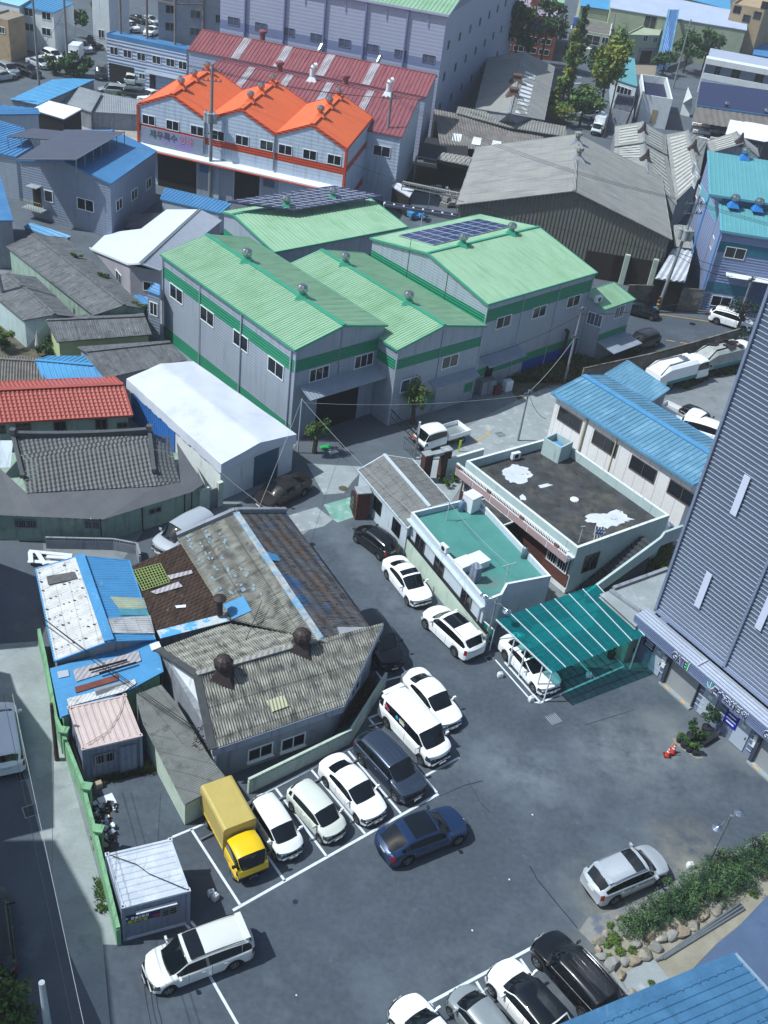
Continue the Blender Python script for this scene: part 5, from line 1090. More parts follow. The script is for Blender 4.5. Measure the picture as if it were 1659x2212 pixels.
part('stair_wall',mb,LTEAL,TR.rt)
c=gr('S3',285,615,3.3);u=V((math.cos(-.72),math.sin(-.72),0));v=V((-u.y,u.x,0));o=root('water_tank_box',c,'square pale concrete tank housing with a blue lid inside, on the blackened roof','tank');mb=MB();
for s_ in(-1,1):mb.box(c+u*s_*.78+V((0,0,.65)),(.12,1.5,1.5),0,ux=u);mb.box(c+v*s_*.7+V((0,0,.648)),(1.44,.12,1.49),0,ux=u)
part('housing',mb,LTEAL,o);mb=MB();mb.cyl(c+V((0,0,.3)),c+V((0,0,.95)),.5,n=20);mb.lathe(c+V((0,0,.95)),[(.42,0),(.38,.08),(0,.12)],n=20);part('tank_lid',mb,B_ROOF2,o);mb=MB();mb.box(c+V((0,0,.2)),(1.4,1.25,.05),0,ux=u);part('base',mb,BLKR,o)
ac_unit(gr('S3',25,640,3.3),'white air conditioner by the balusters at the near end of the blackened roof',.6,.9)
tpole('S3',437,1180,3.25,1.4,.3,'rusty thin post near the stair corner of the blackened roof',.3)
c=gr('S3',560,1150,3.25);o=root('clothes_rack',c,'folding clothes rack with blue cloth in the corner of the blackened roof','clothes rack');mb=MB()
for k in range(4):mb.bar(c+V((-.3+.2*k,-.3,0)),c+V((-.3+.2*k,.3,.8)),.03,.03);mb.bar(c+V((-.3+.2*k,.3,0)),c+V((-.3+.2*k,-.3,.8)),.03,.03)
part('frame',mb,WHITEM,o);mb=MB();mb.box(c+V((0,-.1,.6)),(.5,.04,.4));part('cloth',mb,M('blue_cloth','#3a5c93',.8),o)
c=gr('S3',410,903,3.26);mb=MB();mb.lathe(c,[(0,.1),(.3,.08),(.34,0)],n=10);tag(mb.build('paint_tray',WHITEM),'small white basin lying in the middle of the blackened roof','basin')
# ================================================================ teal canopy
z=2.8;cp=[gr('S6',-97,515,z),gr('S6',550,287,z+.25),gr('S6',862,621,z+.25),gr('S6',265,860,z)];cc=sum(cp,V())/4
rt=root('car_canopy',V((cc.x,cc.y,0)),'car port with translucent teal roof on white posts, joined to the silver tower','canopy')
mb=MB();mb.face(cp if(cp[1]-cp[0]).cross(cp[2]-cp[1]).z>0 else cp[::-1]);part('canopy_sheet',mb,TEALT,rt);mb=MB()
for k in range(8):mb.bar(cp[0].lerp(cp[1],k/7)+V((0,0,.03)),cp[3].lerp(cp[2],k/7)+V((0,0,.03)),.035,.04)
part('glazing_bar',mb,WHITEM,rt);mb=MB()
for k in(.12,.38,.64,.9):mb.bar(cp[0].lerp(cp[3],k)-V((0,0,.1)),cp[1].lerp(cp[2],k)-V((0,0,.1)),.08,.1)
for k in range(15):mb.bar(cp[0].lerp(cp[1],k/14)-V((0,0,.04)),cp[3].lerp(cp[2],k/14)-V((0,0,.04)),.04,.05)
part('canopy_frame',mb,LTEAL,rt)
for f in((.95,.95,3),(.05,.8,0),(.04,.3,0),(.95,.5,3)):
 p=cp[0].lerp(cp[1],0.04 if 1 else 0).lerp(cp[3].lerp(cp[2],.04),f[1]);mb=MB();mb.cyl(V((p.x,p.y,0)),V((p.x,p.y,z)),.05,n=10);part('post',mb,WHITEM,rt)
p,p2=cp[1].lerp(cp[2],.95),cp[1].lerp(cp[2],.3)
for q_ in(p,p2):mb=MB();mb.cyl(V((q_.x,q_.y,0)),V((q_.x,q_.y,z+.1)),.05,n=10);part('post',mb,WHITEM,rt)
# teal screen beside the lamp
a,b=gr('S5',1395,620,0),gr('S5',1500,715,0);o=root('teal_screen',(a+b)/2,'low screen of teal plastic panels in a white frame beside the fence end','screen');mb=MB();mb.face([a+V((0,0,.7)),b+V((0,0,.7)),b+V((0,0,1.7)),a+V((0,0,1.7))]);part('panel',mb,M('teal_panel','#0f6f66',.3),o);mb=MB()
for k in range(4):p=a.lerp(b,k/3);mb.bar(p,p+V((0,0,1.8)),.06,.06,up=V((1,0,0)))
mb.bar(a+V((0,0,1.75)),b+V((0,0,1.75)),.06,.06);mb.bar(a+V((0,0,.68)),b+V((0,0,.68)),.06,.06);part('frame',mb,WHITEM,o)
# concrete roof beside the tower
q=[gr('S6',x,y,3.3)for x,y in((570,352),(660,320),(1005,195),(1040,300),(940,470),(803,562))]
CB=shed('concrete_annex','low annex with pale worn concrete roof wedged between the teal canopy and the tower',q,0,PGREEN,CONC2,None,ribs=(30,.001,'trap',1),th=.25)
mb=MB();mb.bar(q[1]+V((0,0,.1)),q[2]+V((0,0,.1)),.25,.2);a,b=gr('S6',640,325,3.42),gr('S6',835,462,3.42);mb.bar(a,b,.22,.16);part('kerb',mb,GREYW,CB.rt)
panel(CB.rt,(g((1385,1425)),V((-.786,-.618,0)),None),V((g((1385,1425)).x,g((1385,1425)).y,1.5)),.1,.1,GREYW,'bracket')
# ================================================================ parking tower
P0,P1=g((1407,1450)),g((1619,1639.7));u=(P1-P0).normalized();n=V((u.y,-u.x,0));n=n if n.x<0 else-n
A0=V((17.63,50.86,0));A0=P0+u*(A0-P0).dot(u);LT_=34.0;Ht=42.0
rt=root('parking_tower',A0+u*LT_/2-n*6,'tall silver parking tower clad in horizontal louvres, signs over its gates','parking tower');TW=rt
zj=4.31;plT=(P0,n,u)
mb=MB();c=A0+u*LT_/2-n*6.03;mb.box(V((c.x,c.y,zj+(Ht-zj)/2)),(LT_,12,Ht-zj),0,ux=u);part('tower_body',mb,TWRB,rt)
mb=MB();z=zj+.22;sp=.29
while z<Ht:
 a=A0+u*.18+V((0,0,z));b=A0+u*(LT_-.2)+V((0,0,z));q4=[a,b,b+n*.05,a+n*.05];lo_=V((0,0,-.035));mb.mesh(q4+[p+lo_ for p in q4],[(0,3,2,1),(3,7,6,2),(4,5,6,7)]);mb.mesh([a+lo_,b+lo_,b+lo_+n*.05,a+lo_+n*.05,b+V((0,0,-sp+.04)),a+V((0,0,-sp+.04))],[(3,2,4,5)],1);z+=sp
o=part('louvre_cladding',mb,[TWRL,TWR],rt);mb=MB()  # pale lip colour paints the bright highlight lines along the louvre edges
for s_ in(0.09,5.72,11.5,17.3):p=A0+u*s_+n*.09;mb.bar(V((p.x,p.y,zj)),V((p.x,p.y,Ht)),.16,.16,up=u)
mb.bar(A0+n*.1+V((0,0,zj+.05)),A0+u*LT_+n*.1+V((0,0,zj+.05)),.14,.16);part('cladding_frame',mb,TWRF,rt)
for(t,x,y,h_)in(('S3',1480,877,2.6),('S6',1241,325,2.6),('S6',1640,468,2.5)):
 c=onplane(px(t,x,y),(P0+n*.12,n));mb=MB();mb.box(c+n*.02,(.42,.05,h_),0,ux=u);part('light_panel',mb,M('white_light_panel','#c4cce4',.5,var=.02),rt)
 # canopy and sign band
mb=MB();a,b=A0-u*.55,A0+u*LT_;d=1.05
mb.mesh([a+V((0,0,3.95)),b+V((0,0,3.95)),b+n*d+V((0,0,3.86)),a+n*d+V((0,0,3.86)),a+V((0,0,3.0)),b+V((0,0,3.0)),b+n*d+V((0,0,3.0)),a+n*d+V((0,0,3.0))],[(0,3,2,1),(4,5,6,7),(3,7,6,2),(0,4,7,3)]);part('canopy',mb,TWRL,rt)
mb=MB()
for k in range(4):mb.bar(a+n*(.15+.25*k)+V((0,0,3.965-.02*k)),b+n*(.15+.25*k)+V((0,0,3.965-.02*k)),.03,.03)
for k in range(6):mb.bar(a+n*(d+.02)+V((0,0,3.1+.14*k)),b+n*(d+.02)+V((0,0,3.1+.14*k)),.04,.035 if 0<k<5 else.09)
part('canopy_trim',mb,TWRF,rt);mb=MB();mb.bar(a+n*(d+.01)+V((0,0,3.43)),b+n*(d+.01)+V((0,0,3.43)),.015,.8);part('sign_band',mb,M('sign_band','#54648e',.4,metal=.3,var=.04),rt)
for s_ in(4.6,11.0):mb=MB();p=A0+u*s_;mb.bar(p+n*.1+V((0,0,4.0)),p+n*1.0+V((0,0,3.93)),.12,.08);part('canopy_joint',mb,TWRL,rt)
plS=(P0+n*(d+.05),n,u)
def sgn(s,p,size,mt,dz=0,adv=None):
 o_=onplane(p,plS);o_.z=3.2+dz;ob=textmesh(rt,s,o_,u,V((0,0,1)),size,mt,name='sign_lettering',depth=.05);return ob
zz=lambda x,y:(1376.9+.17*x,1360.3+.17*y)
for(s,p,sz,xs_)in(('GATE',zz(445,300),.74,.64),('큰솔주차타워',zz(955,745),.62,.78),('GATE',zz(1590,1330),.74,.64)):
 o_=onplane(p,plS);o_.z=3.17;textmesh(rt,s,o_-n*.01,u,V((0,0,1)),sz,WHITEM,name='sign_outline',depth=.03,xs=xs_,off=.055);textmesh(rt,s,o_+n*.03,u,V((0,0,1)),sz,TXN,name='sign_lettering',depth=.03,xs=xs_,off=.0)
c=onplane(zz(652,415),plS);mb=MB();mb.box(V((c.x,c.y,3.43)),(.16,.06,.56),0,ux=u);part('gate_mark',mb,TXG,rt);mb=MB();mb.box(V((c.x,c.y,3.43))+u*.1,(.04,.07,.6),0,ux=u);part('gate_mark',mb,WHITEM,rt)
c=onplane(zz(935,700),plS);c.z=3.16
for k in range(7):th=R(160-k*22);mb=MB();mb.bar(c+u*math.cos(th)*.1+V((0,0,math.sin(th)*.08)),c+u*math.cos(th)*.38+V((0,0,.08+math.sin(th)*.5)),.06,.02,up=n);part('emblem_ray',mb,[M('emblem_pale','#b8d2d8',.5,var=0),M('emblem_teal','#4f97a8',.5,var=0),TXR][0 if k%2 else(1 if k<5 else 2)],rt)
# ground floor
mb=MB();c=A0+u*LT_/2-n*6.02;mb.box(V((c.x,c.y,1.5)),(LT_+.4,12,3.0),0,ux=u);part('base_wall',mb,TWRF,rt)
def sp_(p,z_=0):q_=onplane(p,plT);return(q_-A0).dot(u)
def gate(x0,x1):
 a_,b_=A0+u*x0,A0+u*x1;m_=(a_+b_)/2;w_=x1-x0
 mb=MB()
 mb.box(V((m_.x,m_.y,1.42))+n*.02,(w_,.03,2.75),0,ux=u);g_=part('gate_door',mb,M('gate_grey','#8f949a',.6,var=.06),rt);mb=MB();mb.box(a_+n*.13+V((0,0,1.45)),(.22,.28,2.9),0,ux=u);part('gate_post',mb,M('dark_post','#3b4250',.6),rt);mb=MB();mb.box(b_+n*.07+V((0,0,1.45)),(.08,.16,2.9),0,ux=u);part('gate_post',mb,_mats['dark_post'],rt)
 mb=MB();mb.box(V((m_.x,m_.y,.06))+n*.22,(w_+.2,.34,.12),0,ux=u);part('threshold',mb,CONC2,rt);mb=MB()
 for f in(.22,.8):p=a_.lerp(b_,f)+n*.3;mb.box(V((p.x,p.y,.125)),(.35,.1,.02),0,ux=u)
 part('yellow_mark',mb,M('amber_mark','#d79a2c',.5,var=0),rt);mb=MB();p=a_.lerp(b_,.22)+n*.05;mb.box(V((p.x,p.y,2.45)),(.42,.03,.16),0,ux=u);part('sight_glass',mb,DRK,rt)
def door(x,w_=.95):c_=A0+u*x;mb=MB();mb.box(V((c_.x,c_.y,1.15))+n*.03,(w_,.05,2.15),0,ux=u);d_=part('service_door',mb,M('door_grey','#a7b2c4',.5,var=.03),rt);mb=MB();mb.box(V((c_.x,c_.y,1.1))+n*.08+u*w_*.38,(.04,.08,.16),0,ux=u);part('handle',mb,DRK,rt,parent=d_);mb=MB();mb.box(V((c_.x,c_.y,1.75))+n*.062,(.3,.01,.2),0,ux=u);mb.box(V((c_.x,c_.y,2.0))+n*.062,(.16,.01,.12),1,ux=u);part('notice',mb,[WHITEM,TXG],rt,parent=d_)
def louv(x0,x1,dark=True):
 a_,b_=A0+u*x0,A0+u*x1;m_=(a_+b_)/2;mb=MB();mb.box(V((m_.x,m_.y,1.6))+n*.015,(x1-x0,.02,2.3),0,ux=u);part('wall_panel',mb,TWRB,rt);mb=MB()
 for k in range(5):mb.bar(a_+n*.05+V((0,0,.55+k*.4)),b_+n*.05+V((0,0,.55+k*.4)),.06,.05)
 part('wall_louvre',mb,TWRL,rt)
def board(x,w_,z_,h_,mt,rows=5):
 c_=A0+u*x;mb=MB();mb.box(V((c_.x,c_.y,z_))+n*.05,(w_,.05,h_),0,ux=u);b_=part('notice_board',mb,mt,rt);mb=MB()
 for k in range(rows):mb.box(V((c_.x,c_.y,z_+h_*(.36-.72*k/(rows-1))))+n*.08,(w_*(.75 if k%2 else.6),.01,h_*.06),0,ux=u)
 part('notice_text',mb,TXW,rt,parent=b_)
def controls(x):
 c_=A0+u*x;mb=MB();mb.box(V((c_.x,c_.y,1.7))+n*.08,(.3,.14,.4),0,ux=u);mb.box(V((c_.x,c_.y,1.2))+n*.08+u*.05,(.28,.14,.35),0,ux=u);part('control_box',mb,WHITEM,rt)
s0=sp_((1407,1450));
S=lambda X,Y:sp_(zz(X,Y))
door(S(225,440));louv(S(240,480),S(320,560));controls(S(300,530));gate(S(340,640),S(690,975));louv(S(735,930),S(820,1010));door(S(880,990)+.0,1.0);louv(S(960,1180)+.1,S(1060,1230));board(S(1150,1260),.95,1.75,1.5,SGNB);door(S(1280,1400),1.0);louv(S(1370,1540),S(1420,1600));controls(S(1440,1560));gate(S(1450,1660),S(1450,1660)+2.6)
for k in range(5):x_=S(1450,1660)+4+k*5;louv(x_,x_+3)
board(s0-.75,.9,2.0,1.2,NAVY,6)
# ================================================================ left side: tiled houses and grey roofs
def tiles(mb,poly,ribdir,spacing=.3,row=.3,amp=.03,mi=0):
 "corrugated tile courses stepping down the slope"
 poly=[V(p)for p in poly];n=(poly[1]-poly[0]).cross(poly[2]-poly[1]).normalized();n=n if n.z>0 else-n
 d=V(ribdir);d=(d-n*d.dot(n)).normalized();d=d if d.z>0 else-d
 s0=min(p.dot(d)for p in poly);s1=max(p.dot(d)for p in poly);k=0
 while s0+k*row<s1:
  c=clip(poly,d,s0+k*row,s0+(k+1)*row)
  if len(c)>2:
   lift=[p+n*(.035*(1-(p.dot(d)-s0-k*row)/row))for p in c]
   if len(lift)>2 and(lift[1]-lift[0]).cross(lift[2]-lift[1]).length>1e-6:ribsheet(mb,lift,d,spacing,amp,'corr',mi)
  k+=1
  # red tiled house
ze,zr=2.7,3.7
E0,E1=gr('S1',857,357,ze),gr('S1',-120,412,ze);Rg,R1=gr('S1',795,157,zr),gr('S1',-120,200,zr)
F0=Rg+(Rg-E0);F0.z=ze;F1=R1+(R1-E1);F1.z=ze
RH=gable('red_tile_house','long low house with bright red tile-pattern metal roof, on the left edge',E0,E1,F0,Rg,PGREEN,RED_T,RED_T,F1=F1,R1=R1,over=.3,ribs=(.32,.05,'corr',.1),capw=.4)
for x,y,w_,h_ in((148,425,1.1,.8),(388,438,.9,1.1),(655,420,.9,1.1),(790,422,.8,.5),(5,450,.7,.7)):window(RH.rt,RH.E,px('S1',x,y),w_,h_,(WIND,PANE),bars=4 if x==148 else 0)
rt=RH.rt;mb=MB();nE=(Rg-E0).cross(E1-E0).normalized();nE=nE if nE.z>0 else-nE
for k in range(1,9):mb.bar(E0.lerp(Rg,k/9)+nE*.02,E1.lerp(R1,k/9)+nE*.02,.02,.05,up=nE)
part('tile_course',mb,RED_T,rt)
# hanok with black tiles
zk=4.4;ra,rb=gr('S1',85,500,zk),gr('S1',965,475,zk);ea,eb=gr('S1',170,858,2.7),gr('S1',1005,815,2.65)
rt=root('tiled_roof_house',(ra+ea)/2-V((0,0,3.4)),'traditional house with a curved black tile roof above a dark membrane eave','house')
mb=MB();tiles(mb,[ea,eb,rb,ra],ra-ea,.3,.34);
h1=gr('S1',1160,790,2.6);tiles(mb,[eb,h1,gr('S1',1095,500,3.7),rb],(rb-eb),.3,.34)
part('tiled_roof',mb,BLK_T,rt);back=gr('S1',1080,470,3.6);mb=MB();bk1,bk2=rb+(rb-eb)*.8,ra+(ra-ea)*.8;bk1.z=bk2.z=2.7;tiles(mb,[ra,rb,bk1,bk2],bk1-rb,.3,.34);part('tiled_roof',mb,BLK_T,rt)
mb=MB();N_=14;pts=[ra.lerp(rb,k/N_)+V((0,0,.12+.16*(2*k/N_-1)**2))for k in range(N_+1)]
for a,b in zip(pts[:-1],pts[1:]):mb.bar(a,b,.34,.34)
for k in(rb,ra):
 other=eb if k is rb else ea;pts2=[k.lerp(other,t_/8)+V((0,0,.12))for t_ in range(7)]
 for a,b in zip(pts2[:-1],pts2[1:]):mb.bar(a,b,.26,.24)
 e_=pts2[-1];mb.box(e_+V((0,0,.12)),(.3,.3,.3))
mb.box(pts[0]+V((0,0,.2)),(.4,.4,.4));mb.box(pts[-1]+V((0,0,.2)),(.4,.4,.4));part('ridge_cap',mb,BLK_T,rt)
ed=[gr('S1',x,y,z_)for x,y,z_ in((-60,1000,2.25),(120,1008,2.25),(232,1012,2.25),(665,1030,2.2),(1242,852,2.2),(1165,790,2.6),(1005,815,2.62),(170,858,2.65),(0,700,2.9),(-60,700,2.9))]
mb=MB();mb.face([ed[0],ed[1],ed[8],ed[9]]);mb.face([ed[1],ed[2],ed[7],ed[8]]);mb.face([ed[2],ed[3],ed[6],ed[7]]);mb.face([ed[3],ed[4],ed[5],ed[6]]);sd=gr('S1',1140,530,3.3);s4=gr('S1',1315,800,2.4);mb.face([ed[4],s4,sd,ed[5]]);part('membrane_eave',mb,MEMB,rt,auto=50)
mb=MB();mb.face([gr('S1',0,520,3.6),gr('S1',85,520,3.7),ed[8]+V((.6,.3,0)),ed[9]]);part('side_roof',mb,LBLUE,rt)
w0=[gr('S1',x,y,0)for x,y in((-60,1150),(0,1160),(660,1187),(1232,1000),(1300,985))];b0=[p+V((1.5,4.5,0))for p in(w0[-1],w0[0])]
mb=MB();mb.prism([(p.x,p.y)for p in w0+[gr('S1',1170,640,1.5),gr('S1',0,640,1.5)]],0,2.05);part('wall',mb,PGREEN,rt)
cc=gr('S1',600,900,0)
for t,x,y,i,w_,h_,bb in(('S1',168,1057,1,1.5,.7,9),('S1',595,1062,1,1.1,.7,6),('S1',1000,972,2,1.0,.5,0)):window(rt,plane_of(w0[i],w0[i+1],cc),px(t,x,y),w_,h_,(GREYW,PANE),bars=bb)
mb=MB()
for i,k in((0,.8),(2,0.0),(2,.93),(3,.1),(2,.45)):p=w0[i].lerp(w0[i+1],k);mb.cyl(V((p.x,p.y,0))-V((0,.08,0)),V((p.x,p.y,2.1))-V((0,.08,0)),.04,n=6)
part('downpipe',mb,DRK,rt);mb=MB()
for k in range(22):
 a,b=(w0[1],w0[2])if k<12 else(w0[2],w0[3]);p=a.lerp(b,(k%12)/11 if k<12 else(k-12)/10);mb.box(V((p.x,p.y-.15,2.17)),(.06,.06,.1))
part('gutter_clip',mb,WHITEM,rt)
# gate post wall between tent and hanok
a,b=gr('S1',1285,990),gr('S1',1432,935);o=root('render_wall',(a+b)/2,'pale green rendered wall with a metal door, joining the tiled house to the tent','wall');mb=MB();d=(b-a);mb.bar(a.lerp(b,.0)+V((0,0,1.0)),a.lerp(b,.42)+V((0,0,1.0)),.2,2.0);mb.bar(a.lerp(b,.78)+V((0,0,1.05)),b+V((0,0,1.05)),.3,2.1);part('masonry',mb,LGREEN,o);mb=MB();mb.bar(a.lerp(b,.43)+V((0,0,.85)),a.lerp(b,.77)+V((0,0,.85)),.06,1.7);part('door',mb,STEEL,o)
# drying racks / white frames in the yard below the hanok
c=gr('S1',320,1268,0);o=root('window_frames',c,'pile of discarded white window frames beside the low block wall','window frames');mb=MB()
for k,(x0,y0,x1,y1)in enumerate(((185,1235,465,1262),(180,1300,440,1312),(235,1235,290,1320),(300,1270,465,1280),(195,1240,200,1310))):mb.bar(gr('S1',x0,y0,.2+.04*k),gr('S1',x1,y1,.2+.04*k),.3,.05)
part('frame',mb,WHITEM,o)
def blockwall(name,pts,h,mt,label,th=.16,top=None,holes=False,z0=0,parent=None):
 P=[V((p.x,p.y,0))for p in pts];cc=sum(P,V())/len(P);o=root(name,V((cc.x,cc.y,z0)),label,'wall');mb=MB();hb=h-(.2 if holes else 0)
 for a,b in zip(P[:-1],P[1:]):mb.bar(a+V((0,0,z0+hb/2)),b+V((0,0,z0+hb/2)),th,hb)
 part('wall_body',mb,mt,o)
 if holes:
  mb=MB()
  for a,b in zip(P[:-1],P[1:]):
   L=(b-a).length;d=(b-a).normalized();k=0
   mb.bar(a+V((0,0,z0+h-.02)),b+V((0,0,z0+h-.02)),th*.9,.05)
   while k*.2<L:mb.box(a+d*(k*.2+.05)+V((0,0,z0+hb+.08)),(.07,th*.9,.17),0,ux=d);k+=1
  w_=part('pierced_block',mb,top or mt,o)
 elif top:
  mb=MB()
  for a,b in zip(P[:-1],P[1:]):mb.bar(a+V((0,0,z0+h+.03)),b+V((0,0,z0+h+.03)),th+.06,.06)
  part('coping',mb,top,o)
 return o
blockwall('block_wall',[gr('S1',300,1212),gr('S1',735,1222),gr('S1',885,1250),gr('S1',905,1320)],.9,GREYW,'low grey block wall behind the blue and white roofed house',holes=True)
gw=[gr('S4',262,690),gr('S4',300,860),gr('S4',372,1260),gr('T1',420,380),gr('T1',545,700),gr('T1',615,975),gr('T4',770,655)]
blockwall('green_wall',gw,1.45,FGREEN,'long green painted block wall with a pierced top course beside the lane',holes=True,th=.2)
for i,(t,x,y)in enumerate((('T1',412,372),('T1',558,735),('T1',632,1010))):
 c=gr(t,x,y);mb=MB();mb.box(c+V((.12,.0,.85)),(.34,.34,1.7));mb.box(c+V((.12,0,1.73)),(.46,.46,.1));tag(mb.build('wall_pier',FGREEN),['green pier of the lane wall beside the pink container','green pier of the lane wall beside the rubbish heap','green pier of the lane wall next to the white container office'][i],'pier')
 # pale fence wall around the old house
fw=[px('T2',-15,618),px('T2',595,312),px('T2',770,110),px('S5',825,1000)]
fw=[g(px('T2',-60,640)),g(px('T2',592,318)),g(px('S5',822,945))]
blockwall('fence_wall',fw,1.15,LGREEN,'pale green wall with pierced top around the old grey house',holes=True)
fw2=[gr('S2',905,1175),gr('S5',1318,712)if 0 else g((1040,1392))];fw2=[g((868,1190)),g((1043,1408))]
blockwall('fence_wall',fw2,1.55,LGREEN,'tall pale green wall with dark coping, beside the teal roofed house',top=DRK)
a,b=g((1029,1130)),g((1080,1200))
# brick gate pillars and gates
def pillar(c,w_,h,mt,label,cap=CONC2,name='gate_pillar',az=.2):
 c=V(c);o=root(name,c,label,'gate pillar');u=V((math.cos(az),math.sin(az),0));mb=MB();mb.box(c+V((0,0,h/2)),(w_,w_*.85,h),0,ux=u);part('brickwork',mb,mt,o);mb=MB();mb.box(c+V((0,0,h+.05)),(w_+.1,w_*.85+.1,.1),0,ux=u);part('cap',mb,cap,o);return o
pillar(gr('S2',665,1010),1.0,2.3,BRICK,'square red brick gate pillar by the small light blue house',az=.35)
c=gr('S2',612,990);o=root('iron_gate',c,'round topped wrought iron gate leaf folded against the brick pillar','gate');mb=MB();u=V((.35,-.94,0)).normalized();
for k in range(8):x_=k/7-.5;mb.bar(c+u*x_*1.3+V((0,0,.1)),c+u*x_*1.3+V((0,0,1.5+.5*math.cos(x_*2.8))),.04,.04,up=V((1,0,0)))
for k in range(4):mb.bar(c-u*.65+V((0,0,.3+.4*k)),c+u*.65+V((0,0,.3+.4*k)),.05,.04)
part('bars',mb,RUSTD,o)
a,b=gr('S2',1062,705),gr('S2',1192,690);a2=a;pillar(g(px('S2',1075,780)),.7,2.5,M('dark_brick2','#4a302c',.85,var=.2,scale=3),'dark brick pillar left of the planted gateway',az=.6);pillar(g(px('S2',1195,750)),.7,2.5,_mats['dark_brick2'],'dark brick pillar right of the planted gateway',az=.6)
a,b=g(px('S2',1075,780)),g(px('S2',1195,750));o=root('gateway_lintel',(a+b)/2,'weathered stone lintel with arched opening between the dark brick pillars','lintel');mb=MB();mb.bar(a+V((0,0,2.35)),b+V((0,0,2.35)),.5,.25);part('lintel',mb,CONC2,o);mb=MB()
for k in range(9):t_=k/8;mb.box(a.lerp(b,t_)+V((0,0,2.2-.25*abs(2*t_-1)**2)),(.14,.1,.3),0,ux=b-a)
part('arch',mb,RUSTD,o)
blockwall('garden_wall',[g(px('S2',1210,760)),g(px('S2',1440,690))],1.7,LTEAL,'pale teal garden wall running from the brick gateway to the terrace house',top=WWALL)
# ---- grey cement roofed cluster
def cg(name,label,pts,ze,zr,wall=GREYW,roof=SLATE,**k):
 "E0 E1 eave, F0 F1 other eave, R0 R1 ridge given as R4 pixels"
 E0,E1,F0,F1=[gr(*p,ze)for p in pts[:4]];Rg,R1=[gr(*p,zr)for p in pts[4:]]
 return gable(name,label,E0,E1,F0,Rg,wall,roof,k.pop('trim',roof),F1=F1,R1=R1,over=k.pop('over',.2),ribs=k.pop('ribs',(.95,.015,'seam',.04)),trimh=.08,capw=.28,**k)
cg('grey_roof_house','longest weathered grey roofed house, running diagonally below the big blue roofed building',[('R4',605,872),('R4',42,430),('R4',950,832),('R4',420,372),('R4',800,808),('R4',210,350)],2.8,3.5,wall=PGREEN)
cg('grey_roof_house','weathered grey roofed house at the left edge behind the slanting pole',[('R4',150,905),('R4',-170,640),('R4',497,885),('R4',232,628),('R4',352,868),('R4',50,603)],2.8,3.6,wall=LTEAL)
cg('grey_roof_house','small house with a grey single ridge roof and lime green wall, above the courtyard plants',[('R4',368,1045),('R4',976,996),('R4',255,880)if 0 else('R4',285,880),('R4',925,862),('R4',300,908),('R4',932,880)],2.6,3.2,wall=M('lime_render','#a9b98a',.85,var=.1))
cg('grey_roof_house','grey roofed shack with uneven sheets next to the white tent',[('R4',672,1280),('R4',1205,1160),('R4',500,1078),('R4',1095,1038),('R4',560,1110),('R4',1100,1050)],2.6,3.2)
cg('striped_roof_house','house with dark striped corrugated roof at the left edge, beside the small blue roof',[('R4',292,1335),('R4',-120,1335),('R4',290,1150),('R4',-120,1130),('R4',293,1175),('R4',-120,1150)],2.6,3.0,roof=M('striped_roof','#6d6a68',.9,var=.3,scale=2),ribs=(.22,.05,'corr',.05))
cg('blue_roof_house','small house with bright sky blue ribbed roof between the striped roof and the grey shack',[('R4',293,1330),('R4',692,1308),('R4',312,1136),('R4',545,1138),('R4',232,1166),('R4',600,1198)],2.5,3.2,roof=B_ROOF2,ribs=(.42,.05,'seam',.07))
# small parasol, lattice etc
c=gr('R4',250,1135);o=root('folded_parasol',c,'folded pale parasol standing in the planted courtyard','parasol');mb=MB();mb.cyl(c,c+V((0,0,1.0)),.03,n=6);part('pole',mb,STEEL,o);mb=MB();mb.cyl(c+V((0,0,.9)),c+V((0,0,2.4)),.28,.03,n=10);part('cloth',mb,M('parasol_cloth','#a8a4a8',.8,var=.1),o)
# small blue strip house and blue annex beside green warehouse
B9=shed('blue_annex','narrow slate blue annex with one window on the back corner of the front green warehouse',[gr('R4',950,715,5.0),gr('R4',1030,745,5.0),gr('R4',1032,680,5.2),gr('R4',1000,665,5.2)],0,SIDED,B_ROOF,B_ROOF,over=.02)
window(B9.rt,min(B9.pl,key=lambda p:p[1].dot(ray(px('R4',993,832)))),px('R4',993,832),.9,1.3,(WIN,PANE))
shed('blue_awning_roof','scrap of bright blue ribbed roofing between the white shed and the annex',[gr('R4',862,742,2.6),gr('R4',960,830,2.6),gr('R4',960,760,2.9),gr('R4',900,740,2.9)],0,GREYW,B_ROOF,None)
# white shed with wide roof
zc_=4.0;W=[gr('R4',x,y,z_)for x,y,z_ in((410,398,3.6),(545,428,3.5),(832,545,3.3),(905,540,3.9),(1290,190,4.6),(1075,190,3.9),(910,315,3.7),(720,338,3.7),(610,375,3.6))]
rt=root('white_shed',V((W[2].x,W[2].y+5,0)),'wide white metal roofed shed between the grey roofs and the front green warehouse','shed')
nW=(W[4]-W[3]).cross(W[2]-W[3]).normalized();W=[W[i]if i in(2,3,4)else onplane(proj(W[i]),(W[3],nW))for i in range(9)];nW=nW if nW.z>0 else-nW
mb=MB();mb.face([W[0],W[1],W[2],W[7],W[8]][::1],0,nW);mb.face([W[2],W[3],W[4],W[5],W[6],W[7]],0,nW);part('roof',mb,WROOF,rt)
X0,X1=gr('R4',1035,585,3.2),gr('R4',1432,262,4.2);mb=MB();ribsheet(mb,[W[3]+V((0,0,.02)),X0,X1,W[4]+V((0,0,.02))],X1-W[4],.3,.02,'corr');part('roof',mb,M('shaded_side_roof','#929aaa',.5,var=.06),rt)  # greyer colour paints the shade on this slope of the white roof
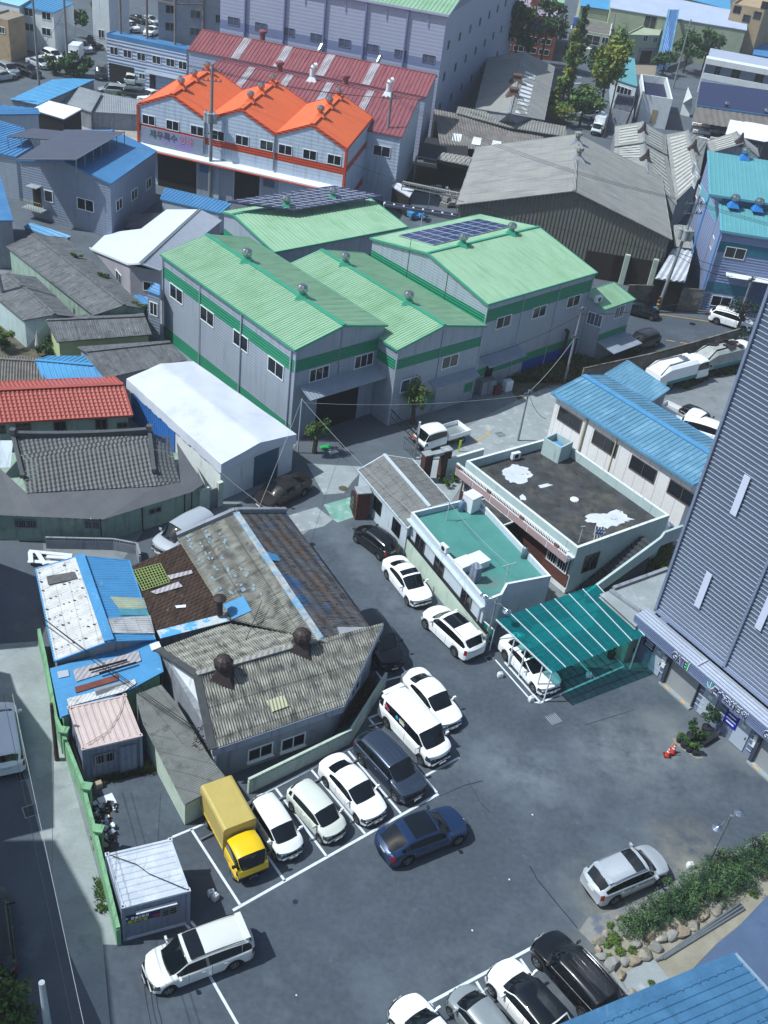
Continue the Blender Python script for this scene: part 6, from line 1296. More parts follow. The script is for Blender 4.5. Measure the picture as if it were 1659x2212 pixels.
mb=MB();mb.bar(W[3],W[4],.35,.12);part('ridge_cap',mb,STEEL,rt);mb=MB();mb.bar(W[0],W[1],.12,.16);mb.bar(W[1],W[2],.14,.2);mb.bar(W[2],W[3],.1,.15);mb.bar(W[3],X0,.12,.15);part('fascia',mb,WHITEM,rt)
wp=[W[0],W[1],W[2],X0,X1,W[4],W[5]];wq=[inset(p,V((W[3].x,W[3].y,0)).lerp(W[5],.5),.25)for p in wp];mb=MB();mb.prism([(p.x,p.y)for p in wq],0,[p.z-.2 for p in wq],top=False);part('wall',mb,M('shed_render','#9c9aa5',.8,var=.1,scale=.6),rt)
plw_=plane_of(wq[1],wq[2],wq[5]);
for x,y in((642,535),(768,630)):window(rt,plw_,px('R4',x,y),1.7,1.15,(WIN,PANE))
plw_=plane_of(wq[2],wq[3],wq[5]);window(rt,plw_,px('R4',975,690),1.6,1.0,(WIN,PANE))
# ---- big blue roofed building at upper left
E0,E1,F0=gr('R1',715,1185,6),gr('R1',1012,975,6),gr('R1',116,1032,6)
BP=gable('blue_roof_building','grey two storey building with bright blue roof half covered by a dark canopy',E0,E1,F0,ridge_hit(E0,F0,px('R1',405,1036)),SIDED,B_ROOF,B_ROOF,ribs=(.45,.02,'seam',.06),over=.15)
for x,y in((315,105),(552,160)):window(BP.rt,BP.G,px('R4',x,y),1.1 if x<400 else 2.1,1.3,(WIN,PANE),mull=0 if x<400 else 1)
for x,y in((768,158),(866,92),(958,25)):window(BP.rt,BP.E,px('R4',x,y),1.6,1.2,(WIN,PANE))
zz_=7.6;q=[gr('R1',x,y,z_)for x,y,z_ in((105,1028,7.3),(490,1030,8.1),(802,850,8.1),(420,835,7.3))];mb=MB();ribsheet(mb,q,q[1]-q[0],.8,.02,'seam');slab_under(mb,q,.08);cn=part('roof_canopy',mb,GREYC,BP.rt);mb=MB()
for k in range(7):p=q[1].lerp(q[2],k/6);mb.bar(p,V((p.x,p.y,6.6)),.08,.08,up=V((1,0,0)))
mb.bar(q[1],q[2],.08,.12);mb.bar(q[0],q[1],.08,.12);part('canopy_post',mb,STEEL,BP.rt,parent=cn)
p=onplane(px('R4',240,110),BP.G);nG=BP.G[1];uG=BP.G[2];panel(BP.rt,BP.G,V((p.x,p.y,p.z)),1.0,2.1,DARK,'door');mb=MB();mb.box(p+nG*.6+V((0,0,-1.15)),(2.6,1.2,.12),0,ux=uG);part('balcony',mb,CONC2,BP.rt);mb=MB()
for k in range(9):a=p+nG*1.18+V((0,0,-1.1))+uG*(k*.32-1.28);mb.bar(a,a+V((0,0,.95)),.03,.03,up=V((1,0,0)))
mb.bar(p+nG*1.18-uG*1.28+V((0,0,-.15)),p+nG*1.18+uG*1.28+V((0,0,-.15)),.04,.04);part('railing',mb,M('yellow_rail','#b3a052',.5),BP.rt);mb=MB();mb.box(p+nG*.5+V((0,0,1.3)),(1.4,1.0,.08),0,ux=uG);part('door_hood',mb,CONC2,BP.rt)
shed('blue_strip_roof','short bright blue ribbed lean-to at the foot of the slate grey building',[gr('R4',150,300,2.2),gr('R4',395,395,2.2),gr('R4',462,362,2.7),gr('R4',200,275,2.7)],0,GREYW,B_ROOF2,None,ribs=(.35,.05,'seam',.07))
shed('blue_strip_roof','long narrow blue ribbed roof in front of the orange roofed building',[gr('R4',1035,122,2.6),gr('R4',1420,213,2.6),gr('R4',1497,150,3.2),gr('R4',1068,50,3.2)],0,LBLUE,B_ROOF,B_ROOF2,ribs=(.4,.05,'seam',.07),ribdir=gr('R4',1497,150,3.2)-gr('R4',1420,213,2.6))
# left edge blue roofs
shed('blue_roof_building','bright blue ribbed roofed building on the left edge, beside the slate grey building',[gr('R1',-160,960,5),gr('R1',105,1012,5),gr('R1',215,945,5.8),gr('R1',150,825,5.8),gr('R1',-160,730,5.8)],0,SIDE,B_ROOF,B_ROOF,ribs=(.55,.07,'seam',.1),ribdir=gr('R1',215,945,5.8)-gr('R1',105,1012,5))
rt=root('roof_canopy',gr('R1',230,900,5.5),'dark flat canopy on posts above the left edge blue roof','canopy');q=[gr('R1',x,y,z_)for x,y,z_ in((48,882,6.6),(310,900,6.9),(418,846,6.9),(205,826,6.6))];mb=MB();ribsheet(mb,q,q[1]-q[0],.8,.02,'seam');slab_under(mb,q,.08);part('sheet',mb,GREYC,rt);mb=MB()
for k in range(4):p=q[0].lerp(q[1],k/3);mb.bar(p,V((p.x,p.y,5.4)),.08,.08,up=V((1,0,0)))
part('post',mb,STEEL,rt)
shed('blue_roof_building','sliver of a smooth blue roof at the left edge, over a pale wall',[gr('R4',-120,0,5.5),gr('R4',0,-20,5.5),gr('R4',82,262,5),gr('R4',-120,262,5)],0,GREYW,B_ROOF,B_ROOF)
E0=gr('R1',85,738,4.2);shed('pale_office','small pale building with blue roof edge beside the white sheet roof, at the left edge',[gr('R1',-120,740,4.2),E0,gr('R1',258,735,4.2),gr('R1',245,700,4.6),gr('R1',0,675,4.6),gr('R1',-120,675,4.6)],0,LBLUE,B_ROOF,B_ROOF)
# white sheet roof, bright blue roof, grey strip
shed('white_sheet_roof','open shed with plain white sheet roof beside the sandy court',[gr('R1',198,706,3.4),gr('R1',412,770,3.2),gr('R1',532,703,3.8),gr('R1',318,648,4.0)],0,DARK,WSHEET,STEEL,ribs=(.5,.03,'corr',.06))
shed('sky_blue_roof','broad building with smooth bright sky blue roof beyond the white sheet roof',[gr('R1',65,640,3.2),gr('R1',245,676,3.2),gr('R1',420,600,3.6),gr('R1',612,512,4.0),gr('R1',470,505,4.2),gr('R1',335,514,4.2)],0,GREYW,B_ROOF2,None,ribs=(1.2,.02,'seam',.05))
shed('grey_strip_roof','long grey sheet roof with pale strips running behind the sandy court',[gr('R1',415,665,2.4),gr('R1',588,722,2.4),gr('R1',655,600,3.6),gr('R1',460,545,3.8)],0,GREYW,SLATE2,SLATE3,ribs=(.6,.02,'corr',.05))
shed('grey_strip_roof','grey sheet roof behind the hedge and blue water tank',[gr('R1',590,722,2.2),gr('R1',905,740,2.2),gr('R1',905,645,3.2),gr('R1',655,600,3.4)],0,GREYW,SLATE2,SLATE3,ribs=(.6,.02,'corr',.05))
a,b=gr('R1',335,835),gr('R1',540,700);blockwall('court_wall',[a,b],2.4,GREYW,'grey rendered wall with coping at the near edge of the sandy court',top=CONC2)
c=gr('R1',826,735);o=root('water_tank',c,'dark blue grey cylindrical water tank at the end of the court hedge','tank');mb=MB();mb.lathe(c,[(0,0),(.95,0),(.95,1.9),(.85,2.1),(.5,2.2),(.5,2.3),(0,2.32)],n=20);part('tank',mb,M('tank_blue','#3f5563',.5),o,auto=40);mb=MB()
for k in range(3):mb.lathe(c+V((0,0,.4+.6*k)),[(.96,0),(.99,.03),(.96,.06)],n=20)
part('hoop',mb,DRK,o)
# ================================================================ orange roofed building with three gables
H_=9.2;k_=.3347
Z5=lambda x,y,z:g((277.6+k_*x,111+k_*y),z)
fr=[Z5(62,337,H_),Z5(515,415,H_),Z5(958,522,H_),Z5(1410,628,H_)]
ax=fr[3]-fr[0];fr[1]=fr[0]+ax/3*1.0;fr[2]=fr[0]+ax*2/3;dep=Z5(1576,425,H_)-fr[3]
rt=root('orange_roof_building',(fr[0]+fr[3])/2+dep/2-V((0,0,H_)),'long warehouse with three bright orange gables and a faded banner on its front','building');hp=1.9
nrm=V((ax.y,-ax.x,0)).normalized();nrm=nrm if nrm.y<0 else-nrm;uo=ax.normalized()
mb=MB();mbt=MB();mbc=MB()
for i in range(3):
 a,b=fr[i],fr[i+1];pk=(a+b)/2+V((0,0,hp));ribsheet(mb,[a,a+dep,pk+dep,pk],pk-a,.5,.02,'seam');ribsheet(mb,[b,b+dep,pk+dep,pk],pk-b,.5,.02,'seam')
 mbc.bar(pk+V((0,0,.05)),pk+dep+V((0,0,.05)),.55,.08)
 for p,q_ in((a,pk),(pk,b)):mbt.bar(p+nrm*.06-V((0,0,.1)),q_+nrm*.06-V((0,0,.1)),.1,.3);mbt.bar(p+dep-V((0,0,.1)),q_+dep-V((0,0,.1)),.1,.3)
part('roof',mb,O_ROOF,rt);part('ridge_cap',mbc,O_ROOF,rt);mbt.bar(fr[0]-V((0,0,.1)),fr[0]+dep-V((0,0,.1)),.1,.3);mbt.bar(fr[3]-V((0,0,.1)),fr[3]+dep-V((0,0,.1)),.1,.3)
for p in(fr[0],fr[3]):mbt.bar(V((p.x,p.y,4.6))+nrm*.0,V((p.x,p.y,9.1))+nrm*.0,.28,.28,up=uo)
part('fascia',mbt,O_TRIM,rt);mb=MB();top_=[]
for i in range(3):top_+=[fr[i],(fr[i]+fr[i+1])/2+V((0,0,hp))]
top_+=[fr[3]];lo=[V((fr[3].x,fr[3].y,0)),V((fr[0].x,fr[0].y,0))]
mb.face([p-V((0,0,.12))for p in top_][::-1]+[lo[1],lo[0]]);mb.face([p+dep-V((0,0,.12))for p in top_]+[lo[0]+dep,lo[1]+dep])
for p,w_ in((fr[3],1),(fr[0],-1)):q4=[V((p.x,p.y,0)),V((p.x,p.y,0))+dep,p+dep-V((0,0,.12)),p-V((0,0,.12))];mb.face(q4 if w_>0 else q4[::-1])
part('wall',mb,SIDEB,rt);plO=(fr[0],nrm,uo);cO=(fr[0]+fr[3])/2+dep/2;plOr=plane_of(fr[3],fr[3]+dep,cO)
for x,y in((130,443),(285,478),(443,512),(577,543),(733,575),(892,608),(1012,635),(1170,668),(1328,700)):window(rt,plO,(277.6+k_*x,111+k_*y),1.7,1.15,(WIN,PANE))
band(rt,plO,fr[0]+uo*8.6,fr[3],6.2,7.0,O_TRIM);band(rt,plO,fr[0],fr[0]+uo*.35,6.2,7.0,O_TRIM);band(rt,plO,fr[0]+uo*.35,fr[0]+uo*8.6,6.75,7.0,O_TRIM);band(rt,plOr,fr[3],fr[3]+dep,6.2,7.0,O_TRIM);band(rt,plOr,fr[3],fr[3]+dep,1.6,2.5,O_TRIM)
mb=MB();c=fr[0]+uo*4.45+nrm*.08;mb.box(V((c.x,c.y,5.85)),(8.1,.08,1.75),0,ux=uo);bn=part('banner',mb,M('faded_banner','#8795a8',.6,var=.1,scale=.3,stain=[('#8a78b4',.22,.5,.62)]),rt);o_=V((fr[0].x,fr[0].y,5.75))+uo*1.5+nrm*.14
textmesh(rt,'제우특수',o_,uo,V((0,0,1)),1.0,M('grey_green_lettering','#44585a',.6,var=0));textmesh(rt,'인쇄',o_+uo*3.9,uo,V((0,0,1)),1.0,M('pale_pink_lettering','#b27f98',.6,var=0))
for s_ in(.33,.667):p=fr[0]+ax*s_;pipe(rt,[V((p.x,p.y,9.0))+nrm*.1,V((p.x,p.y,5))+nrm*.1],.1,STEEL)
for x,y in((345,250),(430,195),(527,135),(785,340),(857,280),(935,215),(1227,435),(1283,372),(1350,300)):
 i=0 if x<600 else(1 if x<1000 else 2);pk=(fr[i]+fr[i+1])/2+V((0,0,hp));t_={0:(.22,.53,.86),1:(.25,.55,.88),2:(.26,.56,.88)}[i][(345,430,527).index(x)if i==0 else(785,857,935).index(x)if i==1 else(1227,1283,1350).index(x)]
 vent(rt,pk+dep*t_+V((0,0,.05)),1.0,(O_ROOF,TURB))
mb=MB();a,b=V((fr[0].x,fr[0].y,4.75)),V((fr[3].x,fr[3].y,4.75));mb.mesh([a,b,b+nrm*1.1-V((0,0,.2)),a+nrm*1.1-V((0,0,.2)),a-V((0,0,.1)),b-V((0,0,.1)),b+nrm*1.1-V((0,0,.35)),a+nrm*1.1-V((0,0,.35))],[(0,1,2,3),(7,6,5,4),(3,2,6,7),(1,5,6,2),(0,3,7,4)]);part('canopy',mb,WHITEM,rt);mb=MB();mb.bar(a+nrm*1.13-V((0,0,.42)),b+nrm*1.13-V((0,0,.42)),.06,.14);part('canopy_edge',mb,O_TRIM,rt)
for s0_,s1_,mt,hh in((2.5,7.6,DARK,4.3),(7.8,9.8,SIDE,4.0),(12.6,15.8,DARK,4.2),(16.0,18.2,SIDE,4.0),(10.6,12.4,SIDE,4.2)):
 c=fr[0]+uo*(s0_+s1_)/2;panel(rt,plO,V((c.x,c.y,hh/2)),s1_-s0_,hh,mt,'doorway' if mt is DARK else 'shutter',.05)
for s_,w_,c_ in((8.8,1.5,M('poster_blue','#4a6c9c',.5)),(17.0,1.4,M('poster_grey','#5a6478',.5))):c=fr[0]+uo*s_;panel(rt,plO,V((c.x,c.y,3.3)),w_,.9,c_,'poster',.03,.07)
# ================================================================ maroon roofs and the huge lilac building
def monoribs(name,label,Ef0,Ef1,Rg0,Rg1,Bk0,Bk1,wall,roof,skl=(),**k):
 B=gable(name,label,Ef0,Ef1,Bk0,Rg0,wall,roof,RB_ROOF,F1=Bk1,R1=Rg1,over=.15,ribs=(.55,.07,'trap',.1),capw=.3,**k)
 n=(Rg0-Ef0).cross(Ef1-Ef0).normalized();n=n if n.z>0 else-n
 for s_ in skl:
  mb=MB()
  a,b=Ef0.lerp(Ef1,s_),Ef0.lerp(Ef1,s_+.034);c,d=Rg0.lerp(Rg1,s_+.034),Rg0.lerp(Rg1,s_);ribsheet(mb,[p+n*.09 for p in(a,b,c,d)],c-b,.28,.03,'corr');part('skylight_strip',mb,SKYL,B.rt)
 return B
E0=g((868,296.5),8.3);R0=g((903,216.5),10.2);R1_=g((468.6,131),10.2);E1_=E0+(R1_-R0);Bk0=R0+(R0-E0)*.35;Bk0.z=9.6;Bk1=Bk0+(R1_-R0)
G1=monoribs('maroon_roof_building','nearer maroon ribbed roof with pale strips, right behind the orange gables',E0,E1_,R0,R1_,Bk0,Bk1,SIDEB,RB_ROOF,(.21,.41,.61,.80),gr_=None)
window(G1.rt,G1.E,px('R2',805,975),2.2,1.3,(WIN,PANE));window(G1.rt,G1.H,px('R1',1295,440),2.4,1.4,(WIN,PANE))if 0 else None
E0=g((921,210),8.6);R0=g((942,162),10.4);R1_=g((437,64),10.4);E1_=E0+(R1_-R0);Bk0=R0+(R0-E0)*.2;Bk0.z=10.0;Bk1=Bk0+(R1_-R0)
G2=monoribs('maroon_roof_building','farther maroon ribbed roof with pale strips, against the huge lilac building',E0,E1_,R0,R1_,Bk0,Bk1,SIDEL,RB_ROOF,(.23,.42,.6,.78))
def duct(c,label,kind):
 c=V(c);o=root('roof_duct',c,label,'duct');mb=MB()
 if kind:mb.mesh([c+V((x*.75,y*.75,-.1))for x,y in((-1,-1),(1,-1),(1,1),(-1,1))]+[c+V((x*.35,y*.35,.5))for x,y in((-1,-1),(1,-1),(1,1),(-1,1))],[(0,1,5,4),(1,2,6,5),(2,3,7,6),(3,0,4,7)]);part('base',mb,WHITEM,o);mb=MB();mb.tube([c+V((0,0,.4)),c+V((0,0,1.5)),c+V((.15,.1,1.8)),c+V((.5,.25,1.9))],.36,n=10);part('cowl',mb,WHITEM,o)
 else:mb.tube([c+V((.4,.7,1.3)),c+V((.3,.5,1.2)),c+V((0,-.1,.5)),c+V((-.1,-.6,.1))],.3,n=10);part('pipe',mb,TURB,o);mb=MB();mb.cyl(c+V((-.1,-.6,.2)),c+V((-.2,-.9,.05)),.42,n=12);part('elbow',mb,TURB,o)
for t,x,y,kd,lb in(('R2',400,350,0,'shiny bent duct on the farther maroon roof, left one'),('R2',775,425,0,'shiny bent duct on the farther maroon roof, right one'),('R2',355,520,1,'white hooded duct on the ridge of the nearer maroon roof, left one'),('R2',845,615,1,'white hooded duct on the ridge of the nearer maroon roof, right one')):duct(gr(t,x,y,9.7 if kd==0 else 10.1),lb,kd)
for x,y in((145,450),(570,535),(35,245)):
 c=gr('R2',x,y,10.2);o=root('roof_ventilator',c,{145:'small dark red roof ventilator between the maroon roofs, left of the white duct',570:'small dark red roof ventilator between the maroon roofs, between the white ducts',35:'small dark red roof ventilator at the foot of the lilac wall'}[x],'ventilator');mb=MB();mb.cyl(c-V((0,0,.5)),c+V((0,0,.7)),.4,n=12);part('stack',mb,RB_ROOF,o);mb=MB();mb.lathe(c+V((0,0,.7)),[(.6,0),(.6,.3),(.1,.5),(0,.5)],n=12);part('cap',mb,RB_ROOF,o)
 # lilac building
zL=17.4;Pn=V((-1.04,160.2,0));uu_=(R1_-R0);uu_.z=0;uu_.normalize();nn_=V((uu_.y,-uu_.x,0));nn_=nn_ if nn_.y<0 else-nn_;LW=34.4;DW=60
plI=(Pn,nn_,uu_);I0,I1=Pn,Pn+uu_*LW;Bk=-nn_*DW
lb=Bk*.5;rt=root('lilac_warehouse',Pn+uu_*LW/2+lb,'huge pale lilac warehouse with one row of windows and a green roof','building')
mb=MB();mb.prism([(p.x,p.y)for p in(I0,I1,I1+Bk,I0+Bk)],0,zL-.2,top=False);part('wall',mb,SIDEL,rt)
mb=MB();rg=Pn-nn_*DW*.5+V((0,0,zL+6));e0=I0+V((0,0,zL))+nn_*.3-uu_*.3;e1=I1+V((0,0,zL))+nn_*.3;ribsheet(mb,[e0,e1,rg+uu_*LW,rg-uu_*.3],rg-e0,.6,.06,'trap');part('roof',mb,G_ROOF,rt);mb=MB();mb.bar(e0-V((0,0,.1)),e1-V((0,0,.1)),.15,.3);mb.bar(e0-V((0,0,.1)),rg-V((0,0,.1)),.15,.3);part('fascia',mb,SIDEL,rt)
mb=MB();mb.face([V((I0.x,I0.y,zL-.2)),V((I0.x,I0.y,zL-.2))+Bk*.5+V((0,0,5.7)),V((I0.x,I0.y,zL-.2))+Bk]);part('gable_wall',mb,SIDED,rt)
band(rt,plI,I0,I1,10.0,11.2,M('lilac_base_band','#7c86ad',.5,var=.04))
for k in range(1,6):p=Pn+uu_*(k*6.2-.6)+nn_*.12;mb=MB();mb.bar(V((p.x,p.y,9)),V((p.x,p.y,zL-.3)),.35,.2,up=uu_);part('pilaster',mb,M('lilac_pilaster','#7d86ac',.5,var=.04),rt)
for k in range(5):p=Pn+uu_*(k*6.2+2.6)+nn_*.1;mb=MB();mb.bar(V((p.x,p.y,zL-2)),V((p.x,p.y,zL-.3)),.08,.08,up=uu_);part('downpipe',mb,PVC,rt)
for x,y in((1108,380),(926,348),(745,312),(565,278),(383,243),(204,206),(25,173)):window(rt,plI,px('R2',x,y),1.9,1.15,(SIDED,PANE2))
for x,y in((1508,137),):window(rt,plI,px('R1',x,y),1.9,1.15,(SIDED,PANE2))
plIr=plane_of(I0,I0+Bk,Pn+uu_*5+Bk*.5)
for k in range(7):
 for j in range(3):p=I0+Bk*(.06+.12*k);window(rt,plIr,None,1.2,1.3,(SIDED,PANE),world=V((p.x,p.y,4+4.4*j)))
mb=MB()
# ================================================================ far left and top
Z2=lambda x,y,z=0:g((881.7+.2008*x,166.6+.2008*y),z)
a,b=gr('R1',688,212,7),gr('R1',1203,318,7);nb_=V((-(b-a).y,(b-a).x,0)).normalized();nb_=nb_ if nb_.y>0 else-nb_
HB=flat('blue_edged_building','grey panelled building with a blue roof edge above an open garage mouth',[a,b,b+nb_*2.6,a+nb_*2.6],7.0,SIDEV,B_ROOF,B_ROOF,ph=.15,pt=.1)
plh=HB.pl[min(range(4),key=lambda i:HB.pl[i][1].y)];wins(HB,plh,'R1',[(737,328),(823,347),(912,366),(1010,386),(1100,404),(1180,422)],1.45,1.2)
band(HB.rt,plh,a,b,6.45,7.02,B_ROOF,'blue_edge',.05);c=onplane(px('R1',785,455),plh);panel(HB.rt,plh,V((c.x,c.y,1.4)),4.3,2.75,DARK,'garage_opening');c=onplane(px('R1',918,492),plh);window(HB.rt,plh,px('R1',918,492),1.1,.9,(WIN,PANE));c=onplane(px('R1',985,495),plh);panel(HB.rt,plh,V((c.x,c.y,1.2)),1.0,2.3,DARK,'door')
awning(HB.rt,plh,at_z(px('R1',950,480),plh,0),at_z(px('R1',1160,520),plh,0),3.0,1.0,.3,AWN)
J0,J1=gr('R1',1022,250,7),gr('R1',1425,200,9);J0.z=J1.z=0;nJ=V((-(J1-J0).y,(J1-J0).x,0)).normalized()
rt=root('concrete_building',(J0+J1)/2+nJ*5,'tall plain grey concrete building with small windows behind the steel frame','building');mb=MB();mb.prism([(p.x,p.y)for p in(J0,J1,J1+nJ*12,J0+nJ*12)],0,26);part('wall',mb,M('pale_concrete_block','#8d93a0',.8,var=.08,lines=[('v',1.1,.04,.85),('u',2.2,.03,.88)]),rt);plj=plane_of(J0,J1,J0+nJ*5)
for x,y in((1100,60),(1262,92),(1098,172),(1258,205),(1408,122)):window(rt,plj,px('R1',x,y),1.5 if x<1400 else.8,1.2,(GREYW,PANE))
rt=root('lattice_tower',gr('R1',1000,260,7.1),'rusty steel frame of tall posts and cross braces rising behind the blue edged building','steel tower');tops=[]
for i,x in enumerate((780,950,1130,1310)):
 c=gr('R1',x,[205,238,277,190][i],7.1 if i<3 else 9);tops.append(c);mb=MB();mb.cyl(V((c.x,c.y,0)),V((c.x,c.y,24)),.2,n=8);part('post',mb,M('steel_post','#7d7470',.7,var=.15),rt)
mb=MB()
for z_ in(12.5,20.5):
 for i in range(3):p,q=tops[i],tops[i+1];mb.bar(V((p.x,p.y,z_)),V((q.x,q.y,z_)),.18,.18)
for i in(1,2):p,q=tops[i],tops[i+1];mb.bar(V((p.x,p.y,12.5)),V((q.x,q.y,20.5)),.12,.12);mb.bar(V((p.x,p.y,20.5)),V((q.x,q.y,12.5)),.12,.12)
part('brace',mb,_mats['steel_post'],rt)
q=[gr('R1',x,y,6.1)for x,y in((-60,60),(50,130),(157,97),(60,40))];LB_=flat('beige_building','beige flat roofed building with one small window at the left edge',[gr('R1',-90,100,6.1),q[1],q[2],gr('R1',60,55,6.1)],6.1,BEIGE,M('tan_roof','#8d8378',.9),GREYW,ph=.3);
pll=min(LB_.pl,key=lambda p:p[1].y+p[1].x*.2);window(LB_.rt,pll,px('R1',14,195),1.0,1.0,(WIN,PANE))
q=[gr('R1',x,y,6.6)for x,y in((120,36),(345,82),(480,20),(270,-30))];KB=shed('blue_roof_house','white two storey house with blue ribbed roof and four dark windows, at the top left',q,0,WWALL,B_ROOF2,B_ROOF2,ribs=(.6,.07,'seam',.1),ribdir=q[2]-q[1]);plk=min(KB.pl,key=lambda p:p[1].dot(ray(px('R1',240,150))));wins(KB,KB.pl[0]if KB.pl[0][1].y<0 else plk,'R1',[(185,78),(300,103),(190,175),(300,205)],1.7,1.2)
sk=[gr('R1',x,y,7)for x,y in((-80,-10),(125,40),(210,-10),(0,-70))];shed('pale_blue_roof_house','pale turquoise roofed house in the top left corner',sk,0,LBLUE,M('pale_turquoise','#86b9cf',.5),None)
q=[gr('R1',x,y,8)for x,y in((500,-40),(600,-20),(770,-60),(700,-120))];WB=flat('white_block','white rendered building cut off by the top edge, beside a tall pipe',[gr('R1',590,-60,9),gr('R1',700,-40,9),gr('R1',830,-90,9),gr('R1',700,-130,9)],9,WWALL,GREYW)
for pl in WB.pl:
 if pl[1].y<-.3:
  for s_ in(1.5,4,7):
   p=pl[0]+pl[2]*s_;window(WB.rt,pl,None,1.1,1.3,(WIN,PANE),world=V((p.x,p.y,2.6)))
q=[gr('R1',x,y,5)for x,y in((350,120),(420,150),(520,110),(450,80))];flat('dark_kiosk','dark shaded block beside the white house with the blue roof',[gr('R1',355,95,5),gr('R1',375,110,5),gr('R1',470,65,5),gr('R1',440,50,5)],5,GREYW,DARK)
# ================================================================ big plain grey warehouse (right of the green ones)
E0,F0=g((1452,517.5),6),g((985.3,442),6);Rg=ridge_hit(E0,F0,(1240,412));R1_=g((1247.7,289.5),Rg.z);dp=R1_-Rg
BW=gable('grey_warehouse','huge plain grey roofed warehouse with a dark corrugated front gable',E0,E0+dp,F0,Rg,M('dark_corrugated_front','#73746f',.7,var=.1,ribs=('u',.42,.6),stain=[('#6c6f5f',.12,.5,.7)],lines=[('u',.42,.1,.6)]),SLATE3,SLATE3,ribs=(.5,.012,'corr',.05),over=.3,capw=.35,trimh=.1,cat='warehouse')
for k,(x,y)in enumerate(((425,920),(433,1020))):c=gr('R3',x,y,Rg.z);mb=MB();mb.cyl(c-V((0,0,.3)),c+V((0,0,.9)),.3,n=12);mb.lathe(c+V((0,0,.9)),[(.5,0),(.5,.35),(.05,.5)],n=12);vb=part('roof_vent',mb,SLATE3,BW.rt);mb=MB();P=[c+V((x_*1.1,y_*1.1,-.5))for x_,y_ in((-1,-1),(1,-1),(1,1),(-1,1))]+[c+V((x_*.3,y_*.3,.3))for x_,y_ in((-1,-1),(1,-1),(1,1),(-1,1))];mb.mesh(P,[(0,1,5,4),(1,2,6,5),(2,3,7,6),(3,0,4,7)]);part('vent_base',mb,GREYW,BW.rt,parent=vb)
k3=lambda x,y:(1277+.2303*x,388.7+.2303*y)
for x0,x1,y,w_ in((290,560,870,5.6),(0,280,830,5)):
 c=onplane(k3((x0+x1)/2,y),BW.G);panel(BW.rt,BW.G,V((c.x,c.y,1.6)),w_,3.1,M('brown_dark','#2c2320',.9,var=.2),'opening',.03)
for x in(300,575):c=onplane(k3(x,870),BW.G)+BW.G[1]*.3;mb=MB();mb.box(V((c.x,c.y,1.75)),(.55,.4,3.5),0,ux=BW.G[2]);part('pier',mb,LGREEN,BW.rt)
q=[g(k3(x,y),z_)for x,y,z_ in((770,640,4.3),(965,655,4.3),(880,960,3.6),(600,920,3.6))];ws=shed('white_lean_to','crumpled white sheet lean-to against the grey warehouse, behind the pole with transformers',q,0,DARK,M('dirty_white_sheet','#b9bec8',.6,var=.12,scale=2,stain=[('#8a7f55',.5,.62,.68)]),None,ribs=(.6,.09,'corr',.05),ribdir=q[0]-q[3])
q=[g(k3(x,y),z_)for x,y,z_ in((775,420,4.8),(930,425,4.8),(962,650,4.5),(780,625,4.5))];shed('grey_lean_to','grey sheet roof between the grey warehouse and the aqua roofed building',q,0,GREYW,SLATE3,None)
q0,q1=g(k3(290,1130)),g(k3(1010,1215));blockwall('retaining_wall',[g(k3(300,1190)),g(k3(560,1195)),g(k3(1000,1235))],2.6,M('stained_wall','#6b6862',.9,var=.25,scale=.6,stain=[('#8d8c88',.6,.55,.68),('#4c4c44',.9,.55,.66)]),'stained grey retaining wall along the upper road behind the transformer pole')
blockwall('yard_wall',[gr('R6',440,1330),gr('R6',860,1235),gr('R6',1130,1160),gr('R6',1445,1065)],1.9,_mats['stained_wall'],'long dark weathered wall between the upper road and the truck yard',holes=True)
mb=MB();a,b=gr('R6',800,1160,.05),gr('R6',1080,1090,.05);mb.bar(a,b,.3,.1);tag(mb.build('kerb',CONC),kind='structure')
# cyan roofed building
zc=9.0;C0=gr('R6',1357,330,zc);Cb=gr('R6',1348,140,zc+1.6);Cu=gr('R6',1283,95,11.6)
A1=gr('R6',1357,330,9.0);A2=A1+V((18,-4.0,0));
dirx=(gr('R6',1659,378,9.0)-A1).normalized();A2=A1+dirx*16;bk=(gr('R6',1348,140,10.2)-A1);dcy=V((bk.x,bk.y,0));A3,A4=A2+bk,A1+bk
rt=root('aqua_building',A1+dirx*8+dcy-V((0,0,9)),'large aqua roofed building with silver walls and blue corner pipe, at the right edge','building')
def sheetp(pts,rd,mt,nm='roof',ribs=(.5,.03,'seam',.08)):
 mb=MB();ribsheet(mb,pts,rd,*ribs[:3],w_=ribs[3]);slab_under(mb,pts,.1);return part(nm,mb,mt,rt)
sheetp([A1,A2,A3,A4],bk,AQUA);U1=gr('R6',1283,95,11.0);bk2=gr('R3',1273,975,12.6)-U1;U2=U1+dirx*18;sheetp([U1,U2,U2+bk2,U1+bk2],bk2,AQUA)
mb=MB();mb.bar(A1,A2,.2,.25);mb.bar(A1,A4,.25,.2);mb.bar(U1,U2,.2,.25);mb.bar(U1,U1+bk2,.25,.2);mb.bar(A4,U1+V((0,0,-.1)),.2,.2);mb.bar(A4,A4+dirx*16,.2,.2);part('fascia',mb,AQUA_T,rt)
back=U1+bk2;wpts=[A1+dirx*.2+V((0,.3,0)),A2,A2+dcy*6,back+V((.3,0,0))]
wx=[V((A1.x,A1.y,0))+dirx*.25+dcy.normalized()*.2,V((A4.x,A4.y,0))+dirx*.2,V((back.x,back.y,0))+dirx*.2]
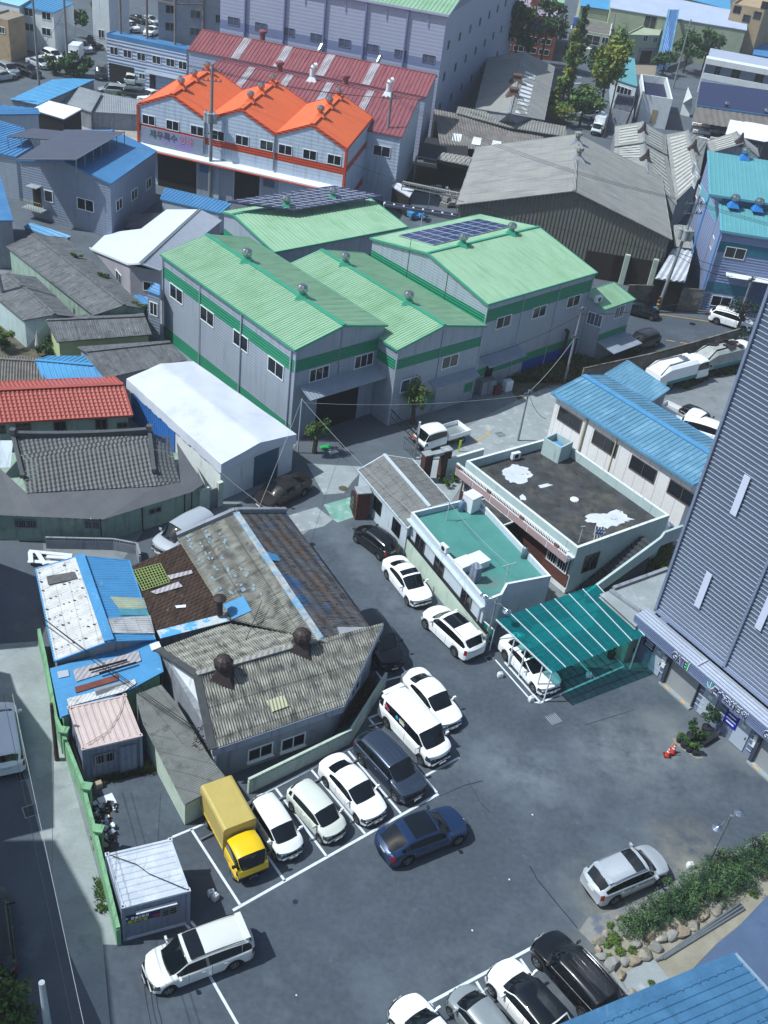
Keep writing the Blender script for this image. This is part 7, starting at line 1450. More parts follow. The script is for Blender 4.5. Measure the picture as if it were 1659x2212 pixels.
mb=MB();mb.face([V((wx[0].x,wx[0].y,0)),V((wx[0].x,wx[0].y,8.95)),V((wx[1].x,wx[1].y,A4.z-.1)),V((wx[1].x,wx[1].y,0))]);mb.face([V((wx[1].x,wx[1].y,0)),V((wx[1].x,wx[1].y,A4.z-.1)),V((wx[1].x,wx[1].y,11.0)),V((wx[2].x,wx[2].y,back.z-.1)),V((wx[2].x,wx[2].y,0))]);e2=wx[0]+dirx*15.5;mb.face([V((wx[0].x,wx[0].y,0)),V((e2.x,e2.y,0)),V((e2.x,e2.y,8.95)),V((wx[0].x,wx[0].y,8.95))]);w4=wx[1]+dirx*16;mb.face([V((wx[1].x,wx[1].y,9.8)),V((w4.x,w4.y,9.8)),V((w4.x,w4.y,10.95)),V((wx[1].x,wx[1].y,10.95))]);part('wall',mb,M('aqua_house_siding','#7c8bb0',.45,var=.05,ribs=('v',.3,.5),fine=0),rt)
plf_=(wx[0],V((dirx.y,-dirx.x,0)),dirx);plf_=plf_ if plf_[1].y<0 else(plf_[0],-plf_[1],dirx);pls=plane_of(wx[0],wx[1],wx[0]+dirx*5);pls2=plane_of(wx[1],wx[2],wx[1]+dirx*5)
band(rt,plf_,wx[0],e2,6.7,7.9,M('teal_stripe','#2b6f86',.5));band(rt,plf_,wx[0],e2,2.2,3.3,_mats['teal_stripe'])
for x,y in((1447,473),(1355,785)):window(rt,plf_,px('R6',x,y),2.2,1.25,(WIN,PANE))
band(rt,pls2,wx[1],wx[2],7.9,8.9,AQUA_T)
for t,x,y in(('R6',1232,163),('R6',1212,85),('R6',1190,12),('R3',1210,1240),('R3',1192,1155),('R3',1180,1090)):window(rt,pls2,px(t,x,y),1.3,1.4,(WIN,PANE2))
for x,y in((1262,255),(1285,325),(1300,405)):window(rt,pls,px('R6',x,y),1.3,1.3,(WIN,PANE2))
pipe(rt,[V((A1.x,A1.y,8.9)),V((A1.x,A1.y,.2))],.1,M('blue_pipe','#4a86c4',.5));pipe(rt,[V((U1.x,U1.y,10.9)),V((U1.x,U1.y,4))-V((.1,.2,0))],.1,_mats['blue_pipe'])
c=onplane(px('R6',1520,640),plf_);mb=MB();p0=onplane(px('R6',1385,605),plf_);awning(rt,plf_,V((p0.x,p0.y,0)),e2,4.6,.8,.2,WHITEM);panel(rt,plf_,V((e2.x,e2.y,0))*.6+wx[0]*.4+V((0,0,2.2)),9,4.3,M('slate_shutter','#4f5d80',.6,ribs=('u',.3,.6)),'shutter')
for t,x,y,z_ in(('R6',1435,165,10.4),('R6',1590,188,10.4),('R3',1505,1020,12.6)):vent(rt,gr(t,x,y,z_),1.1,(M('blue_vent_base','#2b78c4',.5),TURB))
# saw-tooth grey roofs
def cg3(name,label,pts,ze,zr,**k):
 E0,E1,F0,F1=[gr(*p,ze)for p in pts[:4]];Rg,R1=[gr(*p,zr)for p in pts[4:]]
 return gable(name,label,E0,E1,F0,Rg,GREYW,SLATE3,SLATE2,F1=F1,R1=R1,over=.1,ribs=(.6,.02,'corr',.04),trimh=.08,capw=.28,**k)
S1_=cg3('grey_roof_shed','nearer long grey ridge roof with pale skylight strips, behind the huge grey warehouse',[('R3',640,1090),('R3',670,948),('R3',1068,1320),('R3',1008,1005),('R3',880,1120),('R3',860,920)],5,6.6)
S2_=cg3('grey_roof_shed','farther grey ridge roof with pale skylight strips, just behind the first one',[('R3',668,945),('R3',672,815),('R3',1008,1000),('R3',998,868),('R3',860,918),('R3',850,785)],5.2,6.8)
S3_=cg3('grey_roof_shed','narrow grey roof with many pale skylight strips, left of the aqua building',[('R3',1060,1300),('R3',1003,868),('R3',1220,1130),('R3',1262,912),('R3',1215,1150),('R3',1140,843)],5,6.5)
S4_=cg3('grey_roof_shed','grey ridge roof with a red tipped vent behind the aqua building',[('R3',1290,985),('R3',1265,912),('R3',1600,1010),('R3',1590,958),('R3',1500,925),('R3',1455,850)],5,6.3)
def skys(B,side,rng,cols,w_=.32,gap=.55,mt=None,rows=9):
 a,b=(B.E0,B.E1)if side=='E' else(B.F0,B.F1);mb=MB();n=(b-a).cross(B.Rg-a).normalized();n=n if n.z>0 else-n
 for k in range(rows):
  s=rng[0]+(rng[1]-rng[0])*k/rows;s2=s+(rng[1]-rng[0])/rows*gap
  q=[a.lerp(b,s).lerp(B.Rg.lerp(B.R1,s),cols[0]),a.lerp(b,s2).lerp(B.Rg.lerp(B.R1,s2),cols[0]),a.lerp(b,s2).lerp(B.Rg.lerp(B.R1,s2),cols[1]),a.lerp(b,s).lerp(B.Rg.lerp(B.R1,s),cols[1])];q=[p+n*.06 for p in q];mb.face(q if(q[1]-q[0]).cross(q[2]-q[1]).dot(n)>0 else q[::-1])
 o=part('skylight',mb,mt or M('skylight_pale','#b2b5b2',.5,var=.15),B.rt);o['kind']='stuff'
skys(S1_,'F',(.05,.9),(.2,.8));skys(S1_,'E',(.5,.95),(.2,.85),rows=5);skys(S2_,'F',(.1,.9),(.2,.8),rows=6);skys(S2_,'E',(.1,.9),(.15,.8),rows=6);skys(S3_,'E',(.02,.95),(.15,.85),rows=16);skys(S4_,'E',(.1,.9),(.2,.8),rows=5)
def redvent(t,x,y,z_,B):c=gr(t,x,y,z_);mb=MB();P=[c+V((x_*.9,y_*.9,-.5))for x_,y_ in((-1,-1),(1,-1),(1,1),(-1,1))]+[c+V((x_*.3,y_*.3,.5))for x_,y_ in((-1,-1),(1,-1),(1,1),(-1,1))];mb.mesh(P,[(0,1,5,4),(1,2,6,5),(2,3,7,6),(3,0,4,7)]);mb.cyl(c+V((0,0,.5)),c+V((0,0,1.3)),.35,.12,n=10);part('roof_vent',mb,RUSTD,B.rt)
redvent('R3',852,850,6.7,S2_);redvent('R3',872,1025,6.6,S1_);redvent('R3',1178,960,6.5,S3_);redvent('R3',1482,915,6.3,S4_)
# grey ridge roof with white skylights
E0,E1,F0,F1=Z2(720,335,5),gr('R2',1490,372,5),gr('R3',215,775,5),gr('R3',283,430,5);Rg,R1_=Z2(1085,392,6.8),gr('R3',88,335,6.8)
GR=gable('grey_ridge_roof_building','grey ridge roofed warehouse with a column of white skylights, beside the yellow green trees',E0,E1,F0,Rg,GREYW,SLATE3,SLATE2,F1=F1,R1=R1_,over=.2,ribs=(.6,.015,'corr',.04),trimh=.1)
skys(GR,'F',(.02,.7),(.52,.85),mt=M('skylight_white','#dfe3ee',.5,var=.1,scale=.4,stain=[('#8b8c88',.25,.5,.56)]),rows=11,gap=.6)
for x,y in((1130,190),(1165,40)):c=Z2(x,y,6.8);mb=MB();P=[c+V((x_*1.1,y_*1.1,-.4))for x_,y_ in((-1,-1),(1,-1),(1,1),(-1,1))]+[c+V((x_*.5,y_*.5,.8))for x_,y_ in((-1,-1),(1,-1),(1,1),(-1,1))];mb.mesh(P,[(0,1,5,4),(1,2,6,5),(2,3,7,6),(3,0,4,7)]);mb.box(c+V((0,0,.9)),(1.5,1.5,.2));part('roof_vent',mb,M('rust_vent','#5f4a42',.8,var=.2),GR.rt)
# old patched roofs
q=[Z2(*p)for p in((280,342,4.6),(1480,585,4.6),(1450,655,4.2),(735,775,3.4),(345,745,3.4))]
OP=shed('old_roof_shed','old brownish corrugated roof with three white square patches, left of the huge grey warehouse',q,0,DARK,M('old_brownish_roof','#73706f',.9,var=.25,scale=.6,stain=[('#5c585a',.4,.5,.65),('#8b8a86',.8,.6,.7)],lines=[('u',1.0,.05,.7)]),None,ribs=(.4,.05,'corr',.05),ribdir=q[0]-q[4]);nO=(q[1]-q[0]).cross(q[3]-q[0]).normalized();nO=nO if nO.z>0 else-nO
for pts in(((485,603),(580,615),(563,695),(468,682)),((705,640),(792,655),(775,733),(680,720)),((912,680),(1005,695),(1000,730),(895,735))):
 mb=MB();qq=[onplane((881.7+.2008*x,166.6+.2008*y),(q[0]+nO*.1,nO))for x,y in pts];mb.face(qq if(qq[1]-qq[0]).cross(qq[2]-qq[1]).z>0 else qq[::-1]);part('white_patch',mb,WSHEET,OP.rt)
q=[Z2(*p)for p in((535,312,5.4),(1700,530,5.4),(1700,640,4.8),(1100,545,4.8),(515,385,4.8))];OC=shed('clerestory_roof','long narrow corrugated roof with dark and teal clerestory panels above the old brownish roof',q,3.6,M('clerestory_panel','#3e4c50',.6,var=.3,scale=.25,ribs=('u',.4,.5)),M('narrow_corrugated','#7c7d7c',.9,var=.2,scale=.7),None,ribs=(.4,.05,'corr',.05),ribdir=q[0]-q[4])
q=[Z2(*p)for p in((300,880,3.6),(650,950,3.6),(690,860,4.2),(370,808,4.2))];shed('old_roof_shed','strip of old grey corrugated roof right above a dark open shed',q,3.0,DARK,SLATE3,None,ribs=(.5,.06,'corr',.05),ribdir=q[3]-q[0])
a,b,c,d=Z2(90,855,3.4),Z2(650,950,3.4),Z2(640,720,3.5),Z2(200,640,3.5);rt=root('open_shed',Z2(300,1000),'dark open fronted shed on thin posts between the maroon roofs and the grey warehouse','shed');mb=MB();mb.face([a,b,c,d]);mb.face([V((d.x,d.y,0)),V((c.x,c.y,0)),c,d]);part('roof',mb,M('shed_dark','#23252b',.9,var=.2),rt);mb=MB()
for p in(a,b):mb.cyl(V((p.x,p.y,0)),p,.12,n=8)
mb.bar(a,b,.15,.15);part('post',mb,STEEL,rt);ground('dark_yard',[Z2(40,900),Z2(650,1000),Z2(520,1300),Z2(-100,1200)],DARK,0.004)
c0,c1=Z2(-60,1130,3.6),Z2(550,1255,3.6);rt=root('crane_rail',V((c0.x,c0.y,0)),'long steel crane rail with rungs crossing in front of the dark open shed','crane rail');mb=MB();mb.bar(c0,c1,.4,.25);mb.bar(c0+V((0,0,-.5)),c1+V((0,0,-.5)),.25,.15);part('beam',mb,SLATE3,rt);mb=MB()
for k in range(9):p=c0.lerp(c1,k/8);mb.bar(p,p-V((0,0,3.5 if k in(0,4,8)else.5)),.12,.12,up=V((1,0,0)))
part('post',mb,STEEL,rt);c0,c1=gr('R5',820,160,3.4),gr('R5',1320,245,3.4);rt=root('crane_rail',V((c0.x,c0.y,0)),'second steel crane rail with rungs, just behind the green roofs','crane rail');mb=MB();mb.bar(c0,c1,.3,.25);mb.bar(c0+V((0,.9,0)),c1+V((0,.9,0)),.2,.2);part('beam',mb,GREYC,rt);mb=MB()
for k in range(9):p=c0.lerp(c1,k/8);mb.bar(p,p+V((0,.9,0)),.2,.1);mb.bar(p,p-V((0,0,3.3)),.1,.1,up=V((1,0,0)))if k%4==0 else None
part('rung',mb,WHITEM,rt)
q=[gr('R5',x,y,2.6)for x,y in((865,40),(985,110),(1015,60),(900,15))];shed('tarp_shelter','small shelter under a dirty white tarpaulin beyond the solar deck',q,0,DARK,M('dirty_tarp','#c3c8d4',.7,var=.15,scale=1.2),None,ribs=(1,.03,'corr',.1))
rr=random.Random(11)
for i,(x,y)in enumerate(((1170,95),(1245,160),(1030,245))):
 c=gr('R5',x,y);mb=MB()
 for k in range(14):mb.box(c+V((rr.uniform(-1,1),rr.uniform(-1,1),rr.uniform(.2,1.0))),(rr.uniform(.4,1.1),rr.uniform(.3,.9),rr.uniform(.2,.6)),0,ux=V((rr.uniform(-1,1),rr.uniform(-1,1),0)))
 tag(mb.build('scrap_heap',[GREYW,SLATE3,BLUEM][i]),['heap wrapped in white plastic beside the huge grey warehouse','pale heap of boxes close to the grey warehouse corner','blue tarpaulin covered heap between the green roofs'][i],'heap',kind='stuff')
 # ================================================================ upper right
zU=8.0;q=[gr('R3',x,y,zU)for x,y in((-180,45),(315,118),(345,22),(-120,-60))];UB=flat('brick_building','red brown brick building with blue sign lettering and lilac flat roof, behind dark trees',q,zU,REDB,LILR,LILR,ph=.4)
plu=min(UB.pl,key=lambda p:p[1].y);c=onplane(px('R3',110,115),plu);uu=V((-plu[1].y,plu[1].x,0));panel(UB.rt,plu,V((c.x,c.y,6.2)),11.5,2.3,M('sign_blue','#2a45a0',.6),'sign_board',.1)
o_=V((c.x,c.y,6.35))-uu*5.4+plu[1]*.15;textmesh(UB.rt,'(주) 프랜지',o_,uu,V((0,0,1)),1.25,TXW);textmesh(UB.rt,'기업부설연구소',o_-V((0,0,1.2)),uu,V((0,0,1)),1.0,M('dull_yellow_lettering','#a9ad6c',.6,var=0))
for k in range(5):
 for z_ in(3.4,1.4):p=c-uu*(6-2.6*k);window(UB.rt,plu,None,2.1,1.1,(WWALL,PANE),world=V((p.x,p.y,z_)))
plur=max(UB.pl,key=lambda p:p[1].x)
q=[gr('R3',x,y,9)for x,y in((130,-10),(345,22),(350,-30),(150,-60))];shed('green_edge_roof','sliver of a green roof at the top edge above the brick building',q,0,REDB,G_ROOF,G_TRIM)
q=[gr('R3',x,y,5)for x,y in((385,185),(640,228),(655,150),(410,105))];ZB=flat('two_storey_house','two storey pale green house with a blue roof tank and stained flat roof, among trees',q,5,SAGE,M('stained_flat_roof','#6d6a68',.9,var=.25,scale=.5),WWALL,ph=.4);plz=min(ZB.pl,key=lambda p:p[1].y)
for x,y,w_ in((527,258,3.0),(605,272,1.4)):window(ZB.rt,plz,px('R3',x,y),w_,1.9,(WWALL,PANE))
c=gr('R3',418,165,4.6);mb=MB();mb.cyl(c,c+V((0,0,1.6)),.7,n=14);part('roof_tank',mb,M('tank_blue2','#3d62a8',.5),ZB.rt)
mb=MB();a,b=gr('R3',470,310,2.6),gr('R3',640,330,2.6);mb.bar(a,b,1.6,.2);part('balcony',mb,WWALL,ZB.rt)
q=[gr('R3',x,y,6.5)for x,y in((448,38),(632,65),(650,-40),(450,-60))];z1=shed('blue_top_house','sage green house with sky blue roof, top edge right of the brick building',q,0,SAGE,B_ROOF2,None)
# sage green complex
q=[gr('R3',x,y,z_)for x,y,z_ in((640,50,8),(1522,196,8),(1525,85,9.6),(1100,0,9.6),(650,-70,9.6))];TG=shed('sage_factory','long sage green factory with a pale grey blue metal roof, top right',q,0,SAGE,GLR,GLR,ribs=(.8,.03,'seam',.1));pt_=min(TG.pl,key=lambda p:p[1].y)
window(TG.rt,pt_,px('R3',898,145),2.6,2.6,(SAGE,PANE))
q=[gr('R3',x,y,6.2)for x,y in((725,190),(985,215),(1010,130),(850,110))];q=[gr('R3',735,222,5.6),gr('R3',958,228,5.6),gr('R3',975,180,5.6),gr('R3',850,165,5.6)];TL=flat('sage_wing','lower sage green wing with two small windows and a dark loading door',q,5.6,SAGE,SAGE,SAGE,ph=.3);pt_=min(TL.pl,key=lambda p:p[1].y)
for x,y in((868,247),(931,257)):window(TL.rt,pt_,px('R3',x,y),1.2,1.2,(WIN,PANE))
c=onplane(px('R3',865,378),pt_);panel(TL.rt,pt_,V((c.x,c.y,1.3)),2.8,2.5,DARK,'loading_door');c=onplane(px('R3',890,350),pt_);panel(TL.rt,pt_,V((c.x,c.y,1.6)),6,3.1,GREYW,'render_panel',.02)
a0,a1,b1,b0=gr('R3',1022,62,9.8),gr('R3',1083,62,9.8),gr('R3',1015,415,1.6),gr('R3',945,405,1.6);rt=root('blue_conveyor',V((b0.x,b0.y,0)),'steep enclosed blue conveyor sloping down the front of the sage green factory','conveyor');mb=MB();dn=V((0,0,-1.2));mb.mesh([a0,a1,b1,b0,a0+dn,a1+dn,b1+dn,b0+dn],[(0,3,2,1),(0,4,7,3),(1,2,6,5),(3,7,6,2)]);part('casing',mb,M('conveyor_blue','#5b86bf',.5,ribs=('u',.5,.4)),rt);mb=MB();mb.bar(a0,b0,.5,.2);mb.bar(a1,b1,.3,.2);part('edge_trim',mb,B_ROOF3,rt)
q=[gr('R3',x,y,9.6)for x,y in((1085,-20),(1420,65),(1410,-40),(1090,-90))];shed('sky_blue_factory_roof','bright sky blue roof with grey seams at the top edge, behind the sage factory',q,0,SAGE,B_ROOF2,None,ribs=(4,.05,'seam',.2))
# white gable building with blue front
E0,E1,F0=gr('R3',1185,270,4),gr('R3',1128,160,4),gr('R3',1432,312,4);VB=gable('white_gable_workshop','small workshop with white double pitch roof and blue corrugated gable, upper right',E0,E1,F0,ridge_hit(E0,F0,px('R3',1312,245)),M('blue_corrugated_gable','#2f5fb5',.6,ribs=('u',.5,.8)),WSHEET,WHITEM,over=.2,ribs=(.6,.02,'seam',.05),wallmats=[SAGE,SAGE,M('blue_corrugated_gable','#2f5fb5'),SAGE])
c=onplane(px('R3',1330,322),VB.G);panel(VB.rt,VB.G,V((c.x,c.y,1.0)),2.0,2.0,DARK,'door')
q=[gr('R3',x,y,4)for x,y in((1390,250),(1500,262),(1510,215),(1420,190))];flat('brown_house','brown roofed low house beside the white gable workshop',q,4,SAGE,M('brown_flat','#8a8078',.9,var=.2),ph=.2)
q=[gr('R3',x,y,4)for x,y in((1560,350),(1700,375),(1720,270),(1575,290))];shed('bright_blue_shed','bright blue roofed shed cut off by the right edge, upper right',q,0,B_ROOF,B_ROOF,B_ROOF)
q=[gr('R3',x,y,9)for x,y in((1420,80),(1640,190),(1760,60),(1500,-60))];q=[gr('R3',1430,20,12),gr('R3',1640,60,12),gr('R3',1760,0,12),gr('R3',1550,-60,12)];BB=flat('tan_tower_block','tan rendered block of flats with small dark windows in the top right corner',q,12,BEIGE,BEIGE);pb=min(BB.pl,key=lambda p:p[1].y)
for x,y in((1590,100),(1460,62),(1640,35),(1520,120)):window(BB.rt,pb,px('R3',x,y),1.6,1.5,(WIND,PANE))
# aqua roofed small building
q=[gr('R3',x,y,5)for x,y in((683,512),(814,556),(797,380),(670,340))];WW=shed('aqua_roof_office','narrow office with plain aqua roof beside the yellow green trees',q,0,LBLUE,AQUA,AQUA_T,ribs=(3,.01,'seam',.1));pw=min(WW.pl,key=lambda p:p[1].y);window(WW.rt,pw,px('R3',730,588),3.2,1.3,(WIN,PANE),mull=3)
q=[gr('R3',x,y,5)for x,y in((855,610),(1045,640),(1010,500),(838,478))];NB=flat('dark_roof_building','white walled building with a sunken dark navy roof and blue tank',q,5,WWALL,M('navy_roof','#1b2044',.7,var=.2,scale=.4),WWALL,ph=1.2,pt=.3)
pn=min(NB.pl,key=lambda p:p[1].y);c=onplane(px('R3',935,700),pn);panel(NB.rt,pn,V((c.x,c.y,1.8)),.9,2.2,BEIGE,'door')
q=[gr('R3',x,y,3.5)for x,y in((650,700),(790,735),(800,620),(690,600))];flat('dark_yard_roof','dark cluttered flat roof in front of the aqua roofed office',q,3.5,GREYW,M('dark_cluttered_roof','#4d4f5e',.9,var=.35,scale=1.2,stain=[('#23252f',1.5,.5,.62)]),ph=.2)
# modern white building and navy roof in front
q=[gr('R3',x,y,6.5)for x,y in((1268,355),(1800,440),(1800,520),(1295,440))];rt=root('modern_white_building',gr('R3',1450,560),'modern white building with a trapezoid framed terrace, right edge','building')
a0,a1=gr('R3',1228,520,2.2),gr('R3',1860,640,2.2);a0.z=a1.z=0;dB=V((-(a1-a0).y,(a1-a0).x,0)).normalized();dB=dB if dB.y>0 else-dB;uB=(a1-a0).normalized();mb=MB();mb.prism([(p.x,p.y)for p in(a0+dB*2.5,a1+dB*2.5,a1+dB*13,a0+dB*13)],0,6.0);mb.prism([(p.x,p.y)for p in(a0,a1,a1+dB*2.5,a0+dB*2.5)],0,2.6);part('wall',mb,M('modern_white','#a6b0c6',.6,var=.04),rt)
plm=(a0+dB*2.5,-dB,uB);mb=MB();mb.bar(a0+dB*.1+V((0,0,3.1)),a1+dB*.1+V((0,0,3.1)),.25,1.1);part('terrace_parapet',mb,WWALL,rt);mb=MB();mb.bar(a0+dB*1.2+V((0,0,5.8)),a1+dB*1.2+V((0,0,5.8)),2.6,1.0);part('upper_fascia',mb,WWALL,rt);mb=MB();mb.mesh([a0+V((0,0,0)),a0+dB*2.5,a0+dB*2.5+V((0,0,6.3)),a0+V((0,0,6.3))]+[p-uB*.25 for p in(a0+V((0,0,0)),a0+dB*2.5,a0+dB*2.5+V((0,0,6.3)),a0+V((0,0,6.3)))],[(0,1,2,3),(7,6,5,4),(2,6,7,3),(0,3,7,4)]);part('end_wall',mb,WWALL,rt)
for s_ in(2.5,6,10.5,15):p=a0+dB*2.45+uB*s_;window(rt,(p,-dB,uB),None,1.7 if s_>3 else 1.1,1.9,(GREYW,PANE),world=V((p.x,p.y,4.2)))
q=[gr('R3',x,y,4.5)for x,y in((1200,672),(1800,760),(1800,600),(1225,525))];SB=shed('navy_roof_building','long dark navy roofed building with a brown tiled lower edge, right edge',q,0,GREYW,M('navy_metal_roof','#2a3358',.6,var=.1),None,ribs=(1.0,.02,'seam',.08));q2=[gr('R3',x,y,3.4)for x,y in((1175,780),(1640,880),(1800,780),(1200,690))];mb=MB();ribsheet(mb,[gr('R3',1170,785,3.0),gr('R3',1400,822,3.0),gr('R3',1800,880,3.0),gr('R3',1800,765,4.3),gr('R3',1200,682,4.3)],V((0,1,0)),1.1,.04,'corr');part('tiled_edge',mb,M('taupe_tile','#6f6a68',.8,var=.2,scale=.5,lines=[('u',.9,.05,.7),('v',.8,.05,.7)]),SB.rt);mb=MB();mb.bar(gr('R3',1200,680,4.4),gr('R3',1800,765,4.4),.25,.2);part('blue_ridge',mb,B_ROOF,SB.rt);vent(SB.rt,gr('R3',1385,700,4.2),1.0,(RUSTD,TURB));vent(SB.rt,gr('R3',1640,745,4.2),1.0,(RUSTD,TURB))
mb=MB();p0,p1,p2=gr('R3',1143,560,4.5),gr('R3',1110,665,2.0),gr('R3',1170,680,2.0);mb.mesh([p0,p1,V((p1.x,p1.y,0)),V((p2.x,p2.y,0)),p2,gr('R3',1170,630,4.0)],[(0,1,2,3,4,5)]);part('white_gable_wall',mb,WWALL,SB.rt)
q=[gr('R3',x,y,3.6)for x,y in((1385,865),(1640,915),(1800,880),(1800,830),(1415,770))];RB_=shed('white_container_roof','white ribbed flat roofed unit with dark striped side, behind the aqua building',q,0,M('dark_striped_side','#3c4150',.6,ribs=('u',.5,.9)),WSHEET,None,ribs=(.9,.03,'corr',.05))
for i,(x0,x1)in enumerate(((1175,1275),(1285,1400))):
 rt=root('storage_rack',gr('R3',(x0+x1)/2,870),['left storage rack loaded with pale bags under the tiled edge','right storage rack loaded with pale bags under the tiled edge'][i],'rack');mb=MB();mb2=MB();rr=random.Random(i)
 for k in range(3):
  a_,b_=gr('R3',x0,810+45*k,.6+.9*(2-k)*.3),gr('R3',x1,825+45*k,.6+.9*(2-k)*.3);mb.bar(a_,b_,1.0,.12)
  for j in range(6):p=a_.lerp(b_,(j+.5)/6);mb2.box(p+V((0,0,.3)),(rr.uniform(.4,.8),.7,rr.uniform(.2,.5)),0)
 part('shelf',mb,BRICK,rt);part('bags',mb2,WWALL,rt)['kind']='stuff'
 # ground behind: parking court by the trees, road strip
ground('parking_court',[gr('R3',350,520),gr('R3',650,470),gr('R3',700,830),gr('R3',330,830)],ASPH2,-0.003)
stripe(px('R3',385,490),px('R3',455,500),.3,name='road_line');stripe(px('R3',385,540),px('R3',455,535),.3,name='road_line')
ground('paved_yard',[gr('R3',800,410),gr('R3',940,425),gr('R3',930,490),gr('R3',810,480)],M('brown_paving','#8a8176',.9,var=.12),-0.003)
# ================================================================ vehicles in the lot
X=px
GPK='cars parked in the marked bays'
car('parked_car','hatch',P_BLACK,(777,1140),(846,1192),'black hatchback with silver roof rails parked nose first beside the light blue house',rails=STEEL,blackroof=False)
car('parked_car','sedan',P_WHITE,(917,1298),(847.6,1211),'white saloon with a black sunroof, parked along the tall plain pale green wall',sunroof=(.46,.56))
car('parked_suv','suv',P_WHITE,(931,1319),(1022,1404),'big white SUV with dark sunroof, parked tail outwards near the teal canopy',cat='SUV',sunroof=(.43,.66),rails=STEEL,spoiler=True)
car('parked_car','suv',P_BLACK,(852,1434),(786,1334),'black SUV half hidden under the eave of the old grey house',cat='SUV')
car('parked_car','sedan',P_WHITE,(986,1568),(885,1452),'plain white saloon without sunroof beside the white van',group=GPK)
vn=car('parked_van','van',P_WHITE,(958,1640),(840,1514),'white minibus with black side glass carrying round stickers',cat='van',group=GPK,doors=(.26,.47),spoiler=True,roofribs=4)
for s in(-1,):
 y=s*.0
def sticker(o,x,z,r,mt,yy):mb=MB();mb.cyl(V((x,yy,z)),V((x,yy-.012,z)),r,n=16);part('sticker',mb,mt,o)
yv=-.915
sticker(vn,-1.75,1.5,.13,M('sticker_pink','#c9666e',.5,var=.1),yv);sticker(vn,-1.52,1.42,.12,M('sticker_magenta','#a8447e',.5,var=.1),yv);sticker(vn,-.72,1.5,.12,M('sticker_cyan','#3aa0d8',.5,var=0),yv)
mb=MB();mb.box(V((-.28,yv,1.5)),(.5,.012,.07));mb.box(V((-.25,yv,1.38)),(.42,.012,.05));part('sticker_text',mb,TXW,vn);mb=MB();mb.box(V((-.3,yv,1.62)),(.4,.012,.05));part('sticker_text',mb,TXY,vn)
car('parked_suv','suv',P_GREY,(899,1714),(792,1600),'slate grey SUV with ribbed roof between the minibus and a white saloon',cat='SUV',group=GPK,roofribs=5,trimline=True)
car('parked_car','sedan',P_WHITE,(815,1762),(716,1647),'bright white saloon next to the slate grey SUV in the bays',group=GPK,override=(4.5,1.78,1.44,.27,.43,.70,.87,.66,.88,.95,1.0,.32,.2))
car('parked_car','hatch',P_CREAM,(732,1803),(642,1703),'cream white hatchback between the two white cars in the bays',group=GPK)
car('parked_car','hatch',P_PEARL,(635,1843),(561,1731),'off white hatchback parked next to the yellow truck',group=GPK)
cabtruck('box_truck',P_YELLOW,(553,1893),(462,1722),'bright yellow box truck parked beside the small white hatchback',box=1.62,Lb=2.95,boxmat=M('box_yellow','#b7a560',.5,var=.05,obj=True))
car('moving_suv','coupe_suv',P_BLUE,(998,1768),(830,1834),'dark metallic blue SUV with glass roof, stopped across the driving lane',cat='SUV',sunroof=(.44,.70),trimline=True)
car('moving_minivan','minivan',P_VSILVER,(313,2106),(533,2023),'pearl white minivan with black roof bars leaving past the white container office',cat='minivan',sunroof=(.40,.53),rails=DRK,spoiler=True,doors=(.36,.58))
car('parked_suv','suv',P_SILVER,(1432,1852),(1275,1919),'silver SUV with sunroof and red tail lamps, beside the planted strip',cat='SUV',sunroof=(.42,.55),rails=STEEL,spoiler=True)
car('parked_suv','suv',P_BLACK,(1176,2032),(1312,2182),'glossy black SUV with silver roof rails, next to the blue roof at the bottom',cat='SUV',rails=CHROME,roofribs=4)
car('parked_car','coupe_suv',P_WHITE,(1080,2092),(1212,2246),'white car with a black roof, bottom edge beside the black SUV',blackroof=True,override=(4.7,1.86,1.6,.26,.42,.80,.97,.8,.98,1.04,1.08,.36,.22))
car('parked_car','hatch',P_LGREY,(998,2150),(1085,2260),'small grey hatchback with dark windscreen at the bottom edge',blackroof=False)
car('parked_car','sedan',P_WHITE,(882,2180),(980,2310),'white saloon cut off by the bottom edge, leftmost of the bottom row')
car('parked_car','sedan',P_WHITE,(1200,1492),(1097,1375),'white saloon parked under the teal canopy, bonnet tinted teal by its shade',override=(4.9,1.9,1.45,.29,.45,.70,.88,.68,.9,.96,1.0,.34,.2),sunroof=(.47,.6))
car('parked_car','sedan',P_BROWN,(562,1083),(656,1037),'dark brown saloon in front of the tarpaulin tent',override=(4.8,1.84,1.45,.27,.43,.70,.87,.66,.88,.95,1.0,.33,.2))
car('parked_van','minivan',P_SILVER,(338,1187),(452,1122),'silver van parked in the alley behind the old grey roof',cat='van')
car('parked_van','minivan',P_WHITE,(-8,1510),(17,1672),'white van cut off by the left edge in the shaded lane',cat='van')
car('parked_car','suv',P_BLACK,(-26,1950),(-12,2080),'black car barely showing at the left edge, beside the roadside tree')
cabtruck('crew_cab_truck',P_WHITE,(906,955),(1000,927),'white double cab pickup truck with empty bed in the concrete alley',dbl=True,Lb=2.4,cat='truck')
car('parked_suv','hatch',P_DGREY,px('R6',775,1060),px('R6',915,1015),'dark grey small car in the upper road beside the green annex',override=(4.3,1.8,1.65,.23,.38,.88,.98,.8,1.0,1.06,1.1,.34,.25))
car('parked_car','sedan',P_BLACK,px('R6',890,845),px('R6',770,815),'black car against the stained retaining wall, half behind the green annex')
car('parked_suv','suv',P_WHITE,px('R6',1535,935),px('R6',1320,870),'white SUV with black glass in front of the aqua building',cat='SUV',rails=DRK)
cabtruck('pickup_truck',P_WHITE,px('S3',1165,395),px('S3',1050,340),'white pickup tucked behind the white panelled building',Lb=2.6);car('parked_car','hatch',P_BLACK,px('S3',1245,400),px('S3',1180,365),'black car beyond the white pickup behind the panelled building')
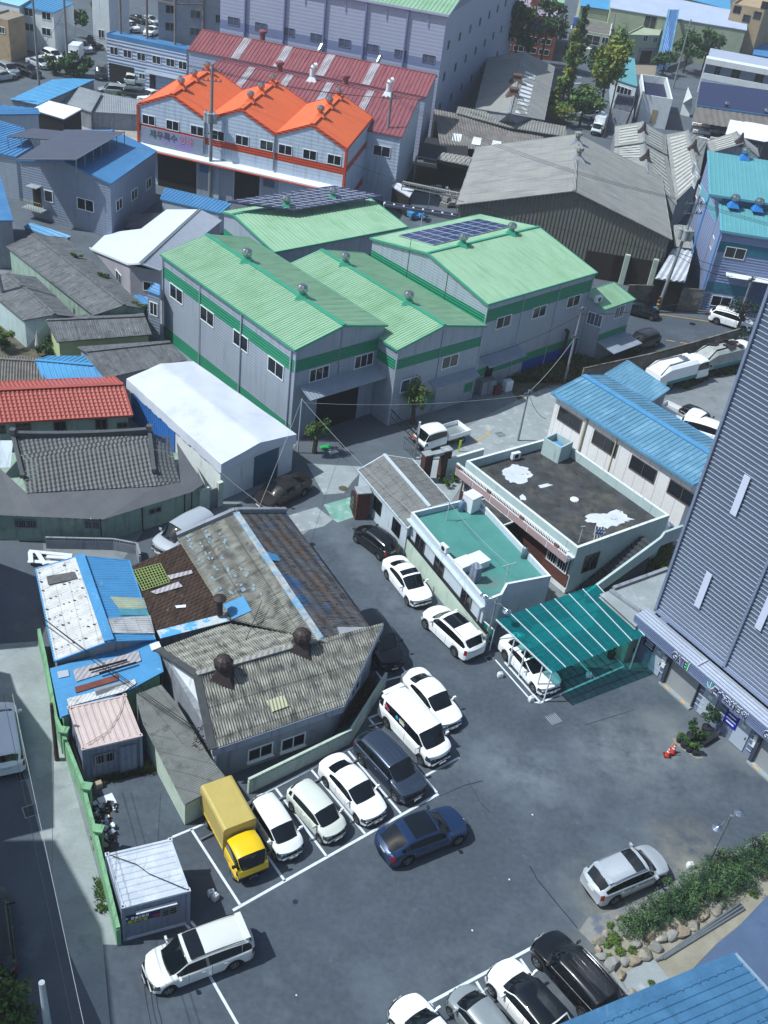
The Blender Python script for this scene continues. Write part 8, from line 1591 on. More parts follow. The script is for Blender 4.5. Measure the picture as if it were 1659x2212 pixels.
car('parked_car','minivan',P_WHITE,px('S3',1320,480),px('S3',1220,450),'white van roof just showing between the panelled building and the tower',cat='van')
def garbage_truck(nose,tail,label,dirty):
 c,a,_=pose(nose,tail,1.4);o=empty('garbage_truck',V((c.x,c.y,.012)),label,'truck','garbage trucks',rz=a);T=7.2;body=P_WHITE if not dirty else M('grimy_white','#9da3a3',.6,var=.2,obj=True)
 ov=(1.8,2.1,2.3,.05,.22,.96,.985,1.1,1.35,1.4,1.42,.4,.5);loft(o,'suv',P_WHITE,override=ov,x0=T/2,wheels=False,tallcab=True,quarter=False,doors=(.4,.86));mb=MB();Wb=2.1;x1=T/2-1.95;pf=[(-Wb/2,.85),(Wb/2,.85),(Wb/2,2.3),(Wb/2-.3,2.55),(-Wb/2+.3,2.55),(-Wb/2,2.3)];A=[V((x1,y,z))for y,z in pf];B_=[V((x1-3.9,y,z))for y,z in pf]
 for i in range(6):mb.face([A[i],A[(i+1)%6],B_[(i+1)%6],B_[i]])
 mb.face(A);mb.face(B_[::-1]);part('hopper_body',mb,body,o);mb=MB();C_=[V((x1-3.9,y,z))for y,z in pf];D_=[V((x1-5.1,y*.92,.7+(z-.85)*.72))for y,z in pf]
 for i in range(6):mb.face([C_[i],C_[(i+1)%6],D_[(i+1)%6],D_[i]])
 mb.face(D_[::-1]);part('tailgate',mb,body,o);mb=MB();mb.box(V((x1-2,0,.98)),(4.1,2.14,.34));part('teal_stripe',mb,M('truck_teal','#2f8487',.5,obj=True),o);mb=MB()
 for s in(-1,1):mb.tube([V((x1-1,s*.5,2.6)),V((x1-3.8,s*.6,2.62)),V((x1-5.0,s*.8,1.9))],.07,n=6)
 mb.box(V((x1-1.3,0,2.62)),(.7,.6,.12));mb.box(V((x1-2.4,0,.65)),(5.4,.9,.25));part('hydraulics',mb,DRK if dirty else STEEL,o)
 if dirty:
  mb=MB();rr=random.Random(4)
  for k in range(16):mb.box(V((x1-rr.uniform(.2,3.6),rr.uniform(-.8,.8),2.62)),(rr.uniform(.3,1.0),rr.uniform(.1,.5),.1),0,ux=V((1,rr.uniform(-1,1),0)))
  part('roof_litter',mb,RUSTD,o)['kind']='stuff'
 wheelset(o,[(T/2-1.0,.85),(T/2-1.0,-.85),(-T/2+2.0,.85),(-T/2+2.0,-.85)],.42,.28)
garbage_truck(px('R6',1215,1190),px('R6',930,1265),'white garbage truck with a grey arm on its clean round roof, beside the blue shed',False)
garbage_truck(px('R6',1510,1100),px('R6',1235,1165),'grimy garbage truck with rusty litter on its roof, partly behind the tower',True)
# ---- far cars, copied from one built model of each kind
pro={'s':None,'u':None,'t':None}
def far(kind,nose,tail,pm,label,group,cat='car'):
 nose,tail=px(*nose),px(*tail);c,a,_=pose(nose,tail,.7)
 if pro.get(kind)is None:
  if kind=='t':o=cabtruck('box_truck' if group is None else 'parked_truck',pm,nose,tail,label,box=1.9,Lb=3.1,boxmat=pm,group=group)
  else:o=car('parked_car' if kind=='s' else 'parked_suv','sedan' if kind=='s' else 'suv',pm,nose,tail,label,group=group,cat=cat)
  pro[kind]=o;return o
 o=copy_tree(pro[kind],None,label,{'body':pm,'mirror':pm});o.location=(c.x,c.y,.012);o.rotation_euler=(0,0,a);o['category']=cat
 if group:o['group']=group
 elif 'group' in o.keys():del o['group']
 return o
GL1='cars in the far left parking row'
for k,n_,t_,pm,lb in(('s',(48,480),(-20,490),P_SILVER,'silver saloon cut off at the left edge of the far parking row'),('u',(95,470),(15,430),P_LGREY,'light grey car second from the left edge in the far parking row'),('u',(235,475),(125,440),P_BLACK,'dark van like car in front of the leaning pole, far parking row'),('s',(330,430),(175,375),P_SILVER,'silver blue saloon behind the dark van like car, far parking row'),('s',(400,415),(255,360),P_WHITE,'white saloon third row of the far left parking, beside the white box truck'),('u',(410,395),(275,330),P_WHITE,'white SUV nearest the white house, far left parking'),('u',(590,330),(475,275),P_WHITE,'white SUV parked behind the white box truck, below the gate'),('u',(680,310),(570,245),P_BLACK,'black SUV parked left of the blue edged building')):
 far(k,('R1',*n_),('R1',*t_),pm,lb,GL1,'SUV' if k=='u' else 'car')
far('t',('R1',450,400),('R1',515,340),P_WHITE,'white box truck beside the tall pole at the far left junction',None,'truck')
far('u',('R1',650,500),('R1',665,440),P_BLACK,'black SUV at the corner of the blue edged building, in the road',None,'SUV')
GL2='cars behind the garage court'
far('u',('R1',680,580),('R1',780,590),P_LGREY,'grey green car leftmost of the three behind the grey strip roof',GL2);far('u',('R1',795,600),('R1',885,610),P_DGREY,'grey SUV in the middle of the three behind the grey strip roof',GL2);far('s',('R1',915,625),('R1',1010,600),P_WHITE,'white car beside the corner of the orange roofed building',GL2)
far('s',('R1',800,520),('R1',860,500),P_BLACK,'dark car inside the mouth of the garage opening',None)
cabtruck('flatbed_truck',P_CREAM,px('R1',840,520),px('R1',1040,540),'cream flatbed truck with a long load in front of the blue edged building',Lb=4.6)
GL3='cars in the lot behind the blue edged building'
for k,n_,t_,pm,lb in(('u',(900,195),(775,150),P_WHITE,'white SUV in the lot behind the blue edged building, left end'),('t',(830,190),(700,160),P_WHITE,'white truck along the blue roof edge behind the steel post'),('s',(960,205),(1000,190),P_WHITE,'white car close to the concrete building, lot behind the blue edge'),('s',(930,130),(850,110),P_BLACK,'black car in the back lot farthest from the blue edge'),('s',(1010,140),(930,115),P_SILVER,'silver car in the back lot beside the black one')):
 far(k,('R1',*n_),('R1',*t_),pm,lb,GL3)
GL4='cars under the yellow green trees'
for i,y in enumerate((625,648,672,695,718,742)):far('s',('R3',420+i*14,y),('R3',500+i*14,y-12),(P_WHITE,P_SILVER,P_WHITE,P_LGREY,P_WHITE,P_WHITE)[i],nth(i)+' from the top in the column of pale cars under the yellow green trees',GL4)
far('s',('R3',455,600),('R3',478,548),P_RED,'dark red car standing alone above the column of pale cars',None);far('t',('R3',540,860),('R3',590,800),P_WHITE,'white truck by the pole at the foot of the yellow green trees',None,'truck')
far('t',('R2',1410,140),('R2',1460,95),P_WHITE,'white truck in the narrow street right of the lilac warehouse',None,'truck')
# ================================================================ plants
def leaves(mb,c,rad,n,size,rr,flat_=.55,mi=None,clumps=None):
 c=V(c);cl=[]
 for _ in range(clumps or max(5,int(n/60))):
  while True:
   v=V((rr.uniform(-1,1),rr.uniform(-1,1),rr.uniform(-1,1)))
   if.25<v.length<1:break
  cl.append((V((v.x*rad[0],v.y*rad[1],v.z*rad[2]))*.8,rr.uniform(.22,.42),rr.randrange(2)))
 for k in range(n):
  cc_,s,mm=cl[k%len(cl)];v=V((rr.gauss(0,1),rr.gauss(0,1),rr.gauss(0,1))).normalized()*(s*rr.uniform(.45,1.05));p=c+cc_+V((v.x*rad[0],v.y*rad[1],v.z*rad[2]))
  nn=(V((rr.gauss(0,1),rr.gauss(0,1),rr.gauss(.6,1)))+v.normalized()*.7).normalized();a=nn.orthogonal().normalized();a.rotate(Matrix.Rotation(rr.uniform(0,6.28),3,nn));b=nn.cross(a);w_=size*rr.uniform(.6,1.3);h_=w_*flat_
  mb.face([p-a*w_,p-b*h_*.8,p+a*w_,p+b*h_],mm if mi is None else mi)
def tree(name,base,h,rad,n,size,mts,label,seed=1,cat='tree',group=None,trunk=.22,lean=(0,0),cone=False):
 base=V(base);rr=random.Random(seed);rt=root(name,base,label,cat,group);mb=MB();top_=base+V((lean[0],lean[1],h*.8));mb.tube([base,base.lerp(top_,.5)+V((rr.uniform(-.1,.1),0,0)),top_],trunk*.7,n=7);mb.cyl(base,base+V((0,0,h*.3)),trunk,trunk*.7,n=7)
 for k in range(6):a=rr.uniform(0,6.28);z0_=rr.uniform(.35,.7);p=base.lerp(top_,z0_/.8);mb.cyl(p,p+V((math.cos(a)*rad[0]*.6,math.sin(a)*rad[1]*.6,h*.15)),trunk*.35,trunk*.12,n=5,caps=False)
 part('trunk',mb,BARK,rt);mb=MB()
 if cone:
  for k in range(7):f=k/6;leaves(mb,base+V((lean[0]*f,lean[1]*f,h*(.25+.68*f))),(rad[0]*(1.0-.75*f),rad[1]*(1.0-.75*f),h*.13),n//7,size,rr,clumps=8)
 else:leaves(mb,base+V((lean[0],lean[1],h-rad[2]*.95)),rad,n,size,rr,clumps=max(10,n//70))
 part('crown',mb,mts,rt);return rt
DG,MG,YG,BG,WG=(LEAF,LEAF2),(LEAF2,LEAFL),(LEAF3,LEAFL),(LEAF4,LEAF),(LEAF5,LEAF2)
tree('tree',gr('S2',370,600),3.4,(1.15,1.15,1.2),900,.13,(LEAF5,LEAF2),'small leafy tree beside the pale pole at the tent corner',2)
tree('tree',gr('S2',1000,410),4.3,(1.3,1.2,1.6),1300,.13,MG,'bright green tree growing against the wall of the middle green warehouse',3)
for i,(x,y,r_)in enumerate(((1225,820,.6),(1290,790,.65),(1180,790,.4),(1345,890,.35))):
 c=gr('S2',x,y);rr=random.Random(i);mb=MB();leaves(mb,c+V((0,0,r_*.7)),(r_,r_,r_*.8),int(420*r_),.1,rr);tag(mb.build('shrub',(LEAF5,LEAF2)),['round shrub left of the garden path inside the brick gateway','larger shrub against the pale teal garden wall','small shrub at the foot of the dark brick pillar','tuft of weeds near the corner of the terrace house'][i],'shrub')
tree('tree',gr('R6',1455,985),4.0,(1.9,1.9,.95),700,.14,(M('dark_leaf','#252a2c',.8),LEAF4),'dark spreading tree in front of the white SUV, by the end of the yard wall',5)
c=gr('R6',1500,1050);mb=MB();leaves(mb,c+V((0,0,.8)),(1.3,1.3,.9),400,.12,random.Random(9));tag(mb.build('shrub',(_mats['dark_leaf'],LEAF4)),'dark bush below the spreading tree next to the grimy garbage truck','shrub')
tree('roadside_tree',gr('T4',60,1230),3.6,(1.7,1.7,1.5),2200,.13,(LEAF2,LEAF5),'leafy roadside tree in the bottom left corner',6)
# far trees
for i,(t,x,y,h,r_,mt,n_,lb,cone)in enumerate((('R2',1560,420,13,4.4,DG,1500,'dark green tree in front of the brick building, left of the grey ridge roof',False),('R2',1655,420,12,2.8,(LEAF3,LEAF),800,'yellowish thin tree just right of the dark one by the brick building',False),('R2',1420,400,4.5,2.3,DG,600,'low dark tree in the street beside the lilac warehouse',False),('R3',185,430,13,4.8,BG,1500,'big grey green tree hiding the front of the brick building',False),('R3',85,420,7,2.4,MG,500,'small lighter tree at the foot of the big grey green one',False),('R3',395,470,12,3.0,DG,1300,'tall dark conical tree in front of the two storey house',True),('R3',700,320,7,2.0,DG,500,'slim dark tree between the two storey house and the sage wing',True),('R3',310,760,13.5,2.6,YG,2200,'tall yellow green poplar nearest the grey ridge roof',True),('R3',560,770,14.5,3.4,(LEAFL,LEAF3),2400,'broad yellow green tree right of the column of cars',False),('R3',550,560,7,3.4,BG,1100,'dark blue green tree behind the broad yellow green one',False),('R3',440,820,6.5,3.4,WG,1200,'lower green tree at the foot of the column of cars',False),('R3',300,800,3.4,3.6,YG,900,'spreading yellow green bush at the base of the tall poplar',False),('R3',975,485,5.0,3.0,DG,800,'rounded dark bush below the blue conveyor',False),('R3',1110,470,8,4.2,DG,1300,'dense dark tree right of the blue conveyor, behind the leaning pole',False),('R3',1230,470,9,3.4,(LEAF2,LEAF4),1100,'tree between the workshop with the blue gable and the modern building',False),('R3',1290,360,5,2.2,MG,500,'lighter tree in front of the blue gable',False),('R3',1430,385,3.2,2.4,BG,500,'small dark tree right of the workshop door',False),('R3',1640,400,3,2.4,BG,400,'dark bush at the right edge below the bright blue shed',False),('R1',665,180,7,2.2,(M('brown_leaf','#6b5a2c',.8),LEAF),700,'brownish tree beside the gate at the top left',False),('R1',480,250,6,2.6,DG,800,'dark green tree against the dark block beside the white house',False))):
 tree('tree',gr(t,x,y),h,(r_,r_,h*.36),n_,.42 if n_>1000 else.36,mt,lb,20+i,trunk=.25,cone=cone)
def hedge(name,pts,h,w_,n,size,mts,label,seed,kind=None):
 rr=random.Random(seed);mb=MB();seg=list(zip(pts[:-1],pts[1:]));tot=sum((b-a).length for a,b in seg)
 for a,b in seg:
  m_=max(2,int((b-a).length/(w_*.9)))
  for k in range(m_):p=a.lerp(b,(k+.5)/m_)+V((rr.uniform(-.2,.2)*w_,rr.uniform(-.2,.2)*w_,h*.5));leaves(mb,p,(w_*.62,w_*.62,h*.55*rr.uniform(.8,1.2)),int(n*(b-a).length/tot/m_),size,rr,clumps=7)
 return tag(mb.build(name,mts),label,'plants',kind=kind)
hedge('hedge',[gr('R1',350,500),gr('R1',450,480),gr('R1',570,500)],3.2,3.2,1400,.35,DG,'dark hedge between the far parking row and the bright sky blue roof',1)
hedge('hedge',[gr('R1',615,745),gr('R1',700,690),gr('R1',800,690)],2.4,1.8,1500,.22,MG,'bright green creeper hedge along the back of the sandy court',2)
for i,(t,pts,h,w_,n,mts,lb)in enumerate((('R4',[(10,1090),(80,1100)],2.2,2.0,1300,MG,'bushy green shrubs at the left edge of the courtyard'),('R4',[(290,1130),(370,1110)],1.6,1.4,800,DG,'dark shrubs beside the folded parasol'),('R4',[(400,1110),(520,1100)],1.7,1.6,1100,MG,'light green overgrown plants below the lime green wall'),('R4',[(500,870),(560,880)],1.2,.9,400,DG,'climbing plant in the gap below the longest grey roof'))):
 hedge('courtyard_plants',[gr(t,*p)for p in pts],h,w_,n,.14,mts,lb,30+i)
for i,(x,y,z_,r_,lb)in enumerate(((485,488,3.3,.9,'grass tuft growing on the longest grey roof, upper one'),(680,620,3.2,.9,'grass tuft growing on the longest grey roof, below the shed windows'),(905,810,3.0,1.0,'weeds on the lower end of the longest grey roof'))):
 mb=MB();leaves(mb,gr('R4',x,y,z_),(r_,r_*.5,.35),300,.12,random.Random(i));tag(mb.build('roof_grass',(LEAF5,LEAF2)),lb,'weeds',kind='stuff')
 # weeds as ground cover
def weeds(name,area,n,size,mts,h=.4,seed=0):
 rr=random.Random(seed);mb=MB();P=[V(p)for p in area];x0,x1=min(p.x for p in P),max(p.x for p in P);y0,y1=min(p.y for p in P),max(p.y for p in P);k=0
 def inside(x,y):
  c=False
  for i in range(len(P)):
   a,b=P[i],P[i-1]
   if(a.y>y)!=(b.y>y)and x<(b.x-a.x)*(y-a.y)/(b.y-a.y)+a.x:c=not c
  return c
 while k<n:
  x,y=rr.uniform(x0,x1),rr.uniform(y0,y1)
  if not inside(x,y):continue
  k+=1;c=V((x,y,0));m_=rr.randrange(len(mts))
  for j in range(6):a=rr.uniform(0,6.28);d=V((math.cos(a),math.sin(a),0));hh=h*rr.uniform(.4,1.2);s=V((-d.y,d.x,0))*size*.25;q=c+d*rr.uniform(0,.15);mb.face([q-s,q+s,q+d*size+V((0,0,hh))],m_)
 return tag(mb.build(name,list(mts)),kind='stuff')
weeds('weeds',gp('S6',0,(440,330),(700,60),(860,-60),(1050,40),(1000,200),(620,330)),700,.3,(LEAF5,DRYL,LEAF2,DRYL),seed=1)
weeds('weeds',gp('R6',0,(-60,1300),(60,1180),(430,1130),(560,1090),(520,1290),(250,1310)),800,.4,(LEAF5,DRYL,DRYL,LEAF2),.6,seed=2)
weeds('weeds',gp('R6',0,(730,1100),(790,1060),(820,1110),(760,1150)),90,.4,(LEAF5,LEAF2),.8,seed=3);weeds('weeds',gp('S3',0,(1050,90),(1240,70),(1290,110),(1130,190),(1010,150)),300,.4,(LEAF5,DRYL),.6,seed=4);weeds('weeds',gp('S3',0,(1220,40),(1480,-60),(1480,80),(1330,110)),350,.4,(LEAF5,DRYL),.6,seed=5)
weeds('weeds',gp('T1',0,(600,560),(900,430),(1000,500),(860,520),(640,580)),220,.25,(DRYL,LEAF5),.3,seed=6);weeds('weeds',gp('T4',0,(600,220),(680,260),(700,450),(630,440),(620,330)),60,.15,(LEAF5,LEAF2),.2,seed=7);weeds('dry_brush',gp('T2',0,(-50,440),(260,330),(560,200),(720,20),(760,-120),(560,100),(250,290),(-80,330)),300,.3,(DRYL,M('dead_leaf','#54423a',.9)),.4,seed=8)
weeds('weeds',gp('S6',0,(550,300),(700,250),(640,240),(560,275)),120,.15,(LEAF5,LEAFL),.35,seed=9)
# planting strip at lower right: shrubs, boulders
sp0,sp1=px('T6',690,545),px('T6',1659,20)
def sh(x,y,r_,i,mts=BG,h=None):
 c=gr('T6',x,y);rr=random.Random(100+i);mb=MB();h=h or r_*1.5;leaves(mb,c+V((0,0,h*.5)),(r_,r_,h*.55),int(1500*r_),.075,rr,flat_=.32,clumps=26);mb.tube([c,c+V((0,0,h*.6))],.03,n=5,mi=0);return mb
rowp=[(760,560),(820,480),(890,520),(930,420),(1000,460),(1010,350),(1080,400),(1120,300),(1180,360),(1200,250),(1270,300),(1270,190),(1350,270),(1370,150),(1440,230),(1450,110),(1530,190),(1550,60),(1620,150),(1650,20),(1740,90),(1740,-30),(1120,430),(1330,340),(1480,290)]
rowp.sort()
for i,(x,y)in enumerate(rowp):
 mb=sh(x,y+14,.8,i,(LEAF4,LEAF));tag(mb.build('oleander_shrub',(LEAF4,M('leaf_strip','#4a6840',.6,var=.35,scale=2))),nth(i)+' dark narrow leaved shrub of the planting strip, counted from the kerb end','shrub','dark shrubs of the planting strip')
for i,(x,y,r_)in enumerate(((640,530,.22),(670,620,.42),(630,740,.25),(620,650,.25),(700,700,.3),(780,690,.25),(1560,330,.25),(905,900,.16))):
 mb=sh(x,y,r_,60+i,MG,h=r_*.9);tag(mb.build('low_plant',(LEAF5,LEAFL)),['small spiky plant at the kerb end of the planting strip','largest patch of bright green weeds at the near tip of the strip','weed clump at the lowest boulders by the kerb','bright weed clump beside the pale stones','weed clump between the bright weeds and the rust brown boulder','sparse weed above the rust brown boulder','sprawling plant on the sandy path edge','single seedling growing through the pale concrete slab'][i],'plant')
def rock(c,s,seed,label,group=None,mt=None):
 rr=random.Random(seed);import bmesh;bm=bmesh.new();bmesh.ops.create_icosphere(bm,subdivisions=2,radius=1);sx,sy,sz=s*rr.uniform(.8,1.3),s*rr.uniform(.6,.9),s*rr.uniform(.5,.75);a=rr.uniform(.3,.9)
 pl_=[(V((rr.gauss(0,1),rr.gauss(0,1),rr.gauss(0,1))).normalized(),rr.uniform(.55,.85))for _ in range(9)]
 for v in bm.verts:
  for n_,d_ in pl_:
   k=v.co.dot(n_)-d_
   if k>0:v.co-=n_*k
  v.co=Matrix.Rotation(a,3,'Z')@V((v.co.x*sx,v.co.y*sy,v.co.z*sz))
 me=bpy.data.meshes.new('boulder');bm.to_mesh(me);bm.free();me.materials.append(mt or ROCK);o=bpy.data.objects.new('boulder',me);COL.objects.link(o);o.location=c+V((0,0,sz*.45));return tag(o,label,'boulder',group)
RK='boulders edging the planting strip';RM=[ROCK,M('boulder_warm','#958a78',.9,var=.3,scale=1.5,bumpn=.8,stain=[('#83786a',1.3,.5,.62)]),M('boulder_grey','#8b8c8b',.9,var=.25,scale=1.5,bumpn=.8)]
rk=[(560,630,.45),(600,600,.3),(560,690,.4),(580,730,.35),(640,790,.55),(790,760,.5),(860,715,.6),(930,670,.55),(970,620,.45),(1040,605,.5),(1100,575,.55),(1020,550,.35),(1170,530,.55),(1080,500,.4),(1240,470,.45),(1150,470,.35),(1310,430,.5),(1350,400,.45),(1330,350,.4),(1500,270,.45),(1560,240,.4),(1490,240,.35),(700,860,.5),(780,975,.45),(610,575,.3),(690,480,.25),(1640,200,.4),(890,610,.4),(810,650,.35),(1290,390,.35),(735,760,.5),(1420,320,.35)]
rk.sort()
for i,(x,y,s)in enumerate(rk):rock(gr('T6',x,y),s*.82,i,nth(i)+' boulder of the planting strip from the kerb end, '+('pale grey brown','warm brown','light grey')[i%3],RK,RM[i%3])
for i,(x,y)in enumerate(((960,700),(990,690),(1010,680))):
 mb=MB();a,b=gr('T6',940+i*22,752-i*6,.08),gr('T6',1480+i*14,380+i*18,.08);mb.tube([a,b],.06,n=8);tag(mb.build('steel_pipe',STEEL),['long grey pipe lying on the sandy path, closest to the boulders','long grey pipe lying on the sandy path, middle of the three','long grey pipe lying on the sandy path, nearest the blue roof'][i],'pipe')
 # ---- potted plants by the tower
zz2=lambda x,y,z=0.:g((1376.9+.17*x,1360.3+.17*y),z)
for i,(x,y,r_,h_,hp,mt,lb)in enumerate(((525,1420,.2,.35,.35,WG,'leftmost black pot with a small yellow green plant'),(595,1480,.3,.45,.25,WG,'largest round black pot in front, nearly bare'),(650,1540,.22,.35,.3,MG,'black pot with small plant second from the right end of the front row'),(725,1580,.22,.35,.6,WG,'black pot with light yellow green bush at the right end of the front row'),(660,1400,.3,.45,1.3,BG,'pot holding the tall dark bush in the middle of the potted group'),(740,1440,.25,.3,.7,WG,'pot with yellow green bush behind the front row'),(860,1290,.3,.4,1.9,BG,'pot with the tallest dark tree like plant by the blue notice'))):
 c=zz2(x,y);rt=root('potted_plant',c,lb,'potted plant');mb=MB();mb.lathe(c,[(0,0),(r_*.8,0),(r_,h_),(r_*.9,h_),(r_*.88,h_-.05),(0,h_-.05)],n=16);part('pot',mb,POT,rt,auto=40);mb=MB();leaves(mb,c+V((0,0,h_+hp*.55)),(max(.25,hp*.33),max(.25,hp*.33),hp*.5),int(250+400*hp),.07,random.Random(i),clumps=12);mb.tube([c+V((0,0,h_-.05)),c+V((0,0,h_+hp*.6))],.02,n=5);part('foliage',mb,mt,rt)
for i,(x,y,lb)in enumerate(((830,1380,'long dark planter trough lying beside the tall potted plants'),(900,1420,'shorter teal grey planter trough at an angle, nearest the tower wall'))):
 c=zz2(x,y);rt=root('planter',c,lb,'planter');mb=MB();uu=V((.75,.66,0)).normalized();mb.box(c+V((0,0,.17)),(1.3,.35,.34),0,ux=uu);part('trough',mb,POT,rt);mb=MB();leaves(mb,c+V((0,0,.4)),(.5,.35,.12),160,.05,random.Random(i));part('foliage',mb,BG,rt)
ground('dusty_patch',[zz2(*p)for p in((440,1370),(520,1400),(700,1560),(840,1625),(760,1640),(600,1540),(480,1450))],SAND,0.002)
for i,(c,lb)in enumerate(((gr('T3',640,735),'green leafy plant in a pot at the canopy edge')if 0 else(gr('S6',640,760),'potted plant in the shade at the back of the canopy'),(gr('S6',780,750),'green bin like planter against the teal shaded wall'))):
 rt=root('potted_plant',c,lb,'potted plant');mb=MB();mb.lathe(c,[(0,0),(.2,0),(.26,.45),(0,.42)],n=14);part('pot',mb,POT if i==0 else FGREEN,rt);mb=MB();leaves(mb,c+V((0,0,.75)),(.35,.35,.4),200,.07,random.Random(i));part('foliage',mb,WG,rt)
 # ================================================================ small things
def cone(c,label,tilt=0,rod=False):
 c=V(c);o=empty('traffic_cone',c,label,'traffic cone',rz=rnd.uniform(0,1));mb=MB();mb.box(V((0,0,.02)),(.4,.4,.04));part('base',mb,DRK,o);mb=MB();mb.lathe(V((0,0,.04)),[(.17,0),(.15,.03),(.035,.68),(0,.69)],n=16);part('cone',mb,ORG,o,auto=50);mb=MB()
 for z_ in(.3,.48):r0=.16-(.125)*z_/.66;mb.lathe(V((0,0,.04+z_)),[(r0+.002,0),(r0-.012,.1)],n=16)
 part('band',mb,WHITEM,o)
 if rod:mb=MB();mb.cyl(V((.0,0,.65)),V((.12,.04,1.1)),.03,n=8);part('rod',mb,M('amber_rod','#c98a2c',.5),o)
cone(zz2(378,1600),'orange cone with an amber rod on top, in front of the other cone',rod=True);cone(zz2(447,1560),'orange cone with white bands standing behind the one with the rod');cone(gr('T6',1340,115),'orange cone alone at the edge of the planting strip')
def jug(c,label,az=0.):
 c=V(c);o=empty('water_container',c,label,'plastic container',rz=az);mb=MB();pr=[(.17,.13,0.01),(.18,.14,.04),(.18,.14,.28),(.14,.11,.36),(.05,.05,.39)];n=12;P=[]
 for a_,b_,z_ in pr:
  for k in range(n):th=2*math.pi*k/n;cx,sy=math.cos(th),math.sin(th);P.append(V((a_*math.copysign(abs(cx)**.3,cx),b_*math.copysign(abs(sy)**.3,sy),z_)))
 mb.mesh(P,[(i*n+k,i*n+(k+1)%n,(i+1)*n+(k+1)%n,(i+1)*n+k)for i in range(len(pr)-1)for k in range(n)]);part('body',mb,JUG,o,auto=35);mb=MB();mb.cyl(V((0,0,.37)),V((0,0,.42)),.035,n=8);part('cap',mb,JUG,o);mb=MB();mb.tube([V((.05,0,.38)),V((.1,0,.42)),V((.13,0,.34))],.014,n=6);part('handle',mb,JUG,o)
jug(gr('T4',1362,330),'white plastic container beside the office container shadow, left of the pair',.4);jug(gr('T4',1390,355),'white plastic container beside the office container shadow, right of the pair',1.0);jug(gr('T6',1150,150),'white plastic container near the planting strip and the double lamp',.2);jug(gr('S5',1567,885),'white plastic container on the asphalt left of the canopy bay',.3);jug(gr('S6',128,1040),'white plastic container at the foot of the canopy post, in the sun',.6);jug(gr('S6',500,885),'plastic container tinted teal in the canopy shade',.1)
# wheel stops
def wstop(p,q,lb):a,b=g(p),g(q);c=(a+b)/2;u=(b-a).normalized();o=root('wheel_stop',c,'grey pipe wheel stop behind the '+lb,'wheel stop','wheel stops at the back of the bays');mb=MB();mb.cyl(a+V((0,0,.1)),b+V((0,0,.1)),.06,n=10);part('pipe',mb,STEEL,o);mb=MB();mb.box(a+u*.2+V((0,0,.03)),(.1,.14,.06),0,ux=u);part('foot',mb,DRK,o);mb=MB();mb.box(b-u*.2+V((0,0,.03)),(.1,.14,.06),0,ux=u);part('foot',mb,DRK,o)
wstop((434,1816),(500,1784),'yellow box truck');wstop((543,1757),(630,1717),'off white hatchback');wstop((626,1718),(706,1678),'cream hatchback');wstop((705,1676),(780,1640),'white saloon in the bays');wstop((796,1572),(846,1558),'white minibus')
# double headed lamps
def lamp(c,h,az,label,arms=(.9,.9),dz=.3):
 c=V(c);o=root('street_lamp',c,label,'street lamp');mb=MB();mb.cyl(c,c+V((0,0,h*.36)),.085,n=12);mb.cyl(c+V((0,0,h*.36)),c+V((0,0,h)),.055,n=12);mb.cyl(c+V((0,0,h)),c+V((0,0,h+.04)),.075,n=12);part('pole',mb,STEEL,o);u=V((math.cos(az),math.sin(az),0))
 for i,s in enumerate((1,-1)):
  L=arms[i];mb=MB();z_=h-.25;e=c+u*s*L+V((0,0,z_));mb.tube([c+V((0,0,z_-.1)),c+u*s*L*.45+V((0,0,z_+.12)),c+u*s*L*.7+V((0,0,z_)),e+V((0,0,.02))],.022,n=6);ar=part('arm',mb,STEEL,o);mb=MB();n=16;P=[]
  for r_,q in((.02,.03),(.09,-.02),(.29,-.12)):P+=[e+V((r_*math.cos(2*math.pi*k/n),r_*math.sin(2*math.pi*k/n),q))for k in range(n)]
  mb.mesh(P,[(j*n+k,j*n+(k+1)%n,(j+1)*n+(k+1)%n,(j+1)*n+k)for j in range(2)for k in range(n)]);part('lamp_shade',mb,M('polished_shade','#b4bfce',.2,metal=.9,var=.05),o,parent=ar)
lamp(gr('T6',1272,125),3.95,R(40.5),'double headed steel lamp post at the edge of the planting strip');lamp(gr('S5',1470,712),4.3,R(-40),'double headed steel lamp post beside the big white SUV and canopy')
# poles
def pole(t,x,y,h,r_,label,lean=(0,0),arms=(),mt=None,extra=None,steps=False,cat='utility pole'):
 c=gr(t,x,y);tp_=c+V((lean[0],lean[1],h));o=root('utility_pole',c,label,cat);mb=MB();mb.cyl(c,tp_,r_,r_*.65,n=12);part('post',mb,mt or POLEM,o)
 for(zf,L,az)in arms:p=c.lerp(tp_,zf);u=V((math.cos(az),math.sin(az),0));mb=MB();mb.bar(p-u*L/2,p+u*L/2,.09,.09);ca=part('crossarm',mb,STEEL,o);mb=MB();[mb.lathe(p+u*L*k+V((0,0,.05)),[(.06,0),(.08,.08),(.04,.14),(.07,.2),(0,.26)],n=8)for k in(-.45,-.2,.2,.45)];part('insulator',mb,GREYC,o,parent=ca)
 if extra:extra(c,tp_,o)
 return c,tp_
def transf(n_,zf,rr_=.3):
 def f(c,t,o):
  for k in range(n_):a=R(200+k*60);p=c.lerp(t,zf)+V((math.cos(a)*.6,math.sin(a)*.6,0));mb=MB();mb.cyl(p-V((0,0,.5)),p+V((0,0,.5)),rr_,n=12);mb.cyl(p+V((0,0,.5)),p+V((0,0,.62)),rr_*1.1,n=12);mb.cyl(p+V((0,0,.6)),p+V((0,0,.95)),.07,n=6);part('transformer',mb,M('transformer_grey','#9aa1a6',.5),o)
 return f
